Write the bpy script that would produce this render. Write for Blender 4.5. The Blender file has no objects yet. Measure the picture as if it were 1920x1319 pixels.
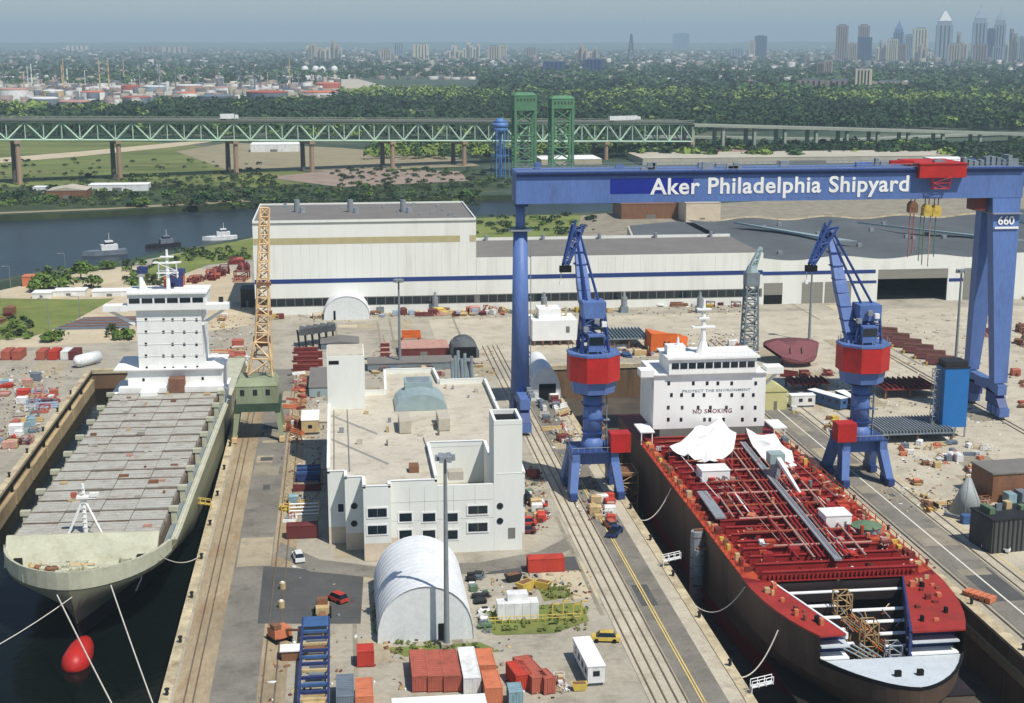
import bpy, bmesh, math, random
import numpy as np
from mathutils import Vector, Matrix, noise
from mathutils.geometry import tessellate_polygon
R = math.radians
random.seed(7)
sc = bpy.context.scene
C = sc.collection
# ---------------- camera, sky, sun, exposure ----------------
FPX = 2700.0; TH = math.atan(584.5/FPX); PS = math.atan(335*math.cos(TH)/FPX); CH = 94.0
cd = bpy.data.cameras.new('camera'); cam = bpy.data.objects.new('camera', cd); C.objects.link(cam)
cam.location = (0, 0, CH); cam.rotation_euler = (math.pi/2-TH, 0, -PS)
cd.sensor_width = 36; cd.lens = 36*FPX/1920; cd.clip_start = 1; cd.clip_end = 200000
sc.camera = cam
SUNV = Vector((.36, -.52, 1.0)).normalized()
w = bpy.data.worlds.new('World'); sc.world = w; w.use_nodes = True
nt = w.node_tree; bg = nt.nodes['Background']
sky = nt.nodes.new('ShaderNodeTexSky'); sky.sky_type = 'NISHITA'; sky.sun_disc = False
sky.sun_elevation = math.asin(SUNV.z); sky.sun_rotation = math.atan2(SUNV.x, SUNV.y)
sky.altitude = 60; sky.air_density = 1.0; sky.dust_density = 0.3; sky.ozone_density = 5.0
nt.links.new(sky.outputs[0], bg.inputs[0]); bg.inputs[1].default_value = 0.085
sl = bpy.data.lights.new('sun', 'SUN'); sl.energy = 4.2; sl.angle = R(.55); sl.color = (1, .955, .88)
so = bpy.data.objects.new('sun', sl); C.objects.link(so)
so.rotation_euler = SUNV.to_track_quat('Z', 'Y').to_euler(); so.location = (0, 0, 600)
vs = sc.view_settings; vs.view_transform = 'Standard'; vs.look = 'None'; vs.gamma = 1; vs.exposure = 0.15
cy = sc.cycles; cy.max_bounces = 5; cy.diffuse_bounces = 3; cy.glossy_bounces = 2; cy.transmission_bounces = 2
cy.volume_bounces = 0; cy.transparent_max_bounces = 4; cy.caustics_reflective = False; cy.caustics_refractive = False
cy.use_denoising = True; cy.sample_clamp_indirect = 4
# ---------------- picking points of the place ----------------
_s, _c = math.sin(TH), math.cos(TH)
def ray(px, py):
    u = (px-960)/FPX; v = (py-659.5)/FPX; f = _c-v*_s
    return Vector((u*math.cos(PS)+f*math.sin(PS), -u*math.sin(PS)+f*math.cos(PS), -(_s+v*_c)))
def G(px, py, z=0.):
    r = ray(px, py); t = (z-CH)/r.z
    return Vector((r.x*t, r.y*t, z))
def AY(px, py, Y):
    r = ray(px, py); t = Y/r.y
    return Vector((r.x*t, Y, CH+r.z*t))
def HT(px, py, pt, z=0.):
    return AY(px, pt, G(px, py, z).y).z
# ---------------- materials ----------------
def lin(c): return tuple(((x/255)/12.92 if x/255 <= .04045 else ((x/255+.055)/1.055)**2.4) for x in c)
M = {}
def mk(name, col, rough=.7, var=.15, scale=.12, metal=0., dirt=None, damt=.35, dscale=.35, stretch=(1, 1, 1), bump=0., bscale=2., k=1., spec=.35, fine=.14):
    if name in M: return M[name]
    m = bpy.data.materials.new(name); m.use_nodes = True; t = m.node_tree; N = t.nodes; L = t.links
    b = N['Principled BSDF']; b.inputs['Roughness'].default_value = rough; b.inputs['Metallic'].default_value = metal
    b.inputs['Specular IOR Level'].default_value = spec
    c = [x*k for x in lin(col)]
    g = N.new('ShaderNodeNewGeometry'); mp = N.new('ShaderNodeMapping'); mp.inputs['Scale'].default_value = stretch
    L.new(g.outputs['Position'], mp.inputs[0])
    n = N.new('ShaderNodeTexNoise'); n.inputs['Scale'].default_value = scale; n.inputs['Detail'].default_value = 6; n.inputs['Roughness'].default_value = .65
    L.new(mp.outputs[0], n.inputs[0])
    r = N.new('ShaderNodeValToRGB'); r.color_ramp.elements[0].position = .32; r.color_ramp.elements[1].position = .68
    r.color_ramp.elements[0].color = [max(0, x*(1-var)) for x in c]+[1]; r.color_ramp.elements[1].color = [min(.95, x*(1+var)) for x in c]+[1]
    L.new(n.outputs[0], r.inputs[0]); out = r.outputs[0]
    if dirt:
        n2 = N.new('ShaderNodeTexNoise'); n2.inputs['Scale'].default_value = dscale; n2.inputs['Detail'].default_value = 8; n2.inputs['Roughness'].default_value = .7
        L.new(mp.outputs[0], n2.inputs[0])
        q = N.new('ShaderNodeMapRange'); q.inputs[1].default_value = .5; q.inputs[2].default_value = .72; q.inputs[3].default_value = 0; q.inputs[4].default_value = damt
        L.new(n2.outputs[0], q.inputs[0])
        x = N.new('ShaderNodeMix'); x.data_type = 'RGBA'; L.new(q.outputs[0], x.inputs[0]); L.new(out, x.inputs[6])
        x.inputs[7].default_value = [v for v in lin(dirt)]+[1]; out = x.outputs[2]
    n4 = N.new('ShaderNodeTexNoise'); n4.inputs['Scale'].default_value = max(scale, dscale if dirt else 0)*7; n4.inputs['Detail'].default_value = 5; n4.inputs['Roughness'].default_value = .75
    L.new(mp.outputs[0], n4.inputs[0]); q4 = N.new('ShaderNodeMapRange'); q4.inputs[1].default_value = .25; q4.inputs[2].default_value = .75; q4.inputs[3].default_value = 1-fine; q4.inputs[4].default_value = 1+fine*.8; L.new(n4.outputs[0], q4.inputs[0])
    x4 = N.new('ShaderNodeVectorMath'); x4.operation = 'SCALE'; L.new(out, x4.inputs[0]); L.new(q4.outputs[0], x4.inputs['Scale']); out = x4.outputs[0]
    L.new(out, b.inputs['Base Color'])
    if bump:
        n3 = N.new('ShaderNodeTexNoise'); n3.inputs['Scale'].default_value = bscale; n3.inputs['Detail'].default_value = 4
        L.new(mp.outputs[0], n3.inputs[0]); bp = N.new('ShaderNodeBump'); bp.inputs['Strength'].default_value = bump; bp.inputs['Distance'].default_value = .3
        L.new(n3.outputs[0], bp.inputs['Height']); L.new(bp.outputs[0], b.inputs['Normal'])
    M[name] = m; return m
VS = (1, 1, .12)
mk('concrete', (168, 161, 144), .9, .16, .05, dirt=(112, 104, 88), damt=.7, dscale=.14, bump=.2, fine=.2)
mk('concrete_light', (188, 179, 158), .9, .14, .08, dirt=(132, 120, 98), damt=.65, dscale=.2, bump=.2, fine=.2)
mk('rust_ground', (160, 144, 116), .9, .25, .12, dirt=(140, 104, 64), damt=.7, dscale=.22, stretch=(1, .3, 1), fine=.25)
mk('asphalt', (128, 123, 112), .9, .2, .1, dirt=(84, 80, 74), damt=.7, dscale=.18, fine=.22)
mk('asphalt_dark', (82, 82, 80), .9, .18, .12, dirt=(110, 106, 98), damt=.4, dscale=.3)
mk('coping', (192, 178, 146), .9, .25, .2, dirt=(120, 100, 72), damt=.8, dscale=.25, fine=.25)
mk('dock_wall', (176, 156, 120), .9, .25, .12, dirt=(96, 84, 62), damt=.75, dscale=.3, stretch=(1, .35, .5))
mk('dock_wall_dark', (120, 96, 72), .9, .3, .15, dirt=(58, 44, 34), damt=.8, dscale=.3, stretch=(1, 1, .15))
mk('dock_floor', (84, 76, 66), .8, .3, .1, dirt=(50, 40, 34), damt=.7)
mk('yellow_line', (226, 200, 120), .8, .15, .5, dirt=(150, 140, 120), damt=.5, dscale=1.)
mk('joint', (198, 198, 188), .7, .1, .3)
mk('white_line', (226, 222, 208), .8, .1, .5, dirt=(150, 140, 120), damt=.5, dscale=1.)
mk('rail_steel', (122, 108, 90), .5, .3, .4, metal=.3)
mk('sand', (192, 178, 150), .95, .14, .06, dirt=(170, 150, 110), damt=.6, dscale=.1)
mk('grass', (112, 124, 62), .95, .3, .05, dirt=(150, 136, 84), damt=.6, dscale=.12, bump=.4)
mk('grass_field', (104, 114, 60), .95, .4, .022, dirt=(138, 130, 84), damt=.75, dscale=.02, stretch=(.5, 1.4, 1))
mk('scrub', (56, 70, 42), .95, .4, .03, dirt=(96, 100, 60), damt=.6, dscale=.04, bump=.5, bscale=.5)
mk('far_ground', (58, 76, 56), .95, .35, .004, dirt=(140, 134, 116), damt=.6, dscale=.009)
mk('white', (240, 240, 235), .55, .03, .1, dirt=(200, 196, 184), damt=.4, dscale=.25, stretch=(1, 1, .3), fine=.03)
mk('white_clad', (232, 233, 224), .6, .035, .08, dirt=(196, 194, 178), damt=.5, dscale=.2, stretch=(1, 1, .12), fine=.025)
mk('cream_clad', (214, 205, 158), .6, .1, .1, dirt=(170, 160, 130), damt=.4)
mk('stucco', (228, 230, 222), .8, .04, .15, dirt=(200, 196, 182), damt=.35, dscale=.3, stretch=(1, 1, .3), fine=.03)
mk('stone_base', (212, 196, 172), .85, .08, .3)
mk('roof_tan', (194, 186, 168), .9, .12, .1, dirt=(150, 138, 116), damt=.7, dscale=.3)
mk('roof_grey', (122, 118, 112), .8, .1, .1, dirt=(100, 98, 94), damt=.5, dscale=.3)
mk('roof_dark', (92, 96, 98), .75, .14, .04, dirt=(70, 74, 78), damt=.6, dscale=.06)
mk('roof_light', (188, 180, 162), .8, .1, .05, dirt=(150, 144, 130), damt=.5)
mk('stripe_blue', (38, 62, 122), .5, .1, .2)
mk('tan_band', (182, 172, 128), .6, .08, .3)
mk('glass', (20, 34, 44), .12, .2, .8, spec=.6)
mk('black', (16, 16, 18), .9, .2, .5)
mk('shade_grey', (120, 120, 112), .8, .1, .3)
mk('shutter', (138, 136, 126), .6, .08, .4, stretch=(.1, .1, 3))
mk('crane_blue', (92, 120, 176), .5, .14, .15, dirt=(74, 80, 108), damt=.65, dscale=.3, stretch=(1, 1, .2), fine=.2)
mk('crane_blue_dark', (48, 70, 124), .5, .15, .3)
mk('logo_blue', (22, 42, 140), .5, .08, .3)
mk('crane_red', (186, 38, 34), .55, .14, .3, dirt=(124, 40, 36), damt=.6, fine=.2)
mk('crane_grey', (126, 138, 142), .6, .2, .4)
mk('mint_glass', (150, 168, 168), .4, .1, .5)
mk('old_green', (144, 154, 124), .75, .2, .3, dirt=(110, 92, 62), damt=.7, dscale=.6, stretch=VS)
mk('old_green_dark', (58, 80, 62), .75, .25, .3, dirt=(80, 64, 44), damt=.6)
mk('boom_yellow', (222, 190, 142), .7, .2, .4, dirt=(150, 92, 52), damt=.7, dscale=.6)
mk('hull_olive', (140, 142, 118), .5, .06, .05, dirt=(106, 106, 84), damt=.5, dscale=.2, stretch=VS)
mk('hull_low', (44, 38, 38), .5, .2, .1, dirt=(70, 26, 28), damt=.6, dscale=.2)
mk('bulb_red', (186, 44, 38), .45, .1, .2, dirt=(120, 24, 24), damt=.6, dscale=.4)
mk('deck_olive', (186, 186, 162), .7, .1, .2, dirt=(140, 132, 100), damt=.5)
mk('hatch_grey', (178, 176, 166), .6, .1, .3, dirt=(140, 116, 94), damt=.65, dscale=.4, fine=.18)
mk('hatch_gap', (112, 98, 84), .8, .3, .5, dirt=(60, 54, 48), damt=.7, dscale=.8)
mk('hull_brown', (92, 74, 60), .7, .25, .07, dirt=(44, 32, 28), damt=.8, dscale=.12, stretch=(1, 1, .3))
mk('hull_red', (120, 22, 26), .6, .2, .1, dirt=(60, 14, 18), damt=.7)
mk('deck_red', (126, 28, 28), .6, .2, .25, dirt=(96, 30, 26), damt=.7, dscale=.5)
mk('deck_edge', (168, 62, 38), .7, .25, .3, dirt=(196, 108, 60), damt=.7, dscale=.5)
mk('bow_red', (160, 50, 42), .6, .18, .2, dirt=(120, 52, 38), damt=.75, dscale=.35, fine=.2)
mk('beam_red', (150, 40, 38), .6, .2, .4, dirt=(110, 28, 26), damt=.6, dscale=.8)
mk('pipe_rust', (150, 78, 52), .7, .3, .6)
mk('primer_grey', (196, 204, 208), .6, .05, .2, dirt=(160, 160, 156), damt=.4)
mk('tarp', (238, 238, 234), .7, .04, .3, fine=.04)
mk('tent', (226, 228, 228), .6, .04, .2, dirt=(194, 196, 196), damt=.5, dscale=.15)
mk('tent_end', (220, 224, 222), .6, .04, .2)
mk('steel_grey', (140, 146, 150), .5, .12, .4)
mk('pole_grey', (132, 138, 140), .5, .1, .4)
mk('cone_grey', (160, 166, 164), .6, .08, .2)
mk('green_steel', (88, 132, 96), .7, .15, .05)
mk('truss_green', (178, 204, 180), .7, .12, .05)
mk('pier_stone', (160, 134, 112), .9, .15, .05, stretch=VS)
mk('pier_stone_shaded', (92, 86, 82), .9, .15, .05)  # pier stone with the shade put into its colour
mk('bridge_deck', (98, 102, 94), .9, .1, .03)
mk('viaduct', (150, 156, 140), .9, .1, .03)
mk('tower_blue', (88, 130, 190), .5, .1, .2)
mk('scaf_blue', (38, 112, 178), .5, .06, .3)
mk('rust_red', (120, 50, 44), .8, .25, .4, dirt=(90, 36, 30), damt=.6, dscale=.8)
mk('maroon', (124, 76, 78), .75, .12, .12, dirt=(96, 56, 56), damt=.6, dscale=.2)
mk('rust_brown', (128, 92, 74), .85, .25, .3, dirt=(96, 66, 52), damt=.6, dscale=.8)
mk('orange', (214, 104, 40), .7, .15, .3, dirt=(150, 70, 34), damt=.5)
mk('shed_yellow', (206, 200, 140), .7, .06, .2)
mk('wood', (170, 142, 100), .85, .2, .6)
mk('navy', (46, 58, 104), .6, .2, .6)
mk('rope', (206, 200, 186), .8, .1, 1.)
mk('leaf', (90, 112, 52), .8, .5, .25, spec=.2)
mk('leaf_dark', (46, 68, 42), .8, .5, .05, spec=.2)
mk('leaf_far', (70, 96, 54), .85, .45, .02, spec=.2)
mk('leaf_lime', (120, 140, 66), .85, .35, .03, spec=.2)
mk('bark', (92, 76, 58), .9, .2, 1.)
for n_, c_ in dict(c_red=(176, 96, 78), c_red2=(190, 66, 50), c_orange=(206, 124, 88), c_white=(226, 226, 222), c_grey=(112, 122, 132), c_blue=(66, 100, 146), c_teal=(136, 164, 172), c_maroon=(110, 52, 50), c_green=(100, 124, 96), c_yellow=(208, 180, 84), c_brown=(130, 92, 66), c_black=(40, 40, 42), c_pink=(190, 146, 130), c_tan=(196, 172, 126), c_sky=(160, 178, 196)).items():
    mk(n_, c_, .6, .12, .4, dirt=tuple(int(x*.62) for x in c_), damt=.5, dscale=.7, stretch=(1, 1, .4))
for n_, c_ in dict(h_a=(190, 190, 186), h_b=(140, 124, 116), h_c=(156, 148, 132), h_d=(100, 94, 90), h_e=(96, 104, 112), h_f=(206, 200, 188)).items(): mk(n_, c_, .8, .1, .01)
def water(name, col, rough, bscale, bstr, spec):
    m = mk(name, col, rough, .15, .02, spec=spec)
    N = m.node_tree.nodes; L = m.node_tree.links; g = N.new('ShaderNodeNewGeometry')
    n = N.new('ShaderNodeTexNoise'); n.inputs['Scale'].default_value = bscale; n.inputs['Detail'].default_value = 5; L.new(g.outputs['Position'], n.inputs[0])
    b = N.new('ShaderNodeBump'); b.inputs['Strength'].default_value = bstr; b.inputs['Distance'].default_value = .4; L.new(n.outputs[0], b.inputs['Height'])
    L.new(b.outputs[0], N['Principled BSDF'].inputs['Normal']); return m
water('river_water', (44, 52, 56), .3, .35, .5, .14); water('dock_water', (12, 18, 16), .12, .5, .2, .05)
# ---------------- mesh helpers ----------------
class MB:
    def __init__(s): s.v = []; s.f = []
    def add(s, v, f):
        o = len(s.v); s.v += [tuple(x) for x in v]; s.f += [tuple(i+o for i in q) for q in f]; return s
    def box(s, x0, x1, y0, y1, z0, z1):
        return s.add([(x0, y0, z0), (x1, y0, z0), (x1, y1, z0), (x0, y1, z0), (x0, y0, z1), (x1, y0, z1), (x1, y1, z1), (x0, y1, z1)],
                     [(0, 3, 2, 1), (4, 5, 6, 7), (0, 1, 5, 4), (1, 2, 6, 5), (2, 3, 7, 6), (3, 0, 4, 7)])
    def hexa(s, a, b):  # bottom quad a, top quad b
        return s.add(list(a)+list(b), [(0, 3, 2, 1), (4, 5, 6, 7), (0, 1, 5, 4), (1, 2, 6, 5), (2, 3, 7, 6), (3, 0, 4, 7)])
    def prism(s, poly, z0, z1, top=True, bottom=True):
        n = len(poly); v = [(p[0], p[1], z0) for p in poly]+[(p[0], p[1], z1) for p in poly]
        f = [(i, (i+1) % n, n+(i+1) % n, n+i) for i in range(n)]
        if top: f.append(tuple(range(n, 2*n)))
        if bottom: f.append(tuple(range(n-1, -1, -1)))
        return s.add(v, f)
    def cyl(s, p0, p1, r0, r1=None, n=8, caps=True):
        r1 = r0 if r1 is None else r1; p0 = Vector(p0); p1 = Vector(p1); d = (p1-p0).normalized()
        a = d.orthogonal().normalized() if abs(d.z) < .999 else Vector((1, 0, 0)); b = d.cross(a)
        v = []
        for p, r in ((p0, r0), (p1, r1)):
            for i in range(n):
                t = 2*math.pi*(i+.5)/n; v.append(p+a*(r*math.cos(t))+b*(r*math.sin(t)))
        f = [(i, (i+1) % n, n+(i+1) % n, n+i) for i in range(n)]
        if caps: f += [tuple(range(n-1, -1, -1)), tuple(range(n, 2*n))]
        return s.add(v, f)
    def bar(s, p0, p1, w, h=None): return s.cyl(p0, p1, w*.707, w*.707, 4)
    def beam(s, p0, p1, w0, w1, h0=None, h1=None):  # rectangular tapered member
        p0 = Vector(p0); p1 = Vector(p1); d = (p1-p0).normalized(); up = Vector((0, 0, 1)) if abs(d.z) < .9 else Vector((0, 1, 0))
        a = d.cross(up).normalized(); b = a.cross(d); h0 = h0 or w0; h1 = h1 or w1
        q = lambda p, w_, h_: [p-a*w_/2-b*h_/2, p+a*w_/2-b*h_/2, p+a*w_/2+b*h_/2, p-a*w_/2+b*h_/2]
        return s.hexa(q(p0, w0, h0), q(p1, w1, h1))
    def fix(s, me):
        bm = bmesh.new(); bm.from_mesh(me); bmesh.ops.recalc_face_normals(bm, faces=bm.faces); bm.to_mesh(me); bm.free()
    def mesh(s, name, mat, recalc=True):
        me = bpy.data.meshes.new(name); me.from_pydata(s.v, [], s.f); me.update()
        if recalc: s.fix(me)
        if mat: me.materials.append(M[mat])
        return me
    def build(s, name, mat, parent=None, **k):
        o = bpy.data.objects.new(name, s.mesh(name, mat)); C.objects.link(o)
        if parent: o.parent = parent
        return tag(o, **k)
def tag(o, label=None, cat=None, group=None, kind=None):
    if label: o['label'] = label
    if cat: o['category'] = cat
    if group: o['group'] = group
    if kind: o['kind'] = kind
    return o
def thing(name, label, cat, loc=(0, 0, 0), rz=0, group=None):
    o = bpy.data.objects.new(name, None); C.objects.link(o); o.empty_display_size = .5
    o.location = loc; o.rotation_euler = (0, 0, rz); return tag(o, label, cat, group)
def piece(name, me, parent=None, loc=(0, 0, 0), rz=0, sca=(1, 1, 1), rot=None, mat=None):
    o = bpy.data.objects.new(name, me); C.objects.link(o); o.location = loc; o.rotation_euler = rot or (0, 0, rz); o.scale = sca
    if parent: o.parent = parent
    return o
def dup(o, loc=None, rz=None, label=None, group=None, parent=None, sca=None):
    c = o.copy(); C.objects.link(c)
    if parent: c.parent = parent
    if loc is not None: c.location = loc
    if rz is not None: c.rotation_euler = (0, 0, rz)
    if sca is not None: c.scale = sca
    if label: c['label'] = label
    if group: c['group'] = group
    for ch in KIDS.get(o, []) or list(o.children): dup(ch, parent=c)
    return c
KIDS = {}
def smooth(o):
    for p in o.data.polygons: p.use_smooth = True
    return o
def text(name, body, size, mat, parent, loc, rot, off=.0, ext=.02, spacing=1., align='LEFT', sx=1.):
    cu = bpy.data.curves.new(name, 'FONT'); cu.body = body; cu.size = size; cu.offset = off; cu.extrude = ext; cu.align_x = align; cu.space_character = spacing
    t = bpy.data.objects.new(name+'_curve', cu); C.objects.link(t); bpy.context.view_layer.update()
    me = bpy.data.meshes.new_from_object(t.evaluated_get(bpy.context.evaluated_depsgraph_get()))
    bpy.data.objects.remove(t); me.materials.clear(); me.materials.append(M[mat])
    return piece(name, me, parent, loc, rot=rot, sca=(sx, 1, 1))
def sheet(name, loops, z, mat, kind='structure', parent=None, **k):
    vv = [[Vector((p[0], p[1], 0)) for p in l] for l in loops]; tri = tessellate_polygon(vv)
    flat = [(p.x, p.y, z) for l in vv for p in l]
    me = bpy.data.meshes.new(name); me.from_pydata(flat, [], [tuple(t) for t in tri]); me.update()
    bm = bmesh.new(); bm.from_mesh(me)
    for f in bm.faces:
        f.normal_update()
        if f.normal.z < 0: f.normal_flip()
    bm.to_mesh(me); bm.free(); me.materials.append(M[mat])
    o = bpy.data.objects.new(name, me); C.objects.link(o)
    if parent: o.parent = parent
    return tag(o, kind=kind, **k)
def gp(pts, z=0.): return [G(x, y, z) for x, y in pts]
def rect(x0, x1, y0, y1): return [(x0, y0), (x1, y0), (x1, y1), (x0, y1)]
# ---------------- the setting ----------------
D1 = (-72.2, -27.6, 60, 420); D2 = (58.6, 104.2, 60, 409); WZ = -5.5; DF = -10.
river = gp([(-500, 590), (0, 524), (60, 512), (120, 503), (200, 494), (300, 474), (390, 458), (470, 443), (700, 425), (893, 405), (1000, 402), (1100, 399), (1280, 384),
            (1270, 371), (1100, 364), (900, 367), (700, 372), (470, 380), (330, 388), (200, 396), (60, 402), (0, 404), (-500, 432)])
h1 = rect(*D1); h2 = rect(*D2)
sheet('ground', [rect(-26000, 30000, -300, 42000), h1, h2, river], -.06, 'far_ground')
yard = gp([(-450, 640), (0, 575), (150, 560), (260, 490), (400, 462), (475, 446)]) + [Vector((-30, 640, 0)), Vector((330, 660, 0)), Vector((420, 560, 0)), Vector((420, 60, 0)), Vector((-260, 60, 0)), Vector((-260, 380, 0))]
sheet('yard_pavement', [yard, [(x+dx, y) for (x, y), dx in zip(h1, (0,)*4)], h2], 0., 'concrete')
sheet('river_water', [[(p.x*1.02, p.y+(-18 if i < 13 else 18)) for i, p in enumerate(river)]], -3.2, 'river_water')
sheet('dock_water', [rect(D1[0]-.5, D1[1]+.5, 60, 420.5)], WZ, 'dock_water')
sheet('dry_dock_floor', [rect(D2[0]-.5, D2[1]+.5, 60, 409.5)], DF, 'dock_floor')
# embankment lip along the river
m = MB(); n = len(river)
for i in range(n):
    a, b = river[i], river[(i+1) % n]; m.add([(a.x, a.y, 0), (b.x, b.y, 0), (b.x, b.y, -5), (a.x, a.y, -5)], [(0, 1, 2, 3)])
m.build('river_bank', 'scrub', kind='structure')
# ground covers
Z = .03
sheet('sand_flat', [gp([(0, 545), (150, 512), (230, 500), (420, 505), (472, 520), (472, 610), (260, 640), (0, 655)])], Z, 'sand')
sheet('grass_verge', [gp([(0, 560), (140, 562), (215, 560), (120, 612), (60, 632), (0, 638)])], Z+.03, 'grass')
sheet('shore_grass', [gp([(260, 515), (300, 485), (390, 462), (474, 448), (474, 487), (390, 497), (330, 520)])], Z+.03, 'grass')
sheet('east_yard_sand', [[(112, 60), (420, 60), (420, 470), (290, 486), (30, 486), (30, 418), (112, 418)]], Z, 'concrete_light')
sheet('grass_plot', [gp([(905, 1178), (930, 1140), (1090, 1130), (1105, 1165), (1040, 1188), (930, 1192)])], Z, 'grass')
sheet('weed_patch', [gp([(1010, 1105), (1060, 1098), (1075, 1120), (1020, 1128)])], Z, 'grass')
sheet('weed_strip', [gp([(720, 1215), (900, 1205), (940, 1222), (760, 1232)])], Z, 'grass')
# pier roads
for nm, x0, x1, mt in (('pier_edge_strip', -25.6, -20.4, 'rust_ground'), ('pier_road', -20.4, -13.6, 'asphalt'), ('pier_inner_strip', -13.6, -9.4, 'rust_ground')):
    sheet(nm, [rect(x0, x1, 60, 415)], Z, mt)
for nm, x in (('crane_rail', -24.0), ('crane_rail', -22.7), ('crane_rail', -12.9), ('crane_rail', -11.0)):
    MB().box(x-.1, x+.1, 60, 420, 0, .16).build(nm, 'rail_steel', kind='structure')
sheet('asphalt_apron', [gp([(505, 1063), (560, 1066), (640, 1078), (682, 1075), (676, 1170), (495, 1170)])], Z+.01, 'asphalt_dark')
sheet('asphalt_strip', [gp([(494, 1063), (509, 1063), (500, 1170), (483, 1170)])], Z+.02, 'asphalt_dark')
sheet('asphalt_ramp', [gp([(905, 1078), (985, 1048), (1078, 1044), (1088, 1070), (960, 1074)])], Z+.01, 'asphalt_dark')
sheet('office_road', [gp([(526, 1018), (600, 1050), (700, 1062), (900, 1055), (1010, 1035), (1060, 1010), (1070, 1030), (1000, 1062), (900, 1075), (700, 1084), (580, 1072), (516, 1040)])], Z+.02, 'asphalt')
# west dock road
for nm, x0, x1, mt in (('rail_strip', 43.2, 48.9, 'concrete_light'), ('dock_road', 48.9, 54.6, 'asphalt'), ('dock_walk', 54.6, 57.0, 'concrete_light'),
                       ('dock_road', 108.4, 116.4, 'asphalt'), ('rail_strip', 116.4, 122.0, 'concrete_light')):
    sheet(nm, [rect(x0, x1, 60, 395 if x0 < 100 else 400)], Z+.04, mt)
for x in (50.7, 51.15): sheet('road_line', [rect(x-.1, x+.1, 60, 300)], Z+.1, 'yellow_line')
sheet('road_line', [rect(112.0, 112.35, 60, 400)], Z+.1, 'white_line')
sheet('road_line', [rect(120.4, 120.65, 60, 330)], Z+.08, 'yellow_line')
for x in (44.0, 45.6, 47.2, 48.6, 57.4, 107.6, 116.9, 119.0, 164.7, 166.2):
    MB().box(x-.11, x+.11, 60, 440, 0, .2).build('crane_rail', 'rail_steel', kind='structure')
# worn slabs and wheel tracks on the yard
mk('slab_a', (168, 156, 130), .9, .15, .1, dirt=(120, 110, 92), damt=.6, dscale=.3); mk('slab_b', (192, 180, 152), .9, .12, .1, dirt=(150, 140, 116), damt=.5, dscale=.3); mk('slab_c', (146, 138, 120), .9, .2, .12, dirt=(100, 92, 78), damt=.6, dscale=.25)
rs = random.Random(31)
for i in range(95):
    x, y = rs.uniform(-8, 42), rs.uniform(195, 490); a, b = rs.choice([(6, 9), (12, 5), (4, 14), (9, 18)])
    if i > 55: x, y = rs.uniform(118, 250), rs.uniform(220, 480)
    elif i > 45: x, y = rs.uniform(-120, -80), rs.uniform(300, 470)
    sheet('yard_slab' if i % 4 else 'wheel_track', [rect(x, x+a, y, y+b) if i % 4 else rect(x, x+.7, y, y+rs.uniform(20, 60))], .032+.0004*i if x > 110 or i % 4 == 0 else .004+.00025*i, rs.choice(['slab_a', 'slab_b', 'slab_c', 'slab_a']) if i % 4 else 'slab_c')
for i in range(46):
    x0, w_, zt = rs.choice([(-20.2, 6.4, .0345), (49.2, 5.2, .0745), (108.7, 7.4, .0745), (-20.2, 6.4, .0345)]); y = rs.uniform(195, 400); a = rs.uniform(1, w_); x = x0+rs.uniform(0, w_-a)
    sheet('road_patch', [rect(x, x+a, y, y+rs.uniform(1.5, 16))], zt+.0005*i, rs.choice(['asphalt_dark', 'slab_c', 'asphalt', 'slab_a']))
# quay walls
def quay(name, label, x0, x1, y0, y1, zb, wm, panels=None):
    t = thing(name, label, 'dock wall', (x0, y0, 0))
    m = MB().box(0, x1-x0, 0, y1-y0, zb-2, -.3); m.build('wall', wm, t)
    MB().box(0, x1-x0, 0, y1-y0, -.3, .22).build('coping', 'coping', t)
    return t
t = quay('dock_wall', 'long tan concrete dock wall with tall panels and dark slots facing the container ship', -73.7, -72.2, 60, 420, WZ, 'dock_wall')
sh = MB().box(0, .9, 0, 16.5, WZ-1.5, -2.2).mesh('wall_panel', 'dock_wall'); lad = MB().box(0, .5, 0, .9, WZ-1, -.6).mesh('ladder_slot', 'black')
MB().box(1.5, 1.62, 0, 360, -1.5, -.5).build('fender_rail', 'black', t)
for i in range(20): piece('wall_panel', sh, t, (1.5, 3+i*17.8, 0)); piece('ladder_slot', lad, t, (1.52, 1.2+i*17.8, 0))
quay('dock_wall', 'pier edge wall with worn coping running beside the container ship', -27.6, -26.0, 60, 421.5, WZ, 'dock_wall')
t = thing('dock_wall', 'head wall closing the wet dock behind the container ship', 'dock wall', (D1[0], 420, 0))
MB().box(-1.5, 44.6, 0, 1.6, WZ-2, -1.).build('wall', 'dock_wall_dark', t); MB().box(0, 44.6, -.3, 1.6, -1., .2).build('coping', 'coping', t)
t = quay('dock_wall', 'west dry dock wall topped by a wide yellow coping', 57.0, 58.6, 60, 410.5, DF, 'dock_wall_dark')
t = quay('dock_wall', 'east dry dock wall with stained brown face below the crane road', 104.2, 106.2, 60, 410.5, DF, 'dock_wall_dark')
MB().box(-.5, 0, 0, 350, -4.2, -2.6).build('ledge', 'dock_wall', t)
for i in range(24): MB().box(-.35, 0, 3+i*14, 4+i*14, DF, -4.2).build('buttress', 'dock_wall_dark', t)
t = thing('dock_wall', 'brown head wall closing the dry dock behind the tanker', 'dock wall', (D2[0], 409, 0))
MB().box(-1.6, 47.2, 0, 1.6, DF-2, -1.).build('wall', 'dock_wall_dark', t); MB().box(0, 45.6, -.3, 1.6, -1., .2).build('coping', 'coping', t)
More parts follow.
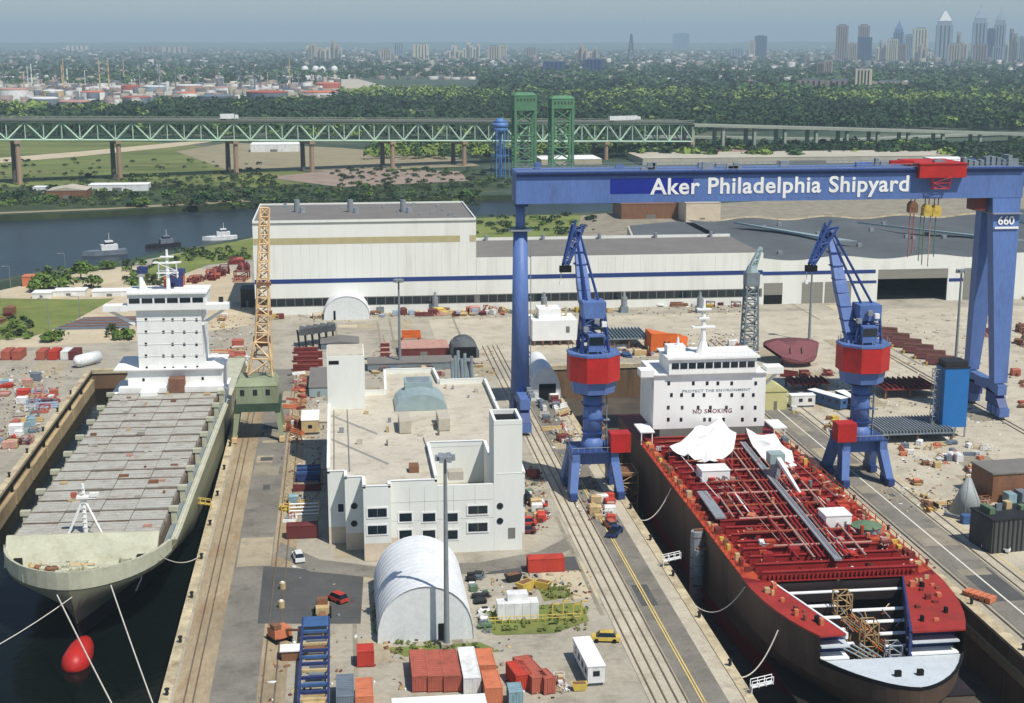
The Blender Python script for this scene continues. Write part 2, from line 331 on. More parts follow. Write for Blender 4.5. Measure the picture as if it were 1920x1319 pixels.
# far bank
mk('dirt_lot', (150, 140, 112), .95, .2, .03, dirt=(96, 104, 66), damt=.8, dscale=.03); mk('pink_lot', (150, 134, 120), .95, .2, .05, dirt=(150, 96, 90), damt=.6, dscale=.06)
sheet('river_meadow', [gp([(-300, 425), (0, 385), (150, 385), (420, 372), (470, 376), (640, 366), (860, 350), (930, 330), (700, 318), (560, 290), (250, 264), (-300, 262)])], .05, 'grass_field')
sheet('scrub_belt', [gp([(-300, 425), (0, 401), (200, 392), (470, 378), (880, 364), (950, 352), (900, 320), (760, 330), (560, 345), (480, 352), (300, 345), (0, 352), (-300, 370)])], .12, 'scrub')
sheet('shore_track', [gp([(-300, 428), (0, 402), (200, 394), (470, 379), (470, 374), (200, 391), (0, 399), (-300, 424)])], .2, 'dirt_lot')
sheet('dirt_lot', [gp([(330, 285), (430, 268), (640, 278), (860, 296), (900, 312), (640, 322), (420, 318)])], .2, 'dirt_lot')
sheet('dirt_lot', [gp([(500, 334), (640, 318), (860, 322), (880, 340), (640, 352)])], .28, 'pink_lot')
sheet('field_track', [gp([(-100, 305), (150, 285), (330, 268), (430, 262), (330, 276), (150, 294), (-100, 315)])], .24, 'sand')
sheet('mound_grass', [gp([(893, 448), (893, 410), (1000, 404), (1120, 404), (1130, 440), (1000, 452)])], .1, 'grass')
sheet('storage_lot', [gp([(1075, 452), (1090, 405), (1280, 386), (1920, 350), (2100, 330), (2100, 420), (1400, 440), (1200, 455)])], .15, 'slab_c')
sheet('refinery_lot', [gp([(-300, 215), (330, 213), (620, 200), (760, 172), (640, 140), (-300, 140)])], .2, 'roof_light')
# low ridge on the horizon
rng = np.random.default_rng(3); m = MB(); K = 160
for i in range(K+1):
    a = R(-42+84*i/K); r = 19000; h = 62+26*noise.noise((i*.11, 3, 0))+9*noise.noise((i*.6, 8, 0))
    m.v += [(math.sin(a)*(r-2500), math.cos(a)*(r-2500), 0), (math.sin(a)*r, math.cos(a)*r, h), (math.sin(a)*(r+4000), math.cos(a)*(r+4000), 0)]
for i in range(K):
    o = i*3; m.f += [(o, o+3, o+4, o+1), (o+1, o+4, o+5, o+2)]
m.build('hills', 'leaf_far', kind='structure')
# ---------------- gantry crane ----------------
def lattice(m, p0, p1, w0, w1, n, r, rd=None, d0=None, d1=None):
    p0 = Vector(p0); p1 = Vector(p1); rd = rd or r*.7; d0 = d0 or w0; d1 = d1 or w1
    d = (p1-p0).normalized(); a = d.cross(Vector((0, 1, 0))).normalized(); b = a.cross(d)
    def q(t):
        p = p0.lerp(p1, t); w_ = (w0+(w1-w0)*t)/2; e = (d0+(d1-d0)*t)/2
        return [p-a*w_-b*e, p+a*w_-b*e, p+a*w_+b*e, p-a*w_+b*e]
    A, B = q(0), q(1)
    for i in range(4): m.bar(A[i], B[i], r)
    for k in range(n):
        A, B = q(k/n), q((k+1)/n)
        for i in range(4):
            j = (i+1) % 4
            m.bar(A[i], B[j], rd) if (k+i) % 2 else m.bar(A[j], B[i], rd)
            m.bar(B[i], B[j], rd)
    return m
OX, OY = 44.0, 346.0
g = thing('gantry_crane', 'huge blue gantry crane spanning the dry dock with white lettering on its beam', 'gantry crane', (OX, OY, 0))
L_ = lambda v: (v[0]-OX, v[1]-OY, v[2])
bm_ = MB().box(-1.6, 125.5, -5, -1, 55.6, 63.3).build('front_girder', 'crane_blue', g)
MB().box(-1.5, 125.4, 1, 5, 55.6, 63.3).build('rear_girder', 'crane_blue', g)
for x in (-1.4, 34, 68, 100, 123): MB().box(x, x+1.6, -1, 1, 56.2, 62.6).build('cross_beam', 'crane_blue_dark', g)
MB().box(-1.6, 125.5, -5.9, -5, 62.9, 63.15).build('walkway', 'crane_blue_dark', g)
MB().box(-1.55, 125.4, -5.06, -5.0, 62.0, 62.6).build('rub_strip', 'crane_blue_dark', g)
for y in (-5.8, 5.1):
    m = MB()
    for i in range(85): m.box(-1.5+i*1.5, -1.42+i*1.5, y, y+.08, 63, 64.3)
    m.box(-1.5, 125.4, y, y+.08, 64.25, 64.35); m.box(-1.5, 125.4, y, y+.08, 63.6, 63.7); m.build('railing', 'steel_grey', g)
rnd = random.Random(4)
for i in range(26):
    x = rnd.uniform(0, 122); y = rnd.choice([-4, 2]); MB().box(x, x+rnd.uniform(.8, 3), y, y+rnd.uniform(.8, 2), 63.3, 63.3+rnd.uniform(.5, 1.8)).build('equipment_box', rnd.choice(['steel_grey', 'crane_blue', 'crane_grey']), g)
for i in range(9): MB().box(110+i*1.6, 111+i*1.6, -4+i*.3, -2+i*.5, 63.3, 63.3+rnd.uniform(1, 2.6)).build('equipment_box', rnd.choice(['steel_grey', 'crane_grey']), g)
p, q = L_(AY(1144, 364, 341)), L_(AY(1300, 334, 341)); MB().box(p[0], q[0], -5.06, -5.0, p[2], q[2]).build('logo_panel', 'logo_blue', g)
p, q, r = L_(AY(1220, 364.5, 341)), L_(AY(1703, 361.5, 341)), L_(AY(1220, 334.5, 341))
tx = text('lettering', 'Aker Philadelphia Shipyard', (r[2]-p[2])/.70, 'white', g, (p[0], -5.1, p[2]), (R(90), 0, 0), off=.11, ext=.03, spacing=1.06)
tx.scale.x = (q[0]-p[0])/max(v.co.x for v in tx.data.vertices)
# west leg
m = MB().cyl((0, 0, 48.8), (0, 0, 8), 1.75, 2.35, 12); m.cyl((0, 0, 55.6), (0, 0, 48.8), 1.2, 1.2, 12); smooth(m.build('leg', 'crane_blue', g))
MB().box(-2.6, 2.6, -2.6, 2.6, 48.7, 49).build('leg_platform', 'steel_grey', g)
MB().box(-1.6, 1.6, -2.2, 2.2, 54.7, 55.6).build('leg_head', 'crane_blue_dark', g)
m = MB()
for i in range(7): m.box(2.3, 2.6, -.9, .9, 12+i*5, 12.2+i*5)
m.box(2.55, 2.65, -.3, .3, 9, 46).build('ladder', 'steel_grey', g)
def sill(x, y0, y1):
    MB().beam((x, y0+2.5, 7.4), (x, y1-2.5, 7.4), 2.4, 2.4, 2.6, 2.6).build('sill_beam', 'crane_blue', g)
    for ye, sgn in ((y0, 1), (y1, -1)):
        MB().hexa([(x-1.2, ye+sgn*1, 3.2), (x+1.2, ye+sgn*1, 3.2), (x+1.2, ye+sgn*9, 3.2), (x-1.2, ye+sgn*9, 3.2)], [(x-1.2, ye+sgn*4, 6.3), (x+1.2, ye+sgn*4, 6.3), (x+1.2, ye+sgn*9, 7), (x-1.2, ye+sgn*9, 7)]).build('equaliser', 'crane_blue_dark', g)
        for k in range(3):
            yb = ye+sgn*(.4+k*2.6); MB().box(x-1.3, x+1.3, min(yb, yb+sgn*2.1), max(yb, yb+sgn*2.1), .9, 3.1).build('bogie', 'crane_blue', g)
            MB().cyl((x-.4, yb+sgn*1, .65), (x+.4, yb+sgn*1, .65), .5, .5, 8).build('wheel', 'rail_steel', g)
sill(0, -12.5, 12.5); sill(121.5, -12.5, 12.5)
for x in (.9,):
    for k in range(6): MB().box(x+.4, x+1.6, -9+k*3, -7.8+k*3, 8.8, 9.8).build('cable_drum', 'steel_grey', g)
# east A-frame leg
def leg(ya, yb, wa, wb, mt):
    xa = 121.5
    MB().hexa([(xa-wb/2, yb-1.6, 9), (xa+wb/2, yb-1.6, 9), (xa+wb/2, yb+1.6, 9), (xa-wb/2, yb+1.6, 9)], [(xa-wa/2, ya-1.7, 55.6), (xa+wa/2, ya-1.7, 55.6), (xa+wa/2, ya+1.7, 55.6), (xa-wa/2, ya+1.7, 55.6)]).build('leg', mt, g)
leg(-3.2, -7.4, 7.4, 3.4, 'crane_blue'); leg(3.2, 8.4, 6.6, 2.8, 'crane_blue')
MB().box(117.6, 125.4, -6.4, 6.4, 51.6, 51.85).build('leg_platform', 'steel_grey', g)
text('lettering', '660', 2.9, 'white', g, (119.2, -5.75, 49.0), (R(85.3), 0, 0), off=.05, ext=.02)
MB().box(118.4, 124.6, -6.0, -5.55, 47.9, 48.4).build('name_stripe', 'white', g)
MB().box(114, 117, -3.5, 1.5, 52.3, 55.4).build('cabin', 'c_maroon', g)
# trolley
tl = MB().box(97.6, 109.6, -7.0, 7.0, 60.9, 64.2).build('trolley', 'crane_red', g)
MB().box(91.6, 97.6, -3, -2, 63.9, 64.9).build('service_arm', 'crane_red', tl); MB().box(97.4, 109.8, -7.2, 7.2, 64.2, 64.45).build('top_plate', 'crane_red', tl)
m = MB(); lattice(m, (103.4, -6.4, 61.0), (103.4, -6.4, 58.2), 5, 4, 2, .18, .12, 1.2, 1.2); m.build('hanging_frame', 'crane_red', tl)
for i, (x, z) in enumerate(((97.3, 53.2), (101.0, 52.4), (103.4, 52.2))):
    hb = MB().box(x-1.1, x+1.1, -5.5, -3.5, z-1, z+1).cyl((x, -5.6, z+.9), (x, -3.4, z+.9), .9, .9, 10).build('hook_block', 'c_yellow' if i else 'c_brown', tl)
    MB().cyl((x-.5, -4.5, z+1.6), (x-.5, -4.5, 61), .12, .12, 5).cyl((x+.5, -4.5, z+1.6), (x+.5, -4.5, 61), .12, .12, 5).build('rope', 'black', hb)
for x, z, mt in ((96.8, 41, 'c_red'), (97.8, 42, 'c_red'), (99.6, 40, 'c_green'), (100.5, 39, 'c_green'), (102.1, 38.5, 'c_pink'), (103.5, 41, 'c_green')):
    MB().cyl((x, -4.5, 52), (x, -4.5, z), .13, .13, 5).build('sling', mt, tl)
# ---------------- slewing jib cranes ----------------
def jib_crane(label, bx, by, tip, fly, root_px, house_px, cabside):
    t = thing('jib_crane', label, 'crane', (bx, by, 0)); W = 5.0; Dp = 5.2
    for sx in (-1, 1):
        for sy in (-1, 1):
            MB().hexa([(sx*W-.8, sy*Dp-1.6, 1.6), (sx*W+.8, sy*Dp-1.6, 1.6), (sx*W+.8, sy*Dp+1.6, 1.6), (sx*W-.8, sy*Dp+1.6, 1.6)],
                      [(sx*W*.82-.9, sy*Dp*.5-1.5, 8.2), (sx*W*.82+.9, sy*Dp*.5-1.5, 8.2), (sx*W*.82+.9, sy*Dp*.5+1.5, 8.2), (sx*W*.82-.9, sy*Dp*.5+1.5, 8.2)]).build('leg', 'crane_blue', t)
            MB().box(sx*W-.7, sx*W+.7, sy*Dp-2.6, sy*Dp+2.6, .35, 1.7).build('bogie', 'crane_blue_dark', t)
        MB().box(sx*W*.82-.8, sx*W*.82+.8, -4.4, 4.4, 6.6, 9.4).build('portal_beam', 'crane_blue', t)
    MB().box(-4.6, 4.6, -2, 2, 6.4, 9.6).build('portal_beam', 'crane_blue', t)
    m = MB(); m.cyl((0, 0, 9), (0, 0, 12), 2.9, 2.05, 12); m.cyl((0, 0, 12), (0, 0, 21.5), 2.05, 2.05, 12); smooth(m.build('column', 'crane_blue', t))
    MB().box(-5, 5, -4.5, 4.5, 9.5, 9.7).build('portal_deck', 'crane_blue_dark', t)
    MB().cyl((0, 0, 21.3), (0, 0, 22), 3.0, 3.0, 12).build('slew_ring', 'black', t)
    MB().cyl((0, 0, 21.9), (0, 0, 24.6), 4.6, 5.0, 8).build('skirt', 'crane_blue', t)
    MB().cyl((0, 0, 24.6), (0, 0, 30.0), 5.7, 5.7, 8).build('machinery_house', 'crane_red', t)
    MB().cyl((0, 0, 30.0), (0, 0, 30.45), 5.8, 5.8, 8).build('house_deck', 'crane_blue', t)
    m = MB()
    for i in range(16):
        a = 2*math.pi*i/16; m.box(5.3*math.cos(a)-.05, 5.3*math.cos(a)+.05, 5.3*math.sin(a)-.05, 5.3*math.sin(a)+.05, 30.4, 31.6)
    m.build('railing', 'steel_grey', t)
    loc = lambda v: Vector((v[0]-bx, v[1]-by, v[2]))
    hp = loc(house_px); m = MB(); lattice(m, (hp.x*.3, .5, 30.4), (hp.x, 1, hp.z), 5.6, 4.2, 3, .5, .34); m.build('tower_frame', 'crane_blue_dark', t)
    MB().box(hp.x-2.4, hp.x+2.4, -1.5, 3.5, hp.z-1.2, hp.z+2.2).build('winch_house', 'crane_blue', t)
    MB().cyl((hp.x-2.6, 1, hp.z-3), (hp.x+2.6, 1, hp.z-3), 1.1, 1.1, 10).build('winch_drum', 'crane_grey', t)
    MB().box(-1.6, 1.6, -3.6, -1.4, 31, 34.5).build('operator_cab', 'crane_blue', t); MB().box(-1.5, 1.5, -3.7, -3.6, 32.4, 34.1).build('cab_window', 'glass', t)
    for i, (x, y, z) in enumerate(((-2, -2, 35.5), (1.8, -2.2, 36.5), (.2, -2.4, 37.2), (2.3, 1, 34))): MB().box(x-.5, x+.5, y-.5, y+.5, z-.5, z+.5).build('equipment_box', 'white' if i % 2 else 'steel_grey', t)
    r0 = loc(root_px); tp_ = loc(tip); fl = loc(fly)
    MB().beam(r0, r0.lerp(tp_, .55), 2.2, 2.5, 2.0, 2.4).beam(r0.lerp(tp_, .55), tp_, 2.5, 1.2, 2.4, 1.3).build('boom', 'crane_blue', t)
    up = hp+Vector((0, 1.5, 2.2))
    m = MB(); m.bar(up+Vector((-1.2, 0, 0)), tp_+Vector((-.2, 0, .8)), .42); m.bar(up+Vector((1.2, 0, 0)), tp_+Vector((.5, 0, .8)), .42); m.build('tie_rod', 'crane_blue_dark', t)
    m = MB(); lattice(m, tp_+Vector((.5, .5, 2)), fl, 2.2, .9, 5, .4, .26, 2, .8); m.build('fly_jib', 'crane_blue_dark', t)
    MB().cyl(tp_+Vector((-.9, 0, .3)), tp_+Vector((.9, 0, .3)), 1.3, 1.3, 10).build('sheave', 'crane_blue_dark', t)
    MB().box(fl.x-1.2, fl.x+1.2, fl.y-.7, fl.y+.7, fl.z-1.4, fl.z-.1).build('jib_head', 'black', t)
    MB().cyl(fl+Vector((-.9, 0, -1.2)), fl+Vector((-.9, 0, -3.4)), .1, .1, 4).build('rope', 'rope', t); MB().box(fl.x-1.2, fl.x-.6, fl.y-.3, fl.y+.3, fl.z-4.1, fl.z-3.3).build('hook', 'white', t)
    m = MB()
    for s_ in (-1, 1): m.bar((-5, s_*4.5, 10.7), (5, s_*4.5, 10.7), .08); m.bar((s_*5, -4.5, 10.7), (s_*5, 4.5, 10.7), .08)
    for k in range(9): m.bar((-5+k*1.25, -4.5, 9.7), (-5+k*1.25, -4.5, 10.7), .07)
    m.build('portal_railing', 'steel_grey', t)
    for k in range(7): p_ = r0.lerp(tp_, .12+k*.12); MB().box(p_.x-1.3, p_.x+1.3, p_.y-1.3, p_.y+1.3, p_.z-.12, p_.z+.12).build('boom_flange', 'crane_blue_dark', t)
    for k in range(3): MB().box(-2.15, 2.15, -2.15, 2.15, 13+k*3, 13.15+k*3).build('column_flange', 'crane_blue_dark', t)
    cx = cabside; MB().box(cx-2.1, cx+2.1, -5, -1.4, 9.6, 13.6).build('electric_house', 'crane_red', t)
    m = MB()
    for z in (9.5, 15.5, 21.5): m.box(2.1, 3.6, -.8, .8, z, z+.12)
    m.box(2.9, 3.1, -.3, .3, 9.5, 30).build('ladder', 'crane_grey', t)
    return t
jib_crane('blue jib crane with red drum house straddling the rails west of the dry dock', 52.3, 290, AY(1081, 440, 300), AY(1060, 498, 294), AY(1106, 640, 290), AY(1113, 585, 290), 5.2)
jib_crane('blue jib crane with red drum house on the asphalt road east of the dry dock', 111.6, 292, AY(1556, 440, 302), AY(1521, 497, 296), AY(1598, 650, 292), AY(1628, 590, 292), -4.4)
# grey lattice crane beyond the tanker
b = G(1404, 668); t = thing('lattice_crane', 'slim grey lattice tower crane standing behind the tanker bridge', 'crane', b)
ht = HT(1404, 668, 535); m = MB(); lattice(m, (0, 0, 0), (0, 0, ht), 4.4, 3.4, 9, .42, .3); m.build('tower', 'crane_grey', t)
MB().box(-2, 2, -2, 2, ht, ht+4).build('cab', 'crane_grey', t); MB().cyl((0, 0, ht+4), (0, 0, ht+6), 2, 1.2, 8).build('slew_head', 'mint_glass', t)
m = MB(); lattice(m, (0, 0, ht+5), (3.4, 3, HT(1404, 668, 468)), 1.9, .8, 7, .3, .2); m.build('boom', 'mint_glass', t)
# old yellow crane on the pier
t = thing('dockside_crane', 'old green portal crane with a rusty yellow lattice boom on the pier', 'crane', (-20.2, 342, 0))
for sx in (-1, 1):
    for sy in (-1, 1):
        MB().beam((sx*5.6, sy*5, 1.2), (sx*4.6, sy*4, 8), 1.0, 1.3).build('leg', 'old_green', t); MB().box(sx*5.6-.6, sx*5.6+.6, sy*5-1.6, sy*5+1.6, .3, 1.4).build('bogie', 'boom_yellow', t)
MB().box(-5.4, 5.4, -5, 5, 7.4, 9.4).build('portal_deck', 'old_green_dark', t)
MB().box(-4.9, 4.9, -4.9, 4.9, 9.4, 13.6).build('house', 'old_green', t)
m = MB().hexa([(-5, -5, 13.6), (5, -5, 13.6), (5, 5, 13.6), (-5, 5, 13.6)], [(-4.2, -3.2, 15.2), (4.2, -3.2, 15.2), (4.2, 3.2, 15.2), (-4.2, 3.2, 15.2)]); m.build('roof', 'old_green', t)
for x in (-3.4, -.4, 2.6): MB().box(x-.5, x+.5, -4.96, -4.9, 11.4, 12.8).build('window', 'glass', t)
b0 = AY(489, 700, 342)-Vector((-20.2, 342, 0)); b1 = AY(491, 640, 342)-Vector((-20.2, 342, 0)); b2 = AY(496, 390, 345)-Vector((-20.2, 342, 0))
m = MB(); lattice(m, b0, b1, 5.6, 3.4, 2, .45, .3); m.build('boom_foot', 'boom_yellow', t)
m = MB(); lattice(m, b1, b2, 3.0, 2.0, 15, .34, .24); m.build('boom', 'boom_yellow', t)
MB().bar(b1+Vector((2.4, 3, -4)), b2, .22).bar(b1+Vector((-1.6, 3, -4)), b2, .22).build('stay_cable', 'boom_yellow', t)
MB().box(b1.x-2, b1.x+2, b1.y-1.4, b1.y+1.4, b1.z-1, b1.z+1).build('winch', 'c_brown', t)
for z in (30, 37): MB().box(b2.x-2.2, b2.x+1, -.6, 1, z, z+.8).build('catwalk', 'c_brown', t)
# ---------------- assembly halls ----------------
YF = 500.5
t = thing('assembly_hall', 'tall white assembly hall with a blue stripe, tan band and grey roof', 'hall', (-29.3, YF, 0))
MB().box(0, 77.3, 0, 54, 0, 32.2).build('wall', 'white_clad', t)
MB().box(.4, 76.9, .4, 53.6, 32.2, 32.5).build('roof', 'roof_grey', t)
for a in ((0, 77.3, 0, .4), (0, 77.3, 53.6, 54), (0, .4, .4, 53.6), (76.9, 77.3, .4, 53.6)): MB().box(*a, 32.2, 33.1).build('parapet', 'white_clad', t)
zb = [AY(600, y, YF).z for y in (458, 446, 531, 523, 573, 560)]
MB().box(0, 71.6, -.06, 0, zb[0], zb[1]).build('tan_band', 'tan_band', t); MB().box(75, 77.25, -.06, 0, zb[0], zb[1]).build('tan_band', 'tan_band', t)
MB().box(.1, 77.3, -.08, 0, zb[2], zb[3]).build('blue_stripe', 'stripe_blue', t)
wp = MB().box(0, 2.9, -.06, 0, 0, zb[5]-zb[4]).mesh('window', 'glass')
MB().box(0, 77.3, -.03, 0, zb[4]-.3, zb[5]+.3).build('window_band', 'shade_grey', t)
for i in range(24): piece('window', wp, t, (1.2+i*3.15, -.03, zb[4]))
for x in (557, 657, 756):
    p = G(x, 398, 32.5)-t.location; MB().cyl((p.x, p.y, 32.5), (p.x, p.y, 37), 1.1, 1.1, 10).cyl((p.x+2, p.y-3, 32.5), (p.x+2, p.y-3, 34.5), 1.2, 1.0, 8).build('roof_vent', 'steel_grey', t)
for i in range(26): MB().box(i*3.05+.9, i*3.05+.98, -.02, 0, zb[3], zb[0]).build('cladding_joint', 'joint', t)
MB().box(0, 77.3, -.3, 0, 32.0, 32.25).build('gutter', 'shade_grey', t)
for i in range(16): x, y = 4+rnd.random()*68, 6+rnd.random()*42; MB().box(x, x+.8+rnd.random(), y, y+.8+rnd.random(), 32.5, 33+rnd.random()).build('roof_hatch', 'steel_grey', t)
# low hall
t = thing('assembly_hall', 'long low white hall wing with blue stripe and grey flat roof beside the tall hall', 'hall', (48.05, YF, 0)); LB = 104.0
MB().box(0, LB, 0, 46, 0, 18.6).build('wall', 'white_clad', t); MB().box(.3, LB, .3, 45.7, 18.6, 18.8).build('roof', 'roof_grey', t)
MB().box(0, LB, 45.4, 46, 18.6, 19.8).build('parapet', 'white_clad', t); MB().box(0, LB, 0, .3, 18.6, 19.0).build('parapet', 'white_clad', t)
MB().box(0, LB, -.08, 0, zb[2], zb[3]).build('blue_stripe', 'stripe_blue', t); MB().box(0, LB, -.03, 0, zb[4]-.3, zb[5]+.3).build('window_band', 'shade_grey', t)
for i in range(32): piece('window', wp, t, (1.2+i*3.2, -.03, zb[4]))
for i in range(34): MB().box(i*3.05+.9, i*3.05+.98, -.02, 0, zb[3], 18.4).build('cladding_joint', 'joint', t)
for i in range(5): MB().cyl((8+i*22, 44, 18.8), (8+i*22, 44, 21), .7, .7, 8).build('roof_vent', 'steel_grey', t)
t2 = thing('workshop', 'dark roofed workshop with pale sloping edge behind the low hall', 'building', (110, 552, 0))
pts = [G(x, y, 15)-t2.location for x, y in ((1188, 452), (1176, 424), (1255, 416), (1335, 418), (1442, 458), (1400, 456))]
MB().prism([(p.x, p.y) for p in pts], 0, 15).build('wall', 'roof_light', t2); 
c_ = Vector((sum(p.x for p in pts)/6, sum(p.y for p in pts)/6, 0)); MB().prism([((p.x-c_.x)*.96+c_.x, (p.y-c_.y)*.94+c_.y) for p in pts], 15, 15.3).build('roof', 'roof_dark', t2)
# wavy roof hall, hollow with a real door opening
XC, LC, DC, HC = 152.05, 142.0, 116.0, 16.6
t = thing('assembly_hall', 'wide white hall with wavy dark roof and a big open doorway', 'hall', (XC, YF, 0))
wave = lambda x: HC+.7*math.cos(x/31*2*math.pi*.9+1.1)
def front(x0, x1, z0=0, ztop=None):
    n_ = max(1, int((x1-x0)/2.5)); m = MB()
    for i in range(n_):
        a, b2_ = x0+(x1-x0)*i/n_, x0+(x1-x0)*(i+1)/n_; za = ztop or wave(a); zb_ = ztop or wave(b2_)
        m.hexa([(a, 0, z0), (b2_, 0, z0), (b2_, .6, z0), (a, .6, z0)], [(a, 0, za), (b2_, 0, zb_), (b2_, .6, zb_), (a, .6, za)])
    return m
d0, d1 = 195.5-XC, 222.2-XC; dz = 11.9
front(0, d0).build('wall', 'white_clad', t); front(d0, d1, dz).build('wall', 'white_clad', t); front(d1, LC).build('wall', 'white_clad', t)
MB().box(0, .6, .6, DC, 0, HC-1.4).build('wall', 'white_clad', t); MB().box(LC-.6, LC, .6, DC, 0, HC-1.4).build('wall', 'white_clad', t); MB().box(.6, LC-.6, DC-.6, DC, 0, HC-1.4).build('wall', 'white_clad', t)
m = MB(); n_ = 70
for i in range(n_):
    a, b2_ = LC*i/n_, LC*(i+1)/n_
    m.add([(a, .05, wave(a)+.05), (b2_, .05, wave(b2_)+.05), (b2_, DC, wave(b2_)+.05), (a, DC, wave(a)+.05)], [(0, 1, 2, 3)])
smooth(m.build('roof', 'roof_dark', t))
m = MB()
for i in range(n_):
    a, b2_ = LC*i/n_, LC*(i+1)/n_; m.add([(a, DC-.8, wave(a)+.7), (b2_, DC-.8, wave(b2_)+.7), (b2_, DC, wave(b2_)), (a, DC, wave(a)), (a, DC-1, wave(a)), (b2_, DC-1, wave(b2_))], [(0, 1, 2, 3), (4, 5, 1, 0)])
m.build('roof_trim', 'coping', t)
MB().box(0, d0-1, -.08, 0, zb[2]-.4, zb[3]-.6).build('blue_stripe', 'stripe_blue', t); MB().box(d1+.5, d1+6, -.08, 0, 7, 8.2).build('blue_stripe', 'stripe_blue', t)
MB().box(31.5, d0-.5, -.08, 0, 7, 8).build('blue_stripe', 'stripe_blue', t)
MB().box(d0, d1, .1, .5, 8.4, dz).build('half_shutter', 'shutter', t)
for x0, x1, z0 in ((.7, 7.6, 3.4), (15.0, 22.8, 0), (23.6, 33.5, 0)): MB().box(x0, x1, -.15, 0, z0, 7.8).build('roller_door', 'shutter', t)
MB().box(.7, 7.6, -.05, 0, 0, 3.4).build('door_gap', 'black', t)
MB().box(d1+6.2, d1+26, -.15, 0, 0, 11.9).build('roller_door', 'shutter', t)
for x, y, sx in ((14, 90, 26), (66, 84, 40)):
    z = HC+1.5; MB().hexa([(x, y, z), (x+6, y-6, z), (x+sx+6, y-60, z), (x+sx-2, y-58, z)], [(x, y, z+.7), (x+6, y-6, z+.3), (x+sx+6, y-60, z+.3), (x+sx-2, y-58, z+.7)]).build('skylight_strip', 'mint_glass', t)
for i in range(14): 
    x, y = 10+rnd.random()*125, 10+rnd.random()*90; MB().box(x, x+1.6, y, y+1.6, wave(x)-.4, wave(x)+1.3).build('roof_vent', 'steel_grey', t)
t = thing('side_hall', 'pale grey hall corner beyond the gantry crane east leg', 'hall', (294.2, 492, 0)); MB().box(-43, 40, -2, 8, 0, 1).build('plinth', 'concrete', t)
MB().box(.2, 40, 0, 110, 0, 21).build('wall', 'stucco', t); MB().box(.4, 39.6, .4, 109, 21, 21.3).build('roof', 'roof_dark', t); MB().box(.3, 40, -.08, 0, 8, 9.6).build('blue_stripe', 'stripe_blue', t)
# downpipe stacks along the hall foot
SL = ('beside the yellow crane boom', 'next to the small arched tent', 'behind the white crates beyond the light mast', 'behind the white deckhouse section', 'behind the grey ribbed panel', 'beyond the tanker mast')
for i, x in enumerate((556, 713, 816, 1020, 1170, 1312)):
    b = G(x, 586); t = thing('exhaust_stack', 'pale grey collector stack at the hall foot '+SL[i], 'stack', b, 0, 'collector stacks along the hall')
    h = HT(x, 586, 548); MB().cyl((0, 0, 2), (0, 0, h*.75), 1.1, 1.1, 10).build('drum', 'steel_grey', t); MB().cyl((0, 0, h*.75), (0, 0, h), .6, .4, 8).build('pipe', 'steel_grey', t); MB().box(-1.3, 1.3, -1.3, 1.3, 0, 2.2).build('base', 'crane_grey', t)
# ---------------- office ----------------
t = thing('office_building', 'white stepped office block with tan flat roof and curved skylight behind the arched tent', 'building', (0, 255.5, 0)); RZ = 14.0
poly = [(-3.2, 7.5), (0, 7.5), (0, 3.5), (3.3, 3.5), (3.3, -2.7), (8.3, -2.7), (8.3, 0), (17, 0), (17, 23), (28, 23), (28, 0), (33.4, 0), (34, 20), (34, 77.5), (23, 77.5), (22.5, 90), (10.2, 90), (9.7, 68.5), (-3.2, 68.5)]
m = MB(); n_ = len(poly); m.v = [(x, y, 3.4) for x, y in poly]+[(x, y, RZ) for x, y in poly]; m.f = [(i, (i+1) % n_, n_+(i+1) % n_, n_+i) for i in range(n_)]; m.build('wall', 'stucco', t)
m = MB(); cx_, cy_ = 15, 40; m.v = [(x, y, 0) for x, y in poly]+[(x, y, 3.4) for x, y in poly]; m.f = [(i, (i+1) % n_, n_+(i+1) % n_, n_+i) for i in range(n_)]; m.build('base_course', 'stone_base', t)
sheet('roof', [poly], RZ-.05, 'roof_tan', kind=None, parent=t)
for i in range(n_):
    a, b2_ = Vector(poly[i]), Vector(poly[(i+1) % n_]); d = (b2_-a).normalized(); nr = Vector((-d.y, d.x))*.22
    front_edge = i < 7
    MB().beam((a.x+nr.x, a.y+nr.y, RZ+(.2 if front_edge else .5)), (b2_.x+nr.x, b2_.y+nr.y, RZ+(.2 if front_edge else .5)), .44, .44, .4 if front_edge else 1.1, .4 if front_edge else 1.1).build('parapet', 'stucco', t)
MB().box(17.02, 27.98, 0, .5, 0, RZ-.8).build('wall', 'stucco', t); MB().box(17, 28, .5, 23, 6, 6.4).build('terrace', 'concrete', t)
tw = MB().box(27.6, 32.9, -.05, 8.5, 0.02, 24.4).build('stair_tower', 'stucco', t); MB().box(28.2, 32.3, .6, 7.9, 24.4, 24.46).build('roof', 'black', tw)
for a in ((27.6, 32.9, -.05, .5), (27.6, 32.9, 7.9, 8.5), (27.6, 28.1, .5, 7.9), (32.4, 32.9, .5, 7.9)): MB().box(*a, 24.46, 25.3).build('parapet', 'stucco', tw)
MB().box(-3.25, 5.0, 56, 68.4, RZ-1, 26).build('lift_tower', 'stucco', t); MB().box(-2.8, -.6, 55.93, 56, 24.2, 25).build('louvre', 'black', t)
MB().box(-3, 4.8, 56.3, 68, 26, 26.2).build('tower_roof', 'roof_tan', t)
for i in range(22): x, y = rnd.uniform(-1.5, 32), rnd.uniform(24, 74); (MB().box(x, x+rnd.uniform(.3, 1.2), y, y+rnd.uniform(.3, 1.4), RZ, RZ+rnd.uniform(.3, 1.1)).build('roof_unit', rnd.choice(['steel_grey', 'roof_light', 'shade_grey', 'c_tan']), t) if not (10 < x < 24 and 50 < y < 68) else None)
for z in (6.6, 10.2): MB().box(8.35, 27.5, -.03, 0, z, z+.08).build('wall_joint', 'joint', t)
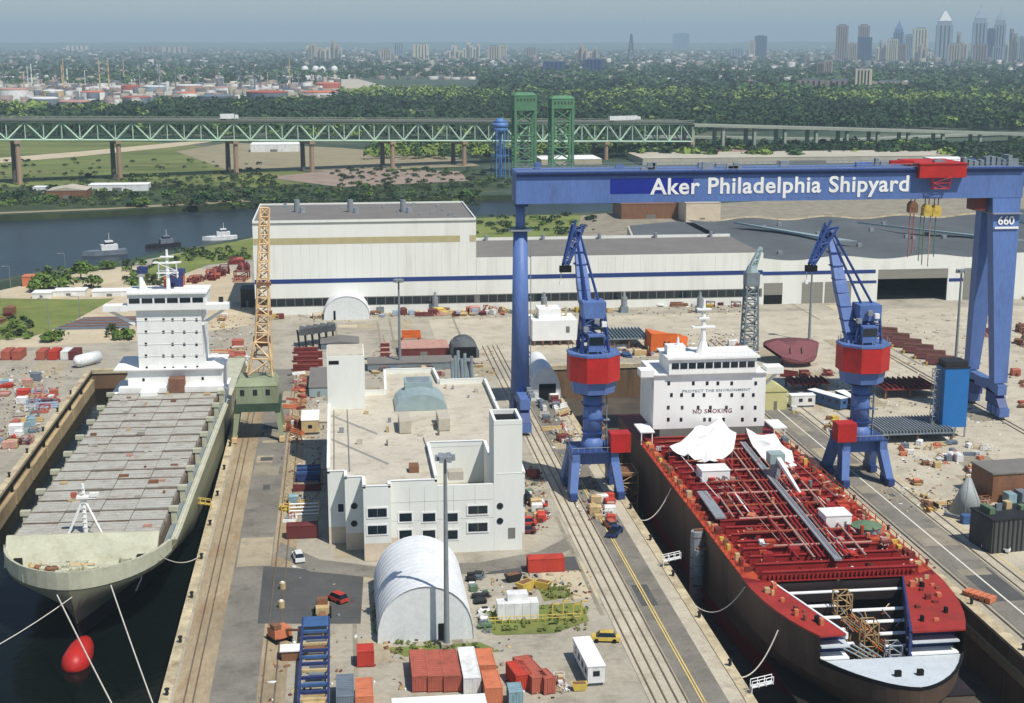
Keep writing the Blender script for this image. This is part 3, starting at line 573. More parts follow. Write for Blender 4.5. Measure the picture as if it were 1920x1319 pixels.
for x in (11.8, 14.6, 20, 24): MB().box(x, x+.07, -.03, 0, 3.4, 13.1).build('wall_joint', 'joint', t)
for i in range(n_):
    a, b2_ = Vector(poly[i]), Vector(poly[(i+1) % n_]); d = (b2_-a).normalized(); nr = Vector((-d.y, d.x))*.2; zc = RZ+(.46 if i < 7 else 1.11); MB().beam((a.x+nr.x, a.y+nr.y, zc), (b2_.x+nr.x, b2_.y+nr.y, zc), .6, .6, .1, .1).build('parapet_cap', 'white', t)
# curved skylight
m = MB(); K = 12; x0, x1, y0, y1 = 11.4, 23.0, 52.5, 63
for k in range(K+1):
    a = math.pi*k/K; x = (x0+x1)/2-(x1-x0)/2*math.cos(a); z = RZ+3.6*math.sin(a); m.v += [(x, y0, z), (x, y1, z)]
m.f = [(2*k, 2*k+2, 2*k+3, 2*k+1) for k in range(K)]+[tuple(2*k for k in range(K+1))]+[tuple(2*k+1 for k in range(K, -1, -1))]
m.build('skylight', 'mint_glass', t); MB().box(14, 20.2, 60, 66, RZ, RZ+4.6).build('skylight_box', 'mint_glass', t); MB().box(14.6, 19.6, 60.6, 65.4, RZ+4.6, RZ+4.7).build('skylight_pane', 'crane_grey', t)
for x, y, mt in ((11.6, 34, 'roof_light'), (19.8, 35, 'roof_light')): MB().box(x, x+2.4, y, y+8, RZ+.1, RZ+2.6).build('air_handler', mt, t)
MB().box(12.2, 14.0, 6, 8.5, RZ, RZ+1.3).build('air_handler', 'c_brown', t); MB().box(19.2, 22, 1, 3.6, RZ-.2, RZ+1.4).build('air_handler', 'roof_light', t)
for p0, p1 in (((-2.4, 50, RZ+.2), (7, 34, RZ+.2)), ((-2.4, 31, RZ+.2), (8.5, 12, RZ+.2)), ((16.3, 30, RZ+.2), (17, 3, RZ+.2)), ((-1.9, 8, RZ+.2), (-1.9, 55, RZ+.2)), ((1, 8, RZ+.2), (1, 55, RZ+.2))): MB().bar(p0, p1, .13).build('roof_pipe', 'steel_grey', t)
for x, z in ((3.4, 17.5), (9.6, RZ+1)): pass
def win(x0, x1, y0, y1, Yw, fr=True):
    a, b2_ = AY(x0, y1, Yw), AY(x1, y0, Yw); a.y = b2_.y = Yw-255.5
    o = MB().box(a.x-.3, b2_.x+.3, a.y-.1, a.y-.02, a.z-.3, b2_.z+.3).build('window', 'white', t)
    MB().box(a.x, b2_.x, a.y-.14, a.y-.1, a.z, b2_.z).build('pane', 'glass', o)
    nm = max(1, int((b2_.x-a.x)/1.3))
    for i in range(1, nm): MB().box(a.x+(b2_.x-a.x)*i/nm-.05, a.x+(b2_.x-a.x)*i/nm+.05, a.y-.17, a.y-.14, a.z, b2_.z).build('mullion', 'shade_grey', o)
for y0, y1 in ((953, 970), (985, 1002)): win(690, 725, y0, y1, 252.8)
for y0, y1 in ((962, 978), (994, 1011)):
    for x0, x1 in ((749, 772), (793, 816), (836, 858)): win(x0, x1, y0, y1, 255.5)
for y0, y1 in ((948, 964), (980, 997)): win(878, 914, y0, y1, 255.45)
for px, py, Yw in ((664, 949, 259), (664, 982, 259), (937.5, 949, 255.45), (937.5, 977, 255.45)):
    a = AY(px, py, Yw); MB().cyl((a.x, Yw-255.5-.1, a.z), (a.x, Yw-255.5, a.z), .62, .62, 14).build('round_window', 'glass', t)
win(634, 644, 945, 960, 263); a = AY(955, 990, 255.5); MB().box(a.x-.2, a.x+1.1, -.15, 0, a.z-2, a.z).build('door', 'shade_grey', t)
MB().box(33.3, 33.75, -.3, .6, 9, 11).build('wall_box', 'black', t)
# ---------------- ships ----------------
cl = lambda x: max(0., min(1., x))
def hull_shell(m, ys, levels, close_top=False):
    # levels: list of functions y -> (halfbreadth, z); port and starboard strips
    nl = len(levels)
    for s in (-1, 1):
        o = len(m.v)
        for y in ys:
            for lv in levels:
                hb, z, yo = lv(y); m.v.append((s*hb, y+yo, z))
        for i in range(len(ys)-1):
            for k in range(nl-1):
                a = o+i*nl+k; q = (a, a+nl, a+nl+1, a+1); m.f.append(q if s > 0 else q[::-1])
    o = len(m.v)
    for lv in levels:
        hb, z, yo = lv(ys[-1]); m.v += [(-hb, ys[-1]+yo, z), (hb, ys[-1]+yo, z)]
    for k in range(nl-1): m.f.append((o+2*k, o+2*k+1, o+2*k+3, o+2*k+2))
    return m
def curve(name, pts, r, mat, parent=None, n=5, **k):
    m = MB()
    for a, b in zip(pts[:-1], pts[1:]): m.cyl(a, b, r, r, n, caps=False)
    return m.build(name, mat, parent, **k)
def sag(a, b, s, n=12):
    a, b = Vector(a), Vector(b); return [a.lerp(b, i/n)-Vector((0, 0, s*4*(i/n)*(1-i/n))) for i in range(n+1)]
# --- container ship
SX, SY = -45.7, 226.6; HB = 15.0; LN = 180.; SR = R(-1.2)
S1 = thing('container_ship', 'olive grey container ship with bare hatch covers and white bridge tower in the wet dock', 'ship', (SX, SY, 0), SR)
ys = [4.5, 4.8, 5.4, 6.4, 8, 10, 12.5, 15, 18, 22, 26, 32, 40, 55, 80, 110, 140, 165, LN]
hd = lambda y: HB*(1-(1-cl((y-4.5)/25.5))**2.3)**.56 if y < 30 else HB
hm = lambda y: HB*(1-(1-cl((y-4.4)/44))**1.9)**1.0
hw = lambda y: HB*(1-(1-cl((y-4.4)/58))**1.6)**1.15
ztop = lambda y: 7.2+1.3*(1-cl(y/24))
m = hull_shell(MB(), ys, [lambda y: (hd(y), ztop(y) if y < 24 else 5.9, 0), lambda y: (hd(y)*.985, 4.5, .2*(1-cl(y/30))), lambda y: (hm(y)*.98, .5, 2.5*(1-cl(y/60))), lambda y: (hw(y)*.97, -2.5, 4.5*(1-cl(y/60)))])
smooth(m.build('hull', 'hull_olive', S1))
m = hull_shell(MB(), ys, [lambda y: (hw(y)*.97, -2.5, 4.5*(1-cl(y/60))), lambda y: (hw(y)*.9, -6., 6*(1-cl(y/60))), lambda y: (hw(y)*.6, -11., 7*(1-cl(y/60)))]); smooth(m.build('underbody', 'hull_low', S1))
m = MB(); nu, nv = 14, 8
for i in range(nv+1):
    a = math.pi*i/nv
    for j in range(nu):
        b = 2*math.pi*j/nu; m.v.append((1.5+2.35*math.sin(a)*math.cos(b), -1.2-(3.9 if math.cos(a) > 0 else 13)*math.cos(a)*.75, -5.2+2.5*math.sin(a)*math.sin(b)))
for i in range(nv):
    for j in range(nu): m.f.append((i*nu+j, i*nu+(j+1) % nu, (i+1)*nu+(j+1) % nu, (i+1)*nu+j))
smooth(m.build('bulb', 'bulb_red', S1))
pl = [(hd(y)*.99, y) for y in ys if y <= 22.1]; sheet('forecastle_deck', [[(-x, y) for x, y in pl]+[(x, y) for x, y in reversed(pl)]], 5.2, 'deck_olive', kind=None, parent=S1)
pl = [(hd(y)*.995, y) for y in ys if y >= 22]; sheet('main_deck', [[(-x, y) for x, y in pl]+[(x, y) for x, y in reversed(pl)]], 5.6, 'deck_olive', kind=None, parent=S1)
m = MB()
for a, b in zip(ys[:9], ys[1:10]):
    for s in (-1, 1): m.hexa([(s*hd(a)*.93, a+.3, 5.2), (s*hd(b)*.95, b+.3, 5.2), (s*hd(b), b, 5.2), (s*hd(a), a, 5.2)], [(s*hd(a)*.96, a+.15, ztop(a)+.05), (s*hd(b)*.97, b+.15, ztop(b)+.05), (s*hd(b)*1.005, b, ztop(b)+.05), (s*hd(a)*1.005, a, ztop(a)+.05)])
m.build('bulwark', 'deck_olive', S1)
MB().hexa([(-13.2, 16.2, 5.2), (12.2, 16.2, 5.2), (12.4, 17, 5.2), (-13.4, 17, 5.2)], [(-13.6, 20.8, 9.3), (12.6, 20.8, 9.3), (12.6, 21.4, 9.3), (-13.6, 21.4, 9.3)]).build('breakwater', 'deck_olive', S1)
for x in (-10.5, 10.2): MB().box(x-.7, x+.7, 13.6, 15.4, 5.2, 7.2).build('fairlead', 'black', S1)
rn = random.Random(11)
for i in range(30):
    x, y = rn.uniform(-7.5, 7.5), rn.uniform(9, 15); h = rn.uniform(.6, 1.5)
    m = MB().cyl((x-.8, y, 5.9), (x+.8, y, 5.9), .55, .55, 8).box(x-1, x-.7, y-.6, y+.6, 5.2, 5.9+h*.5).box(x+.7, x+1, y-.6, y+.6, 5.2, 5.9+h*.4); m.build('winch', rn.choice(['deck_olive', 'tarp', 'c_brown', 'deck_olive', 'c_tan', 'hull_olive']), S1)
for s in (-1, 1):
    for k in range(5): MB().cyl((s*(2.4+k*1.6), 7.5+k*1.3, 5.2), (s*(2.4+k*1.6), 7.5+k*1.3, 6.1), .3, .3, 8).build('bollard', 'deck_olive', S1)
# hatch covers
hc = MB().box(-3.05, 3.05, 0, 5.6, 0, .8)
for yy in (1.3, 2.8, 4.3): hc.box(-3.0, 3.0, yy-.06, yy+.06, .8, .9)
hcm = hc.mesh('hatch_cover', 'hatch_grey'); MB().box(-12.8, 12.6, 22.6, 125.6, 5.6, 7.9).build('hatch_coaming', 'hatch_gap', S1)
row = 0; y = 23.0
bkt = MB().box(-.5, .5, 0, .7, 5.6, 9.2).box(-.9, .9, -.2, .9, 8.4, 9.3).mesh('lashing_post', 'deck_olive')
while y < 122:
    for c in range(4): piece('hatch_cover', hcm, S1, (-9.5+c*6.25, y, 7.9+.12*((row+c) % 2)))
    MB().box(-12.6, 12.4, y+5.62, y+5.82, 7.9, 8.95).build('cross_bar', 'hatch_gap', S1)
    if row % 2: 
        piece('lashing_post', bkt, S1, (-13.5, y+5.6, 0)); piece('lashing_post', bkt, S1, (13.3, y+5.6, 0))
        MB().box(-12.7, 12.5, y+5.85, y+6.1, 7.9, 8.55).build('lashing_bar', 'rust_brown', S1); y += 7.0
    else: y += 6.0
    row += 1
curve('side_rail', [(14.8, 24, 7.0), (14.8, 127, 7.0)], .06, 'tarp', S1)
MB().box(12.9, 13.6, 24, 127, 5.6, 6.1).build('side_pipe', 'crane_grey', S1)
for i in range(24): 
    s = rn.choice([-1, 1]); MB().box(-12+rn.random()*23, -11+rn.random()*23, 24+rn.random()*100, 25+rn.random()*100, 8.7, 9.3) if 0 else None
for i in range(30):
    x, yq = rn.uniform(-12, 12), rn.uniform(24, 125); MB().box(x, x+rn.uniform(.4, 2.2), yq, yq+rn.uniform(.3, .8), 8.8, 9.1+rn.random()*.4).build('loose_fitting', rn.choice(['c_brown', 'c_tan', 'c_pink', 'rust_brown', 'hatch_grey', 'hatch_grey']), S1)
# house
W1 = lambda px, py, Y=356.: (lambda v: Vector((v.x-SX-2.77, Y-SY, v.z)))(AY(px, py, Y))
HY = 129.
MB().box(-11.6, 13.8, HY-2.5, HY, 5.6, 10.2).build('house_podium', 'white', S1)
hs = MB().box(-9.6, 13.6, HY, HY+15, 5.6, 14.2).build('house_base', 'white', S1)
for a in ((-13.9, -9.6), (13.6, 14.1)): MB().box(a[0], a[1], HY, HY+15, 5.6, 8.2).build('side_shelter', 'white', S1)
MB().box(-12.8, 13.9, HY-1, HY+15, 14.2, 14.5).build('boat_deck', 'white', S1)
tw = MB().box(-6.8, 8.9, HY+.5, HY+14, 14.5, 29.2).build('house_tower', 'white', S1)
for z in (17.4, 20.4, 23.4, 26.4): MB().box(-6.9, 9.0, HY+.42, HY+.5, z, z+.12).build('deck_seam', 'stucco', tw)
wm = MB().box(-.28, .28, -.07, 0, -.38, .38).mesh('window', 'glass')
for py in (600, 623, 646, 668): 
    for px in (274, 307, 324, 346, 369):
        if not (px == 307 and py == 646): p = W1(px, py); piece('window', wm, tw, (p.x, HY+.5, p.z))
for px, py in ((276, 690), (310, 690), (326, 690), (349, 689), (371, 688), (270, 712), (381, 709)): p = W1(px, py); piece('window', wm, hs, (p.x, HY, p.z))
MB().box(.6, 4.4, HY-3.2, HY, 5.6, 12.4).build('stair_recess', 'rust_brown', S1); MB().box(-6, -2, HY-5, HY-2.5, 5.6, 9.6).build('deck_store', 'white', S1)
br = MB().box(-8.6, 10.2, HY-.5, HY+10, 29.2, 33.2).build('bridge', 'white', S1); MB().box(-9, 10.6, HY-1, HY+10.5, 33.2, 33.5).build('bridge_roof', 'white', br)
bw = MB().box(-1.3, 1.3, -.08, 0, -.6, .6).mesh('window', 'glass')
for i in range(6): piece('window', bw, br, (-6.9+i*3.05, HY-.5, 31.6))
for s, x0, x1 in ((-1, -14.6, -8.6), (1, 10.2, 15.8)):
    MB().box(x0, x1, HY-.5, HY+3.2, 29.0, 30.4).build('bridge_wing', 'white', S1); xa = x1 if s < 0 else x0; xb = x0+1 if s < 0 else x1-1
    MB().beam((xb, HY+1.5, 29), ((-6.8 if s < 0 else 8.9), HY+1.5, 25.2), .6, .8).build('wing_strut', 'white', S1)
for i in range(20): MB().box(-8.4+i*.95, -8.34+i*.95, HY-.9, HY-.84, 33.5, 34.5).build('rail_post', 'white', br)
MB().box(-8.8, 10.4, HY-.92, HY-.84, 34.45, 34.55).build('rail', 'white', br)
ms = thing_ = MB().cyl((.8, HY+4, 33.5), (.8, HY+4, 43.5), .55, .3, 8).build('mast', 'white', S1)
for z, wd in ((37.6, 2.6), (40.2, 3.4), (41.6, 1.6)): MB().box(.8-wd, .8+wd, HY+3.2, HY+4.8, z, z+.25).build('yard', 'white', ms)
m = MB(); lattice(m, (.9, HY+4, 36.5), (.9, HY+4, 40.2), 4.6, 4.2, 2, .14, .1, 1.8, 1.8); m.build('radar_frame', 'white', ms)
MB().box(-.8, 3.8, HY+8, HY+13, 29.5, 36.2).build('funnel', 'orange', S1); MB().box(.6, 4.0, HY+7.8, HY+8, 33.6, 36.0).build('funnel_panel', 'navy', S1); MB().box(-.9, 4.0, HY+7.9, HY+13.1, 36.2, 37.4).build('funnel_cap', 'navy', S1)
p = W1(262, 560); MB().cyl((p.x, HY+6, 29), (p.x-.3, HY+6, 37.6), .9, .55, 8).build('vent_post', 'white', S1); MB().box(p.x-1, p.x+1.4, HY+5, HY+7, 37.4, 39).build('vent_cap', 'navy', S1); MB().beam((p.x+2, HY+6, 31), (p.x, HY+6, 36), .5, .4).build('vent_brace', 'white', S1)
MB().cyl((13.6, HY+3, 30.4), (13.6, HY+3, 31.6), .6, .6, 8).build('wing_drum', 'c_black', S1)
# foremast
zt = AY(148, 905, 250).z; fm = MB().cyl((-.4, 22.5, 9), (-.4, 22.5, zt), .45, .28, 8).build('foremast', 'white', S1)
for x in (-3.2, 2.6): MB().bar((x, 21.5, 9), (-.4, 22.5, zt-2.6), .32).build('mast_leg', 'white', fm)
MB().box(-2.3, 1.8, 21.8, 23, zt-2.6, zt-2.2).build('mast_platform', 'white', fm); MB().box(-2.4, -1.5, 21.6, 22.4, zt-2.2, zt-1.4).build('light', 'c_red', fm); MB().box(.8, 2.4, 21.7, 22.3, zt-2.2, zt-1.5).build('light', 'white', fm)
for i in range(9): MB().box(-.75, -.05, 22.0, 22.1, 10+i*.9, 10.1+i*.9).build('rung', 'white', fm)
# mooring ropes
def onhull(px, py, y): v = AY(px, py, y); return v
curve('mooring_rope', sag(onhull(208, 1098, 228.5), G(296, 1345, .5), .3), .11, 'rope', label='white mooring rope from the container ship starboard bow to the pier', cat='rope')
curve('mooring_rope', sag(onhull(107, 1116, 225), G(258, 1412, .5), .3), .11, 'rope', label='white mooring rope from the container ship stem slanting toward the pier', cat='rope')
curve('mooring_rope', sag(onhull(135, 1120, 224.5), (-73, 200, .5), 2.2), .09, 'rope', label='slack dark mooring rope from the bow to the far dock wall', cat='rope')
curve('mooring_rope', sag(onhull(300, 1042, 242), G(372, 1045, .4), 1.2), .09, 'rope', label='short slack rope from the ship shoulder to the pier edge', cat='rope')
curve('anchor_chain', [onhull(266, 1050, 241), onhull(265, 1085, 241), onhull(255, 1108, 241)], .14, 'rope', label='anchor chain hanging from the olive bow', cat='chain')
# --- tanker
TX, TY = 81.2, 178.; TB = 16.4; TL = 147.
S2 = thing('tanker', 'unfinished tanker with red deck and open bow on blocks in the dry dock', 'ship', (TX, TY, 0))
td = lambda y: TB*(1-(1-cl((y-5)/36))**2.2)**.62 if y < 41 else TB
tw_ = lambda y: TB*(1-(1-cl((y-6)/48))**1.8)**.9
ya = [5.0, 5.3, 6, 7, 8.5, 10.5, 13, 16]; yb = [16, 19, 22, 26, 30, 35, 41, 60, 90, 120, 136, TL]
lo = [lambda y: (tw_(y)*.98+.02, -4.5, 0), lambda y: (tw_(y)*.9, -9.6, 1.2)]
m = hull_shell(MB(), ya, [lambda y: (td(y)*.99, 3.0, 0), lambda y: (td(y)*.9+tw_(y)*.08, 0, 0), lo[0]]); m.f = m.f[:-2]
hull_shell(m, yb, [lambda y: (td(y), 7.0, 0), lambda y: (td(y)*.985, 3, 0), lambda y: (td(y)*.9+tw_(y)*.08, 0, 0), lo[0]])
o = m.build('hull', 'hull_brown', S2)
m = hull_shell(MB(), ya+yb[1:], lo); smooth(m.build('bottom', 'hull_red', S2))
pl = [(td(y)*.985, y) for y in ya]; sheet('fore_platform', [[(-x, y) for x, y in pl]+[(x, y) for x, y in reversed(pl)]], 3.02, 'primer_grey', kind=None, parent=S2)
m = MB()
for a, b in zip(ya[:-1], ya[1:]):
    for s in (-1, 1): m.hexa([(s*td(a)*.97, a, 2.7), (s*td(b)*.97, b, 2.7), (s*td(b)*1.004, b, 2.7), (s*td(a)*1.004, a, 2.7)], [(s*td(a)*.97, a, 3.35), (s*td(b)*.97, b, 3.35), (s*td(b)*1.004, b, 3.35), (s*td(a)*1.004, a, 3.35)])
m.build('bow_rim', 'black', S2)
for x in (-1.6, 1.8): MB().box(x-.45, x+.45, 9.3, 9.9, 3.02, 3.9).build('towing_eye', 'black', S2)
# red shoulders around the open bow
def plate(name, pts, z, mt, th=.3):
    m = MB().prism([(p[0], p[1]) for p in pts], z-th, z); return m.build(name, mt, S2)
YO = 38.2
lft = [(-td(y), y) for y in (16, 19, 22, 26, 30, 35, YO)]; plate('shoulder_plate', [(-7.2, 16.3)]+lft[::1]+[(-12.2, YO)], 7.05, 'bow_red')
rgt = [(td(y), y) for y in (16, 19, 22, 26, 30, 35, YO)]; plate('shoulder_plate', [(2.7, 16.0)]+rgt+[(10.2, YO)], 7.05, 'bow_red')
MB().hexa([(-12.2, YO, 6.2), (-11.9, YO, 6.2), (-6.9, 16.3, 6.2), (-7.3, 16.3, 6.2)], [(-12.2, YO, 7.2), (-11.9, YO, 7.2), (-6.9, 16.3, 7.2), (-7.3, 16.3, 7.2)]).build('opening_rim', 'tarp', S2)
MB().hexa([(10.2, YO, 2.2), (10.5, YO, 2.2), (3.0, 16, 2.2), (2.6, 16, 2.2)], [(10.2, YO, 7.1), (10.5, YO, 7.1), (3.0, 16, 7.1), (2.6, 16, 7.1)]).build('opening_bulkhead', 'navy', S2)
MB().box(-13, 13, YO-.1, YO+.3, -4, 6.6).build('collision_bulkhead', 'hull_low', S2); MB().box(-14, 14, 16.5, YO, -4.3, -4).build('tank_floor', 'hull_low', S2)
for i, (yy, zz, x0, x1, wd) in enumerate(((36.8, 5.6, -11.2, -1.2, .5), (36.8, 5.6, .4, 9.6, .5), (31.4, 4.4, -1, 8.4, .6), (28, 3.8, .4, 7.2, .6), (24.6, 3.2, 1.2, 6, .6), (21.2, 2.6, 1.0, 4.6, .6), (18.6, 2.0, .6, 3.2, .5), (33.4, 4.6, -10.6, -2.6, .6), (30, 4.0, -9.8, -3.2, .6), (26.6, 3.4, -9, -3.6, .5), (22.5, 2.8, -8.2, -3.6, .5))):
    MB().box(x0, x1, yy-.5, yy+.5, zz-1.6, zz-.15).build('web_frame', 'hull_low', S2); MB().box(x0, x1, yy-wd, yy+wd*.6, zz-.15, zz).build('frame_flange', 'tarp', S2)
for sx, x0, x1 in ((-1, -11, -6.6), (1, 3.2, 10.6)):
    for z in (5.2, 3.3): MB().box(x0, x1, 16.1, 18.5, z-.25, z).build('cut_stringer', 'tarp' if z < 5 else 'primer_grey', S2)
    MB().box(x0, x1, 18.5, 18.8, 2.6, 6.7).build('cut_web', 'navy', S2)
m = MB(); lattice(m, (-2.2, 32, -4), (-2.2, 32, 7.2), 2.4, 2.4, 6, .18, .14); lattice(m, (-.6, 24, -4), (-.6, 24, 5.6), 2.2, 2.2, 5, .18, .14); m.build('scaffold_tower', 'wood', S2)
m = MB(); lattice(m, (1, 18, -1.5), (1, 18, 4.4), 2.0, 2.0, 4, .2, .14); m.build('scaffold_tower', 'steel_grey', S2)
for k in range(6): MB().bar((-2.6+k*.35, 31, 3+k*.2), (2+k*.4, 17+k*.5, 1.2), .16).build('staging_plank', rn.choice(['orange', 'wood', 'wood', 'rust_brown']), S2)
for k in range(4): MB().bar((-8+k*1.2, 18, 4.6), (-4+k, 17.5, 2.4), .22).build('brace', 'crane_grey', S2)
for k in range(60):
    x, y, z = rn.uniform(-8, 7), rn.uniform(18, 36), rn.uniform(-1, 4.5)
    if -7.2-(y-16)*.22 < x < 2.4+(y-16)*.33: MB().bar((x, y, z), (x+rn.uniform(-2, 2), y+rn.uniform(-2, 2), z+rn.uniform(-1.5, 1.8)), .14).build('scaffold_tube', rn.choice(['wood', 'steel_grey', 'rust_brown', 'c_tan', 'orange']), S2)
for k in range(26):
    s = rn.choice([-1, 1]); y = rn.uniform(19, 37); xi = (7.4+(y-16)*.23) if s < 0 else (3.2+(y-16)*.35); x = rn.uniform(xi+.3, td(y)-1.2)*s
    MB().box(x-.2, x+rn.uniform(.1, .7), y, y+rn.uniform(.2, .9), 7.05, 7.3+rn.random()*.8).build('shoulder_fitting', rn.choice(['rust_red', 'c_brown', 'c_orange', 'black', 'c_tan']), S2)
# cargo deck
pl = [(td(y)*.998, y) for y in (YO, 41, 60, 100, 130, TL)]; sheet('cargo_deck', [[(-x, y) for x, y in pl]+[(x, y) for x, y in reversed(pl)]], 7.0, 'deck_red', kind=None, parent=S2)
for s in (-1, 1): 
    MB().prism([(s*13.6, YO+1), (s*16.3, YO+2.5), (s*16.3, 124), (s*13.6, 124)][::s], 7.0, 7.06).build('side_deck', 'deck_edge', S2)
    curve('bulwark_rail', [(s*16.1, 40, 8.1), (s*16.1, 124, 8.1)], .08, 'deck_edge', S2)
    for i in range(24): MB().box(s*16.1-.07, s*16.1+.07, 42+i*3.4, 42.14+i*3.4, 7, 8.1).build('rail_post', 'deck_edge', S2)
gm = MB().box(-13.4, 13.4, -.18, .18, 7.0, 8.3).box(-13.4, 13.4, -.35, .35, 8.3, 8.42).mesh('deck_girder', 'beam_red'); gs = MB().box(-13.2, 13.2, -.1, .1, 7.0, 7.55).mesh('deck_stiffener', 'deck_red')
for i in range(23): piece('deck_girder', gm, S2, (0, YO+1.2+i*3.75, 0))
for i in range(67):
    if i % 3: piece('deck_stiffener', gs, S2, (0, YO+1.2+i*1.25, 0))
for i in range(34): MB().box(-12.4+i*.74, -12.26+i*.74, YO+.5, YO+3.2, 7.0, 7.9).build('bow_stiffener', 'beam_red', S2)
LS = lambda px, py, z: G(px, py, z)-Vector((TX, TY, 0))
a, b = LS(1572, 1050, 9.2), LS(1392, 830, 9.2); MB().beam(a, b, 1.3, 1.3, .35, .35).build('catwalk', 'steel_grey', S2)
for s in (-.65, .65): curve('catwalk_rail', [a+Vector((s, 0, 1)), b+Vector((s, 0, 1))], .06, 'deck_red', S2)
for i in range(16): p = a.lerp(b, (i+.5)/16); MB().box(p.x-.5, p.x+.5, p.y-.12, p.y+.12, 7, 9.1).build('catwalk_leg', 'beam_red', S2)
for i, off in enumerate((-3.4, -2.4, -1.6, 1.6, 2.3, 3.2, 5.6, -6.2)): curve('cargo_pipe', [a+Vector((off, 2, -.3)), b+Vector((off, -4, -.3))], .24, 'beam_red' if i % 3 else 'c_pink', S2, 6)
for i in range(10):
    y = 50+i*7.4; x0 = rn.uniform(-12, -7); curve('branch_pipe', [(x0, y, 8.9), (rn.uniform(6, 12), y, 8.9)], .18, 'pipe_rust' if i % 2 else 'c_pink', S2, 6)
for i in range(30): 
    x, y = rn.uniform(-12, 12), rn.uniform(44, 118); MB().cyl((x, y, 8), (x, y, 8.8+rn.random()), .35, .35, 7).build('valve', rn.choice(['beam_red', 'c_orange', 'deck_edge', 'c_red2', 'crane_grey']), S2)
for i in range(14):
    x, y = rn.choice([-1, 1])*rn.uniform(5, 12), rn.uniform(46, 100); MB().box(x-.9, x+.9, y-.7, y+.7, 7, 8.6+rn.random()*.8).build('tank_hatch', rn.choice(['c_red2', 'beam_red', 'deck_edge']), S2)
a, b = LS(1316, 922, 8.8), LS(1352, 972, 8.8); MB().beam(a, b, 2.0, 2.0, .3, .3).build('access_ramp', 'steel_grey', S2)
for k in (2.6, 4.4, 6.0): curve('deck_pipe', [a+Vector((k, -2, 0)), b+Vector((k-.2, 0, 0))], .2, 'c_pink' if k < 5 else 'tarp', S2, 6)
for i in range(16): x = rn.uniform(-12.5, 12.5); y0 = rn.uniform(42, 80); curve('deck_line', [(x, y0, 8.6+.1*(i % 4)), (x+rn.uniform(-.6, .6), min(122, y0+rn.uniform(14, 50)), 8.6+.1*(i % 4))], .1, rn.choice(['beam_red', 'c_pink', 'deck_red', 'pipe_rust', 'tarp']), S2, 5)
for i in range(46):
    x, y = rn.uniform(-13, 13), rn.uniform(42, 122); MB().box(x, x+rn.uniform(.4, 2.4), y, y+rn.uniform(.3, 1.2), 7, 7.8+rn.random()*1.2).build('deck_fitting', rn.choice(['beam_red', 'deck_red', 'hull_low', 'deck_edge', 'c_brown', 'c_pink', 'tarp']), S2)
for s in (-1, 1):
    for i in range(30): y = 42+i*2.7+rn.random(); MB().box(s*14.8-.5, s*14.8+rn.uniform(0, .7), y, y+rn.uniform(.4, 1.4), 7.06, 7.5+rn.random()*.9).build('side_fitting', rn.choice(['c_orange', 'deck_edge', 'c_tan', 'c_brown', 'c_yellow', 'rust_red']), S2)
# tanker house
W2 = lambda px, py, Y=303.: (lambda v: Vector((v.x-TX, Y-TY, v.z)))(AY(px, py, Y)); HY = 125.
MB().box(-11.4, 12.2, HY, HY+16, 7, 9.4).build('house_podium', 'shade_grey', S2)
for s in (-1, 1):
    MB().box(s*15-1.6, s*15+1.6, HY-4, HY+3, 9.7, 10.0).build('side_platform', 'tarp', S2)
    for k in (0, 1): MB().box(s*15-1.4+k*2.4, s*15-1.2+k*2.4, HY-3.9, HY-3.7, 7, 9.7).build('platform_post', 'tarp', S2)
hs = MB().box(-12.9, 12.5, HY, HY+14, 9.4, 22.0).build('house_block', 'white', S2)
wm2 = MB().box(-.3, .3, -.07, 0, -.42, .42).mesh('window', 'glass')
for py, xs in ((719, (1254, 1300, 1326, 1346, 1372, 1417)), (741, (1259, 1278, 1299.5, 1320, 1350, 1372, 1393, 1412.5)), (764.5, (1253, 1279, 1309, 1332, 1362, 1391.5, 1416)), (787, (1253, 1277, 1321, 1331, 1356.5, 1392, 1416))):
    for px in xs: p = W2(px, py); piece('window', wm2, hs, (p.x, HY, p.z))
p, q = W2(1279, 736.5), W2(1407, 732); tx = text('lettering', 'PROTECT THE ENVIRONMENT', .82, 'crane_grey', hs, (p.x, HY-.03, p.z), (R(90), 0, 0), off=.01, ext=.02, spacing=1.1); tx.scale.x = (q.x-p.x)/max(v.co.x for v in tx.data.vertices)
p, q = W2(1298.5, 776), W2(1372, 776); tx = text('lettering', 'NO SMOKING', 1.35, 'c_maroon', hs, (p.x, HY-.03, p.z), (R(90), 0, 0), off=.02, ext=.02, spacing=1.15); tx.scale.x = (q.x-p.x)/max(v.co.x for v in tx.data.vertices)
for a, b in ((-16, -12.9), (12.5, 16.4)): MB().box(a, b, HY-.4, HY+3.4, 21.4, 22.9).build('bridge_wing', 'white', S2)
for s, xa, xb in ((-1, -15.4, -12.9), (1, 15.8, 12.5)): MB().beam((xa, HY+1.6, 21.4), (xb, HY+1.6, 18.4), .5, .6).build('wing_strut', 'white', S2)
br = MB().box(-9.8, 10.0, HY-1, HY+9, 22.0, 25.4).build('bridge', 'white', S2); MB().box(-10.3, 10.6, HY-1.5, HY+9.6, 25.4, 25.8).build('bridge_roof', 'white', br)
MB().box(-12.9, 12.5, HY-.6, HY, 21.7, 22.0).build('bridge_ledge', 'white', S2)
bw = MB().box(-.8, .8, -.08, 0, -.65, .65).mesh('window', 'glass')
for i in range(10): piece('window', bw, br, (-8.4+i*1.9, HY-1, 23.9))
for i in range(21): MB().box(-10.1+i*1.0, -10.04+i*1.0, HY-1.4, HY-1.34, 25.8, 26.8).build('rail_post', 'white', br)
MB().box(-10.2, 10.4, HY-1.42, HY-1.32, 26.75, 26.85).build('rail', 'white', br)
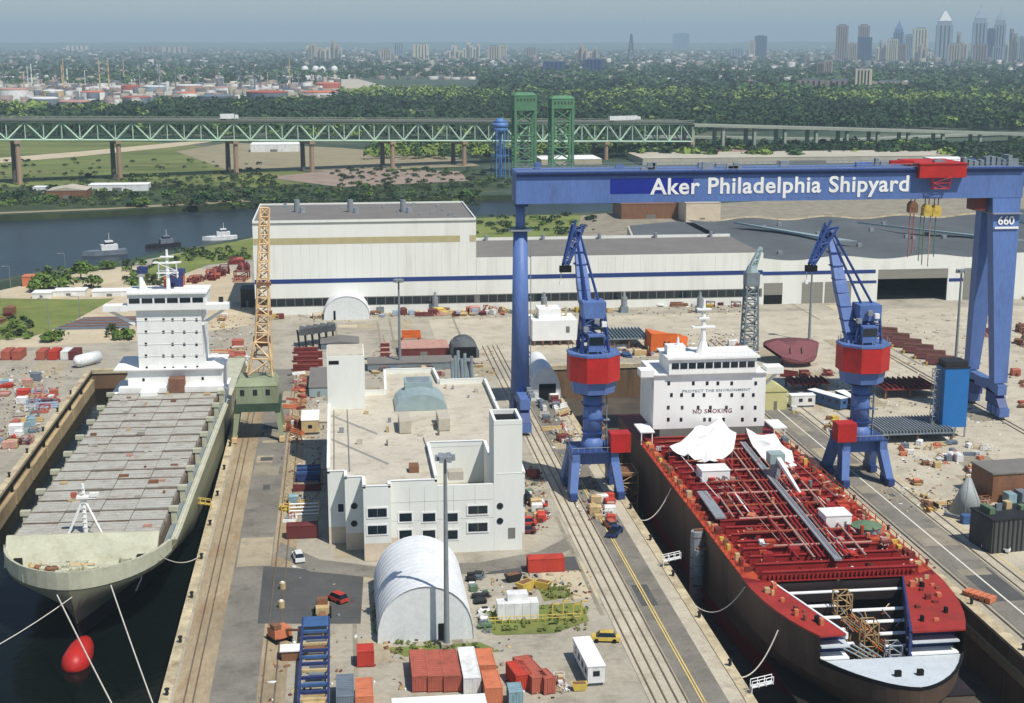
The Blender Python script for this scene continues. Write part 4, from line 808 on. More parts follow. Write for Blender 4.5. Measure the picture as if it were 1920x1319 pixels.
MB().box(-9.6, -5.5, HY+2, HY+5, 25.8, 27.8).build('roof_locker', 'white', br)
ms = MB().cyl((-1.3, HY+3, 25.8), (-1.3, HY+3, 38.0), .75, .3, 8).build('mast', 'white', S2); MB().cyl((-1.3, HY+3, 25.8), (-1.3, HY+3, 28.5), 1.6, .75, 8).build('mast_foot', 'white', ms)
for z, wd in ((31.6, 2.6), (33.6, 1.2), (35.6, 1.6)): MB().box(-1.3-wd, -1.3+wd, HY+2.2, HY+3.8, z, z+.3).build('yard', 'white', ms)
MB().cyl((-7, HY+3, 27.8), (-7, HY+3, 29.6), .4, .2, 8).build('satellite_dome', 'white', br)
# things on the tanker deck
def tarp(name, label, pts, zs, peak):
    t = thing(name, label, 'tarpaulin', G(pts[0][0], pts[0][1], 7)); P_ = [G(x, y, 8)-t.location+Vector((0, 0, z)) for (x, y), z in zip(pts, zs)]
    n0 = len(P_); D_ = []
    for i in range(n0):
        for k in range(5):
            f = k/5; D_.append(P_[i].lerp(P_[(i+1) % n0], f)+Vector((0, 0, -.9*math.sin(math.pi*f))))
    c = sum(P_, Vector())/n0+Vector((0, 0, peak)); n_ = len(D_); m = MB(); m.v = [c]; K = 6
    for r in range(1, K+1):
        for i, p in enumerate(D_):
            q = c.lerp(p, r/K); q.z += .3*noise.noise((q.x*.5, q.y*.5, 3))+.1*math.sin(i*2.4+r)-.35*math.sin(math.pi*r/K); m.v.append(q)
    for i in range(n_):
        j = (i+1) % n_; m.f.append((0, 1+i, 1+j))
        for r in range(K-1): o = 1+r*n_; m.f.append((o+i, o+n_+i, o+n_+j, o+j))
    smooth(m.build('cloth', 'tarp', t))
    for p in P_[::2]: MB().cyl((p.x, p.y, 0), (p.x, p.y, p.z), .1, .1, 5).build('prop', 'steel_grey', t)
tarp('tarpaulin', 'big white tarpaulin tent over the tanker deck left of the catwalk', [(1255, 856), (1305, 822), (1352, 812), (1380, 838), (1372, 866), (1330, 878), (1290, 868)], [2.2, 2.8, 3.6, 3.2, 2.2, 1.6, 1.8], .9)
tarp('tarpaulin', 'white tarpaulin shelter over the tanker deck right of the catwalk', [(1398, 826), (1452, 832), (1484, 862), (1494, 886), (1450, 884), (1416, 860)], [2.8, 2.4, 2.0, 1.6, 1.6, 2.2], .7)
def cabin(name, label, cat, px0, px1, py, h, dp, z, mt, roofm='tarp'):
    a, b = G(px0, py, z), G(px1, py, z); t = thing(name, label, cat, a); wd = b.x-a.x
    MB().box(0, wd, 0, dp, 0, h).build('body', mt, t); MB().box(-.1, wd+.1, -.1, dp+.1, h, h+.15).build('roof', roofm, t); MB().box(wd*.72, wd*.82, -.04, 0, .3, h*.6).build('door', 'shade_grey', t); return t
cabin('deck_cabin', 'white box cabin with a small door on the tanker deck beside a round cover', 'cabin', 1548, 1598, 995, 2.6, 4.5, 7.6, 'tarp')
cabin('deck_cabin', 'white box shelter on the tanker deck below the big tarpaulin', 'cabin', 1316, 1370, 908, 2.6, 4.5, 7.6, 'tarp')
c_ = G(1625, 985, 8.6); t = thing('round_cover', 'round grey green tank cover beside the white deck cabin', 'cover', c_); MB().cyl((0, 0, -1.5), (0, 0, 0), 2.6, 2.6, 16).build('drum', 'crane_grey', t); MB().cyl((0, 0, 0), (0, 0, .8), 2.8, .6, 16).build('lid', 'c_green', t)
c_ = G(1452, 912, 7); t = thing('hose_crane', 'white hose crane with slanted jib folded on the tanker deck', 'crane', c_); MB().cyl((0, 0, 0), (0, 0, 5), 1.2, 1.0, 10).build('pedestal', 'steel_grey', t); MB().box(-1.5, 1.5, -1.5, 1.5, 5, 7).build('cab', 'mint_glass', t)
MB().beam((0, 0, 6.5), G(1500, 925, 9)-c_, .9, .4).build('jib', 'tarp', t)
for i in range(6): a_ = i*1.05; MB().box(2.2*math.cos(a_)-.5, 2.2*math.cos(a_)+.5, 2.2*math.sin(a_)-.5, 2.2*math.sin(a_)+.5, 0, 1.6).build('winch', ['navy', 'steel_grey', 'wood'][i % 3], t)
# fender tubes hanging on the tanker side
for px, y0, y1, r, mt in ((1321, 985, 1130, 1.1, 'steel_grey'), (1343, 1035, 1100, .9, 'crane_grey')):
    v = G(px, 1010, 5); t = thing('ventilation_duct', 'long silver ventilation duct hanging down the tanker side' if r > 1 else 'short dull duct hanging beside the silver duct on the tanker side', 'duct', (TX-TB-1.3, v.y+(0 if r > 1 else -1.5), 0))
    z1 = 6.5 if r > 1 else 3.5; MB().cyl((0, 0, -7.5 if r > 1 else -3), (0, 0, z1), r, r, 10).build('tube', mt, t)
    for k in range(5): MB().cyl((0, 0, z1-1-k*2), (0, 0, z1-.8-k*2), r*1.1, r*1.1, 10).build('band', 'shade_grey', t)
    MB().box(-.4, 1.6, -.3, .3, z1, z1+.4).build('bracket', 'rust_brown', t)
for a, b, s, lb in (((1270, 915), (1205, 975), 2.2, 'slack rope between the tanker side and the dock coping near the jib crane'), ((1400, 1100), (1305, 1130), 3.0, 'slack rope hanging from the tanker side beside the silver duct'), ((1490, 1180), (1400, 1270), 2.0, 'slack rope from the tanker bow shoulder down to the dock coping')):
    p, q = G(*a, 6.5), G(*b, .4); p.x = TX-TB-.1; q.x = 58.2; curve('mooring_rope', sag(p, q, s), .1, 'rope', label=lb, cat='rope')
# keel blocks
kb = MB().box(-3, 3, -.8, .8, DF, -9.5).mesh('keel_block', 'concrete')
for i in range(14): tag(piece('keel_block', kb, None, (TX, TY+14+i*11, 0)), 'concrete keel block under the tanker hull', 'keel block', 'keel blocks under the tanker')
# ---------------- yard things ----------------
def arch_tent(label, px0, px1, py, ht_px, ln, ribs, rz=0, opening=None, shell='tent'):
    a, b = G(px0, py), G(px1, py); w_ = (b-a).length; h = HT((px0+px1)/2, py, ht_px); t = thing('arched_tent', label, 'tent', (a+b)/2, rz)
    prof = lambda k, n_: (-w_/2*math.cos(math.pi*k/n_)*(1-.06*math.sin(math.pi*k/n_)), h*math.sin(math.pi*k/n_)**.72 if 0 < k < n_ else 0)
    n_ = 20; m = MB()
    for k in range(n_+1): x, z = prof(k, n_); m.v += [(x, 0, z), (x, ln, z)]
    m.f = [(2*k, 2*k+2, 2*k+3, 2*k+1) for k in range(n_)]; smooth(m.build('shell', shell, t))
    m = MB(); m.v = [(prof(k, n_)[0], .15, prof(k, n_)[1]) for k in range(n_+1)]; m.f = [tuple(range(n_+1))]; m.build('end_wall', 'tent_end', t)
    m = MB(); m.v = [(prof(k, n_)[0], ln-.15, prof(k, n_)[1]) for k in range(n_+1)]; m.f = [tuple(range(n_+1))]; m.build('end_wall', 'tent_end', t)
    for i in range(ribs):
        y = ln*i/(ribs-1); m = MB()
        for k in range(n_):
            (x0, z0), (x1, z1) = prof(k, n_), prof(k+1, n_); m.cyl((x0*1.003, y, z0*1.003), (x1*1.003, y, z1*1.003), .06, .06, 4, False)
        m.build('rib', shell, t)
    if opening: x0, x1, z1 = opening; MB().box(x0, x1, .02, .12, .05, z1).build('doorway', 'black', t)
    return t
arch_tent('large white arched fabric tent with ribbed sides in front of the office block', 709, 889, 1203, 1100, 24, 14, 0, (2.0, 3.4, 2.9))
arch_tent('small white arched tent standing at the foot of the tall hall', 608, 694, 600, 556, 12, 6, 0, (-4.6, -3.9, 3.2))
arch_tent('white arched tent with a dark square opening beside the gantry crane west leg', 996, 1052, 752, 690, 20, 8, 0, (-1.9, 2.6, 4.6))
def light_pole(label, px, py, top, lamps=6, group=None):
    b = G(px, py); h = HT(px, py, top); t = thing('light_mast', label, 'light mast', b, 0, group)
    MB().cyl((0, 0, 0), (0, 0, h-1), .48, .26, 10).build('pole', 'pole_grey', t); MB().box(-.9, .9, -.9, .9, 0, .8).build('footing', 'concrete', t)
    MB().cyl((0, 0, h-1), (0, 0, h-.7), 1.3, 1.3, 10).build('head_ring', 'pole_grey', t)
    for i in range(lamps): a = 2*math.pi*i/lamps; MB().box(1.2*math.cos(a)-.35, 1.2*math.cos(a)+.35, 1.2*math.sin(a)-.3, 1.2*math.sin(a)+.3, h-1.5, h-.6).build('floodlight', 'steel_grey', t)
    return t
light_pole('tall grey floodlight mast in front of the large arched tent', 838, 1214, 846)
light_pole('tall grey floodlight mast behind the office block', 750, 690, 520)
light_pole('slender floodlight mast in front of the big hall doorway', 1788, 735, 502)
light_pole('thin floodlight mast on the open yard east of the grey lattice crane', 1517, 640, 500, 2)
def street_lamp(label, px, py, top):
    b = G(px, py); h = HT(px, py, top); t = thing('street_lamp', label, 'street lamp', b); MB().cyl((0, 0, 0), (0, 0, h), .16, .1, 6).build('pole', 'pole_grey', t); MB().bar((0, 0, h), (-2.2, 0, h+.2), .14).build('arm', 'pole_grey', t); MB().box(-3.0, -2, -.25, .25, h, h+.25).build('lamp_head', 'steel_grey', t)
street_lamp('grey lamp post beside the orange shed on the river shore', 20, 540, 500); street_lamp('grey lamp post by the shore trees', 122, 500, 476); street_lamp('thin lamp post on the grass behind the steel plates', 92, 620, 560); street_lamp('lamp post on the sand flat near the ship bridge', 150, 600, 556)
# containers
CM = {}
def cont_meshes(col, L, W=2.44, H=2.6):
    k = (col, L, W, H)
    if k not in CM:
        m = MB().box(-W/2, W/2, .05, L, .12, H-.03); nr = int(L/.6)
        for i in range(nr):
            y = .3+i*(L-.6)/max(1, nr-1)
            for s in (-1, 1): m.box(s*W/2-.04, s*W/2+.04, y-.14, y+.14, .25, H-.2)
            m.box(-W/2+.15, W/2-.15, y-.12, y+.12, H-.04, H+.02)
        fr = MB()
        for s in (-1, 1):
            for y in (.05, L-.05): fr.box(s*W/2-.09, s*W/2+.09, y-.09, y+.09, 0, H+.04)
            fr.box(s*W/2-.07, s*W/2+.07, .1, L-.1, H-.06, H+.05)
        for y in (.05, L-.05): fr.box(-W/2, W/2, y-.08, y+.08, H-.08, H+.05)
        d = MB().box(-W/2+.12, -.03, 0, .06, .2, H-.15).box(-W/2+.4, -W/2+.46, -.05, 0, .3, H-.3).box(-.4, -.34, -.05, 0, .3, H-.3)
        d2 = MB().box(.03, W/2-.12, 0, .06, .2, H-.15).box(.34, .4, -.05, 0, .3, H-.3).box(W/2-.46, W/2-.4, -.05, 0, .3, H-.3)
        CM[k] = [m.mesh('body', col), fr.mesh('frame', col), d.mesh('door', col), d2.mesh('door', col)]
    return CM[k]
def container(label, px, py, col, L=6.1, rz=0, z=0, W=2.44, H=2.6, group=None, loc=None):
    t = thing('shipping_container', label, 'container', loc or G(px, py, z), rz, group)
    for nm, me in zip(('body', 'frame', 'door', 'door'), cont_meshes(col, L, W, H)): piece(nm, me, t)
    return t
for i, (px, lb) in enumerate(((790, 'rust red container at the outer end of the row of three'), (819.5, 'rust red container in the middle of the row of three'), (849, 'rust red container next to the white container'))): container(lb, px, 1299, 'c_red', 9.4)
container('white container beside the rust red row', 886, 1303, 'c_white', 11.2)
container('orange red container behind the white container', 914, 1278, 'c_orange', 6.1); container('orange container with rusty doors beside the white container', 926, 1322, 'c_orange', 6.1)
container('short red container of the leaning pair', 983, 1297, 'c_red2', 5.2, R(10)); container('long rust red container of the leaning pair', 1013, 1301, 'c_red', 8.0, R(14)); container('narrow rust red container against the leaning pair', 1031, 1303, 'c_red', 3.4, R(14), W=1.6)
container('pale teal container at the foot of the leaning red pair', 968, 1330, 'c_teal', 3.2, W=1.9)
container('dark grey container beside the blue rack', 648, 1338, 'c_grey', 7.4); container('rusty orange container beside the dark grey one', 684, 1338, 'c_orange', 6.2); container('bright red orange open container behind the rusty orange one', 686, 1252, 'c_red2', 3.0)
container('bright red waste skip on the asphalt ramp', 989, 1071, 'c_red2', 6.6, R(-90)); container('maroon container lying across the clutter beside the office', 538, 1008, 'c_maroon', 6.0, R(-90))
# white trailers
def trailer(label, px, py, L, rz, col='c_white', W=2.6, H=3.2):
    t = thing('site_trailer', label, 'trailer', G(px, py), rz); MB().box(-W/2, W/2, 0, L, .6, H).build('body', col, t); MB().box(-W/2-.1, W/2+.1, -.1, L+.1, H, H+.15).build('roof', 'tarp', t)
    MB().box(-.5, .5, -.06, 0, 1.7, 2.5).build('window', 'glass', t); MB().box(-W/2+.2, W/2-.2, .3, L-.3, 0, .6).build('skirt', 'c_grey', t)
    for i in range(int(L/2.5)): MB().box(W/2, W/2+.06, .9+i*2.5, 1.9+i*2.5, 1.6, 2.5).build('window', 'glass', t); MB().box(-W/2-.06, -W/2, .9+i*2.5, 1.9+i*2.5, 1.6, 2.5).build('window', 'glass', t)
    return t
a, b = G(1118, 1288), G(1090, 1232); trailer('long white trailer parked alone near the crane rails', 1118, 1288, (b-a).length, math.atan2(-(b-a).x, (b-a).y)); 
trailer('wide white site office with pale roof behind the rust red containers', 910, 1352, 13, R(90), 'c_white', 3.4, 3.2)
trailer('white office trailer standing against the office block', 582, 816, 10, 0, 'c_tan', 4.2, 3.6); trailer('white storage trailer beside the yellow gable shed', 1525, 762, 6.4, R(90)); trailer('blue and white trailer under the east jib crane', 1582, 770, 12, R(26), 'c_blue'); trailer('dark blue trailer beside the blue and white one', 1606, 770, 9, R(10), 'navy')
for i, (x, c) in enumerate(((10, 'c_red'), (31, 'c_red'), (76, 'c_red'), (99, 'c_red2'), (122, 'c_white'), (137, 'c_maroon'))):
    container(['rust red container with dark doors at the end of the shore row', 'rust red open ended container in the shore row', 'rust red container before the gap in the shore row', 'bright red container beside the white one in the shore row', 'white container in the row of red containers by the wet dock', 'maroon container between the white container and the white tank'][i], x, 676, c, 6.5, R(-4))
t = thing('storage_tank', 'white horizontal storage tank lying at the dock corner beside the containers', 'tank', G(146, 690), R(-38)); m = MB().cyl((0, 0, 1.9), (0, 8, 1.9), 1.8, 1.8, 14); m.cyl((0, -1, 1.9), (0, 0, 1.9), .8, 1.8, 14); smooth(m.build('shell', 'tent', t)); MB().box(-1.4, 1.4, 1, 1.6, 0, .9).box(-1.4, 1.4, 6, 6.6, 0, .9).build('saddle', 'c_grey', t)
# blue rack
a, b = G(588, 1350), G(588, 1178); t = thing('pipe_rack', 'long blue steel rack with crossbars and stored timber beside the containers', 'rack', a, 0); L = (b-a).length
for s in (-2.1, 2.1): MB().box(s-.18, s+.18, 0, L, 1.5, 2.0).build('side_beam', 'navy', t)
for i in range(14):
    y = .5+i*(L-1)/13; MB().box(-2.0, 2.0, y-.25, y+.25, 1.5, 1.9).build('crossbar', ['navy', 'c_tan', 'navy', 'c_blue'][i % 4], t)
    if i % 2 == 0:
        for s in (-2.1, 2.1): MB().box(s-.15, s+.15, y-.15, y+.15, 0, 1.5).build('leg', 'navy', t)
for i in range(9): y = 2+i*(L-4)/9; MB().box(-1.8+rnd.random(), 1.2+rnd.random()*.6, y, y+.9, 1.0, 1.5).build('stored_timber', rnd.choice(['c_tan', 'wood', 'c_brown', 'c_grey']), t)
MB().box(-2, 2, L-4, L, 1.9, 2.05).build('end_plate', 'c_blue', t)
# switchgear and railings on the grass
t = thing('switchgear', 'white electrical switchgear cabinets on the grass plot', 'cabinet', G(933, 1166)); wd = (G(1012, 1166)-G(933, 1166)).x
for i in range(5): MB().box(i*wd/5+.02, (i+1)*wd/5-.02, 0, 2.6, .1, 3.0).build('cabinet', 'c_white', t)
MB().box(1.8, 5.2, 1.0, 3.2, 3.0, 4.2).build('upper_box', 'c_white', t)
t = thing('safety_railing', 'yellow safety railing beside the white switchgear', 'railing', G(915, 1172)); p1 = G(1090, 1168)-t.location
for i in range(14): x = p1.x*i/13; MB().box(x-.06, x+.06, -.06, .06, 0, 1.3).build('post', 'c_yellow', t)
for z in (.7, 1.25): MB().bar((0, 0, z), (p1.x, 0, z), .09).build('rail', 'c_yellow', t)
for i, px in enumerate((1036, 1056, 1075, 1090)): tag(MB().box(-.12, .12, -.12, .12, 0, 2.4).box(-.12, 1.2, -.1, .1, 2.2, 2.4).build('guard_post', 'c_yellow'), 'yellow steel guard post on the grass plot', 'guard post', 'guard posts by the switchgear').location = G(px, 1158-6*(i % 2))
def skip(label, px, py, col, rz, s=1.): 
    t = thing('waste_skip', label, 'skip', G(px, py), rz); MB().hexa([(-1*s, -.7*s, .1), (1*s, -.7*s, .1), (1*s, .7*s, .1), (-1*s, .7*s, .1)], [(-1.5*s, -.8*s, 1.4*s), (1.5*s, -.8*s, 1.4*s), (1.5*s, .8*s, 1.4*s), (-1.5*s, .8*s, 1.4*s)]).build('body', col, t); MB().box(-1.2*s, 1.2*s, -.6*s, .6*s, 1.4*s, 1.43*s).build('load', 'c_brown', t)
skip('yellow skip tilted beside the red skip ramp', 985, 1106, 'c_yellow', R(40), 1.1); skip('yellow skip turned askew on the weeds', 1018, 1104, 'c_yellow', R(-35), 1.0); skip('black skip with white load near the yellow skips', 962, 1090, 'c_black', R(20), 1.); skip('small yellow skip beside the long white trailer', 1086, 1294, 'c_yellow', 0, .8)
# vehicles
def car(name, label, px, py, col, rz, L=4.6, W=1.85, bed=False):
    t = thing(name, label, 'pickup truck' if bed else 'car', G(px, py), rz)
    MB().hexa([(-W/2, -L/2, .35), (W/2, -L/2, .35), (W/2, L/2, .35), (-W/2, L/2, .35)], [(-W/2+.05, -L/2+.05, .95), (W/2-.05, -L/2+.05, .95), (W/2-.05, L/2-.05, .95), (-W/2+.05, L/2-.05, .95)]).build('body', col, t)
    y0, y1 = (-.2, 1.5) if bed else (-1.5, 1.1)
    c = MB().hexa([(-W/2+.1, y0-.2, .95), (W/2-.1, y0-.2, .95), (W/2-.1, y1+.4, .95), (-W/2+.1, y1+.4, .95)], [(-W/2+.3, y0+.2, 1.6), (W/2-.3, y0+.2, 1.6), (W/2-.3, y1-.2, 1.6), (-W/2+.3, y1-.2, 1.6)]).build('cabin', 'glass', t)
    MB().box(-W/2+.3, W/2-.3, y0+.2, y1-.2, 1.6, 1.66).build('roof', col, c)
    if bed: MB().box(-W/2+.15, W/2-.15, -L/2+.15, y0-.3, .95, 1.0).build('bed', 'black', t)
    for sx in (-1, 1):
        for sy in (-1, 1): MB().cyl((sx*W/2-.12, sy*L*.31, .36), (sx*W/2+.1, sy*L*.31, .36), .36, .36, 10).build('wheel', 'black', t)
    return t
car('pickup_truck', 'blue pickup truck on the dock road in front of the jib crane', 1152, 1003, 'navy', R(-30), 5.2, 2, True); car('pickup_truck', 'silver pickup truck beside the dark corrugated shed', 1868, 1032, 'c_white', R(48), 5.2, 2, True)
car('parked_car', 'yellow car parked beside the crane rails', 1135, 1202, 'c_yellow', R(80)); car('parked_car', 'small red car on the dark asphalt apron', 634, 1128, 'c_red2', R(40), 3.6); car('parked_car', 'dark car parked between the office and the crane leg', 983, 935, 'c_black', R(15))
for i, (px, py, c, nm) in enumerate(((1145, 990, 'c_red', 'red'), (560, 1050, 'c_white', 'white'), (985, 985, 'c_red2', 'bright red'), (983, 1000, 'c_maroon', 'maroon'))): car('parked_car', nm+' car parked '+['on the dock road behind the blue pickup', 'on the pier road near the office', 'in the row beside the office', 'in the row beside the office'][i], px, py, c, R(90 if i > 1 else 10))
# sheds and odd structures
def box_building(name, label, x0, x1, py, top, dp, wall, roof, z=0, gable=False, rz=0):
    a, b = G(x0, py, z), G(x1, py, z); wd = (b-a).length; h = HT(x0, py, top, z)-z; t = thing(name, label, 'shed', a, rz)
    if gable:
        h0 = h*.72; MB().box(0, wd, 0, dp, 0, h0).build('wall', wall, t); m = MB(); m.v = [(-.3, -.2, h0), (wd/2, -.2, h), (wd+.3, -.2, h0), (-.3, dp+.2, h0), (wd/2, dp+.2, h), (wd+.3, dp+.2, h0)]; m.f = [(0, 1, 4, 3), (1, 2, 5, 4), (0, 2, 1), (3, 4, 5), (0, 3, 5, 2)]; m.build('roof', roof, t)
    else: MB().box(0, wd, 0, dp, 0, h).build('wall', wall, t); MB().box(-.15, wd+.15, -.15, dp+.15, h, h+.25).build('roof', roof, t)
    MB().box(wd*.4, wd*.55, -.06, 0, 0, min(2.4, h*.6)).build('door', 'shade_grey', t)
    return t, wd, h
box_building('gable_shed', 'pale yellow gable shed beside the tanker bridge', 1434, 1476, 770, 722, 9, 'shed_yellow', 'shed_yellow', gable=True)
t, wd, h = box_building('stair_tower', 'tall bright blue clad tower standing on scaffold legs in the east yard', 1765, 1812, 822, 712, 5.5, 'scaf_blue', 'c_black')
for c in t.children:
    if c.name.startswith(('wall', 'roof', 'door')): c.location.z += 2.6 if not c.name.startswith('door') else 0
for x in (.2, wd-.2):
    for y in (.2, 5.3): MB().box(x-.15, x+.15, y-.15, y+.15, 0, 2.7).build('leg', 'steel_grey', t)
m = MB(); lattice(m, (-1, 2.6, 0), (-1, 2.6, h+2), 1.6, 1.6, 10, .12, .1); m.build('scaffold', 'steel_grey', t); MB().box(.2, wd-.4, .4, 5, h+2.8, h+4.2).build('roof_housing', 'c_black', t)
b = G(1812, 962); h = HT(1812, 962, 897); t = thing('cone_block', 'tall pale grey steel cone standing on the east yard', 'cone', b); smooth(MB().cyl((0, 0, .3), (0, 0, h), 3.6, .5, 20).build('cone', 'cone_grey', t)); MB().cyl((0, 0, 0), (0, 0, .3), 4.2, 4.2, 16).build('base_ring', 'concrete', t)
for i in range(6): a_ = i*1.05; MB().bar((3.61*math.cos(a_), 3.61*math.sin(a_), .3), (.52*math.cos(a_), .52*math.sin(a_), h), .06).build('seam', 'steel_grey', t)
t = thing('barrier_line', 'grey concrete barriers with a blue box in front of the steel cone', 'barrier', G(1770, 968)); q = G(1840, 985)-t.location
for i in range(5): p = q*(i/5); MB().beam(p+Vector((0, 0, .4)), p+q*.17+Vector((0, 0, .4)), .6, .6, .8, .8).build('barrier', 'c_grey', t)
MB().box(q.x*.5-1, q.x*.5+1, q.y*.5-2.6, q.y*.5-.9, 0, 1.8).build('blue_box', 'c_blue', t)
a = G(1858, 1040); t = thing('corrugated_shed', 'long dark corrugated shed at the edge of the east yard', 'shed', a, R(8)); MB().box(0, 26, 0, 7.5, 0, 6.5).build('wall', 'asphalt_dark', t); MB().box(-.2, 26, -.2, 7.6, 6.5, 6.8).build('roof', 'c_black', t)
for i in range(26): MB().box(i+.2, i+.5, -.12, 0, .2, 6.4).build('rib', 'c_black', t)
for i in range(10): MB().box(1+i*2.4, 2.2+i*2.4, 2+rnd.random()*3, 3.5+rnd.random()*3, 6.8, 7.3+rnd.random()).build('roof_unit', rnd.choice(['c_grey', 'c_green', 'c_tan']), t)
a = G(1859, 943); t = thing('brick_store', 'brown sided store with grey roof and parked gear at the yard edge', 'shed', a, R(4)); MB().box(0, 24, 0, 9, 0, 6).build('wall', 'c_brown', t); MB().box(-.2, 24, -.2, 9.2, 6, 6.3).build('roof', 'roof_grey', t)
for i in range(7): MB().box(2+i*2.6, 3.8+i*2.6, -3.2-rnd.random()*2, -.6, 0, 1.5+rnd.random()*1.6).build('stored_machine', rnd.choice(['c_black', 'c_teal', 'c_grey', 'c_red', 'c_white']), t)
box_building('flat_shed', 'low grey roofed annex left of the office lift tower', 580, 617, 745, 728, 24, 'mint_glass', 'roof_grey'); box_building('flat_shed', 'low brown roofed annex behind the office trailer', 597, 617, 806, 792, 18, 'roof_tan', 'roof_tan')
box_building('long_shed', 'long pink roofed low shed behind the office', 752, 842, 670, 655, 12, 'c_maroon', 'c_pink', gable=False); box_building('long_shed', 'long grey flat shed between the office and the pink shed', 690, 850, 697, 684, 9, 'crane_grey', 'roof_grey')
t, wd, h = box_building('curved_shed', 'grey hump roofed shed behind the office lift tower', 602, 672, 656, 641, 10, 'c_grey', 'roof_grey', gable=True)
box_building('orange_cabin', 'orange cabin on the river shore', 42, 74, 538, 520, 6, 'c_orange', 'c_orange')
for i, (x0, x1, y) in enumerate(((100, 158, 556), (172, 240, 557), (60, 95, 560))): box_building('white_shed', ['long white roofed shed on the shore behind the grass', 'white roofed shed on the shore next to the sand flat', 'small white hut at the end of the shore sheds'][i], x0, x1, y, y-9, 7, 'c_white', 'tarp')
t, wd, h = box_building('coal_hopper', 'black sloping hopper against the tall hall corner', 452, 477, 577, 545, 10, 'c_black', 'c_black')
box_building('barn', 'brown roofed open barn on the far river bank', 88, 160, 374, 352, 22, 'c_brown', 'roof_light', gable=True); box_building('long_barn', 'long white low barn on the far river bank', 166, 276, 360, 348, 14, 'c_white', 'tarp'); box_building('white_hut', 'small white hut beside the brown barn on the far bank', 62, 84, 362, 352, 9, 'c_white', 'tarp')
box_building('silo_block', 'tan concrete block building beyond the dark roofed workshop', 1286, 1352, 418, 382, 25, 'stone_base', 'roof_light'); box_building('silo_block', 'weathered brown clad block beside the tan concrete building', 1165, 1284, 412, 384, 25, 'c_brown', 'rust_brown')
box_building('flat_warehouse', 'very long pale roofed warehouse behind the gantry beam', 1205, 1850, 310, 298, 60, 'roof_light', 'roof_light'); box_building('red_house', 'low red brick building among the trees before the viaduct', 1350, 1412, 296, 284, 20, 'c_maroon', 'c_pink'); box_building('flat_warehouse', 'white flat warehouse at the east end behind the red trolley', 1770, 1865, 318, 303, 40, 'c_white', 'tarp')
box_building('flat_warehouse', 'white roofed store on the dirt lot under the truss bridge', 470, 560, 286, 272, 30, 'c_white', 'tarp'); box_building('flat_warehouse', 'pale store between the lift bridge towers', 1015, 1130, 310, 300, 40, 'sand', 'tarp')
# ship blocks and steel
def block(name, label, px, py, build, rz=0, cat='ship block', group=None):
    t = thing(name, label, cat, G(px, py), rz, group); build(t); return t
def bowblk(t):
    m = MB(); n_ = 12
    top = [(-9+18*i/n_, -1-5.5*math.sin(math.pi*i/n_)*0, 0) for i in range(n_+1)]
    for i in range(n_+1):
        a = math.pi*i/n_; x = -8.6*math.cos(a); m.v += [(x, 9+4.5*math.sin(a), 5.4+.9*math.sin(a)), (x*.62, 1.5-2.5*math.sin(a), 3.2-1.2*math.sin(a)), (x*.6, 2-2.3*math.sin(a), 2.4-1.2*math.sin(a)), (x*.98, 9.5+4.3*math.sin(a), 4.5+.8*math.sin(a))]
    for i in range(n_):
        o = 4*i
        for k in range(4): m.f.append((o+k, o+4+k, o+4+(k+1) % 4, o+(k+1) % 4))
    smooth(m.build('shell_plate', 'maroon', t))
    m = MB(); m.v = [(-8.6, 9, 5.3), (8.6, 9, 5.3), (5.2, 1.6, 3.1), (-5.2, 1.6, 3.1), (0, 13.6, 6.2), (0, -1.1, 2.1)]; m.f = [(0, 3, 5, 4), (4, 5, 2, 1)]; m.build('deck_plate', 'maroon', t)
    for x in (-4, 0, 4): MB().box(x-.2, x+.2, 4, 4.6, 0, 3.4).build('stand', 'rust_red', t)
    for x in (-2, 1.5): MB().bar((x, 3, 3.9), (x+1.2, 6.6, 5.2), .25).build('stiffener', 'rust_brown', t)
block('bow_block', 'maroon bow shaped hull section resting upturned on the east yard', 1500, 690, bowblk)
def deckhouse(t):
    MB().box(-7.4, 6.8, 0, 12, 1.6, 8.0).build('body', 'tarp', t); MB().box(-5, 2, 3, 11, 8, 11).build('upper_body', 'tarp', t); MB().box(3.2, 4.4, -.05, 0, 4, 6).build('door', 'shade_grey', t)
    for i in range(6): MB().box(-7+i*2.7, -6.4+i*2.7, 0, .6, 0, 1.6).build('stand', 'rust_brown', t)
    for i in range(6): MB().box(-6+i*2, -5.4+i*2, 4+rnd.random()*4, 5+rnd.random()*4, 8, 9.6+rnd.random()*2).build('vent', 'c_tan', t)
block('deckhouse_block', 'white deckhouse section on stands between the cranes and the hall', 1042, 648, deckhouse)
def orangeblk(t):
    MB().hexa([(-6.5, 0, .8), (4.8, 0, .8), (6.5, 9, .8), (-6.5, 9, .8)], [(-6.2, 0, 6.0), (1.5, .5, 6.0), (7.5, 9, 3.0), (-6.2, 9, 6.0)]).build('shell_plate', 'orange', t)
    for x in (-5, 0, 4): MB().box(x-.4, x+.4, 1, 2, 0, .8).build('stand', 'rust_brown', t)
    for x in (-2, -.8): MB().box(x-.25, x+.25, -.06, 0, 2.4, 3.6).build('opening', 'black', t)
block('hull_block', 'orange primed hull section standing before the dry dock head', 1258, 662, orangeblk)
def panel(mt, w_, d_, z=2.6, ribs=12, rm=None):
    def f(t):
        MB().box(-w_/2, w_/2, 0, d_, z, z+.3).build('plate', mt, t)
        for i in range(ribs): x = -w_/2+w_*(i+.5)/ribs; MB().box(x-.12, x+.12, .1, d_-.1, z+.3, z+1.0).build('stiffener', rm or mt, t)
        for x in (-w_/2+.6, 0, w_/2-.6):
            for y in (.4, d_-.6): MB().box(x-.25, x+.25, y, y+.4, 0, z).build('stand', 'rust_brown', t)
    return f
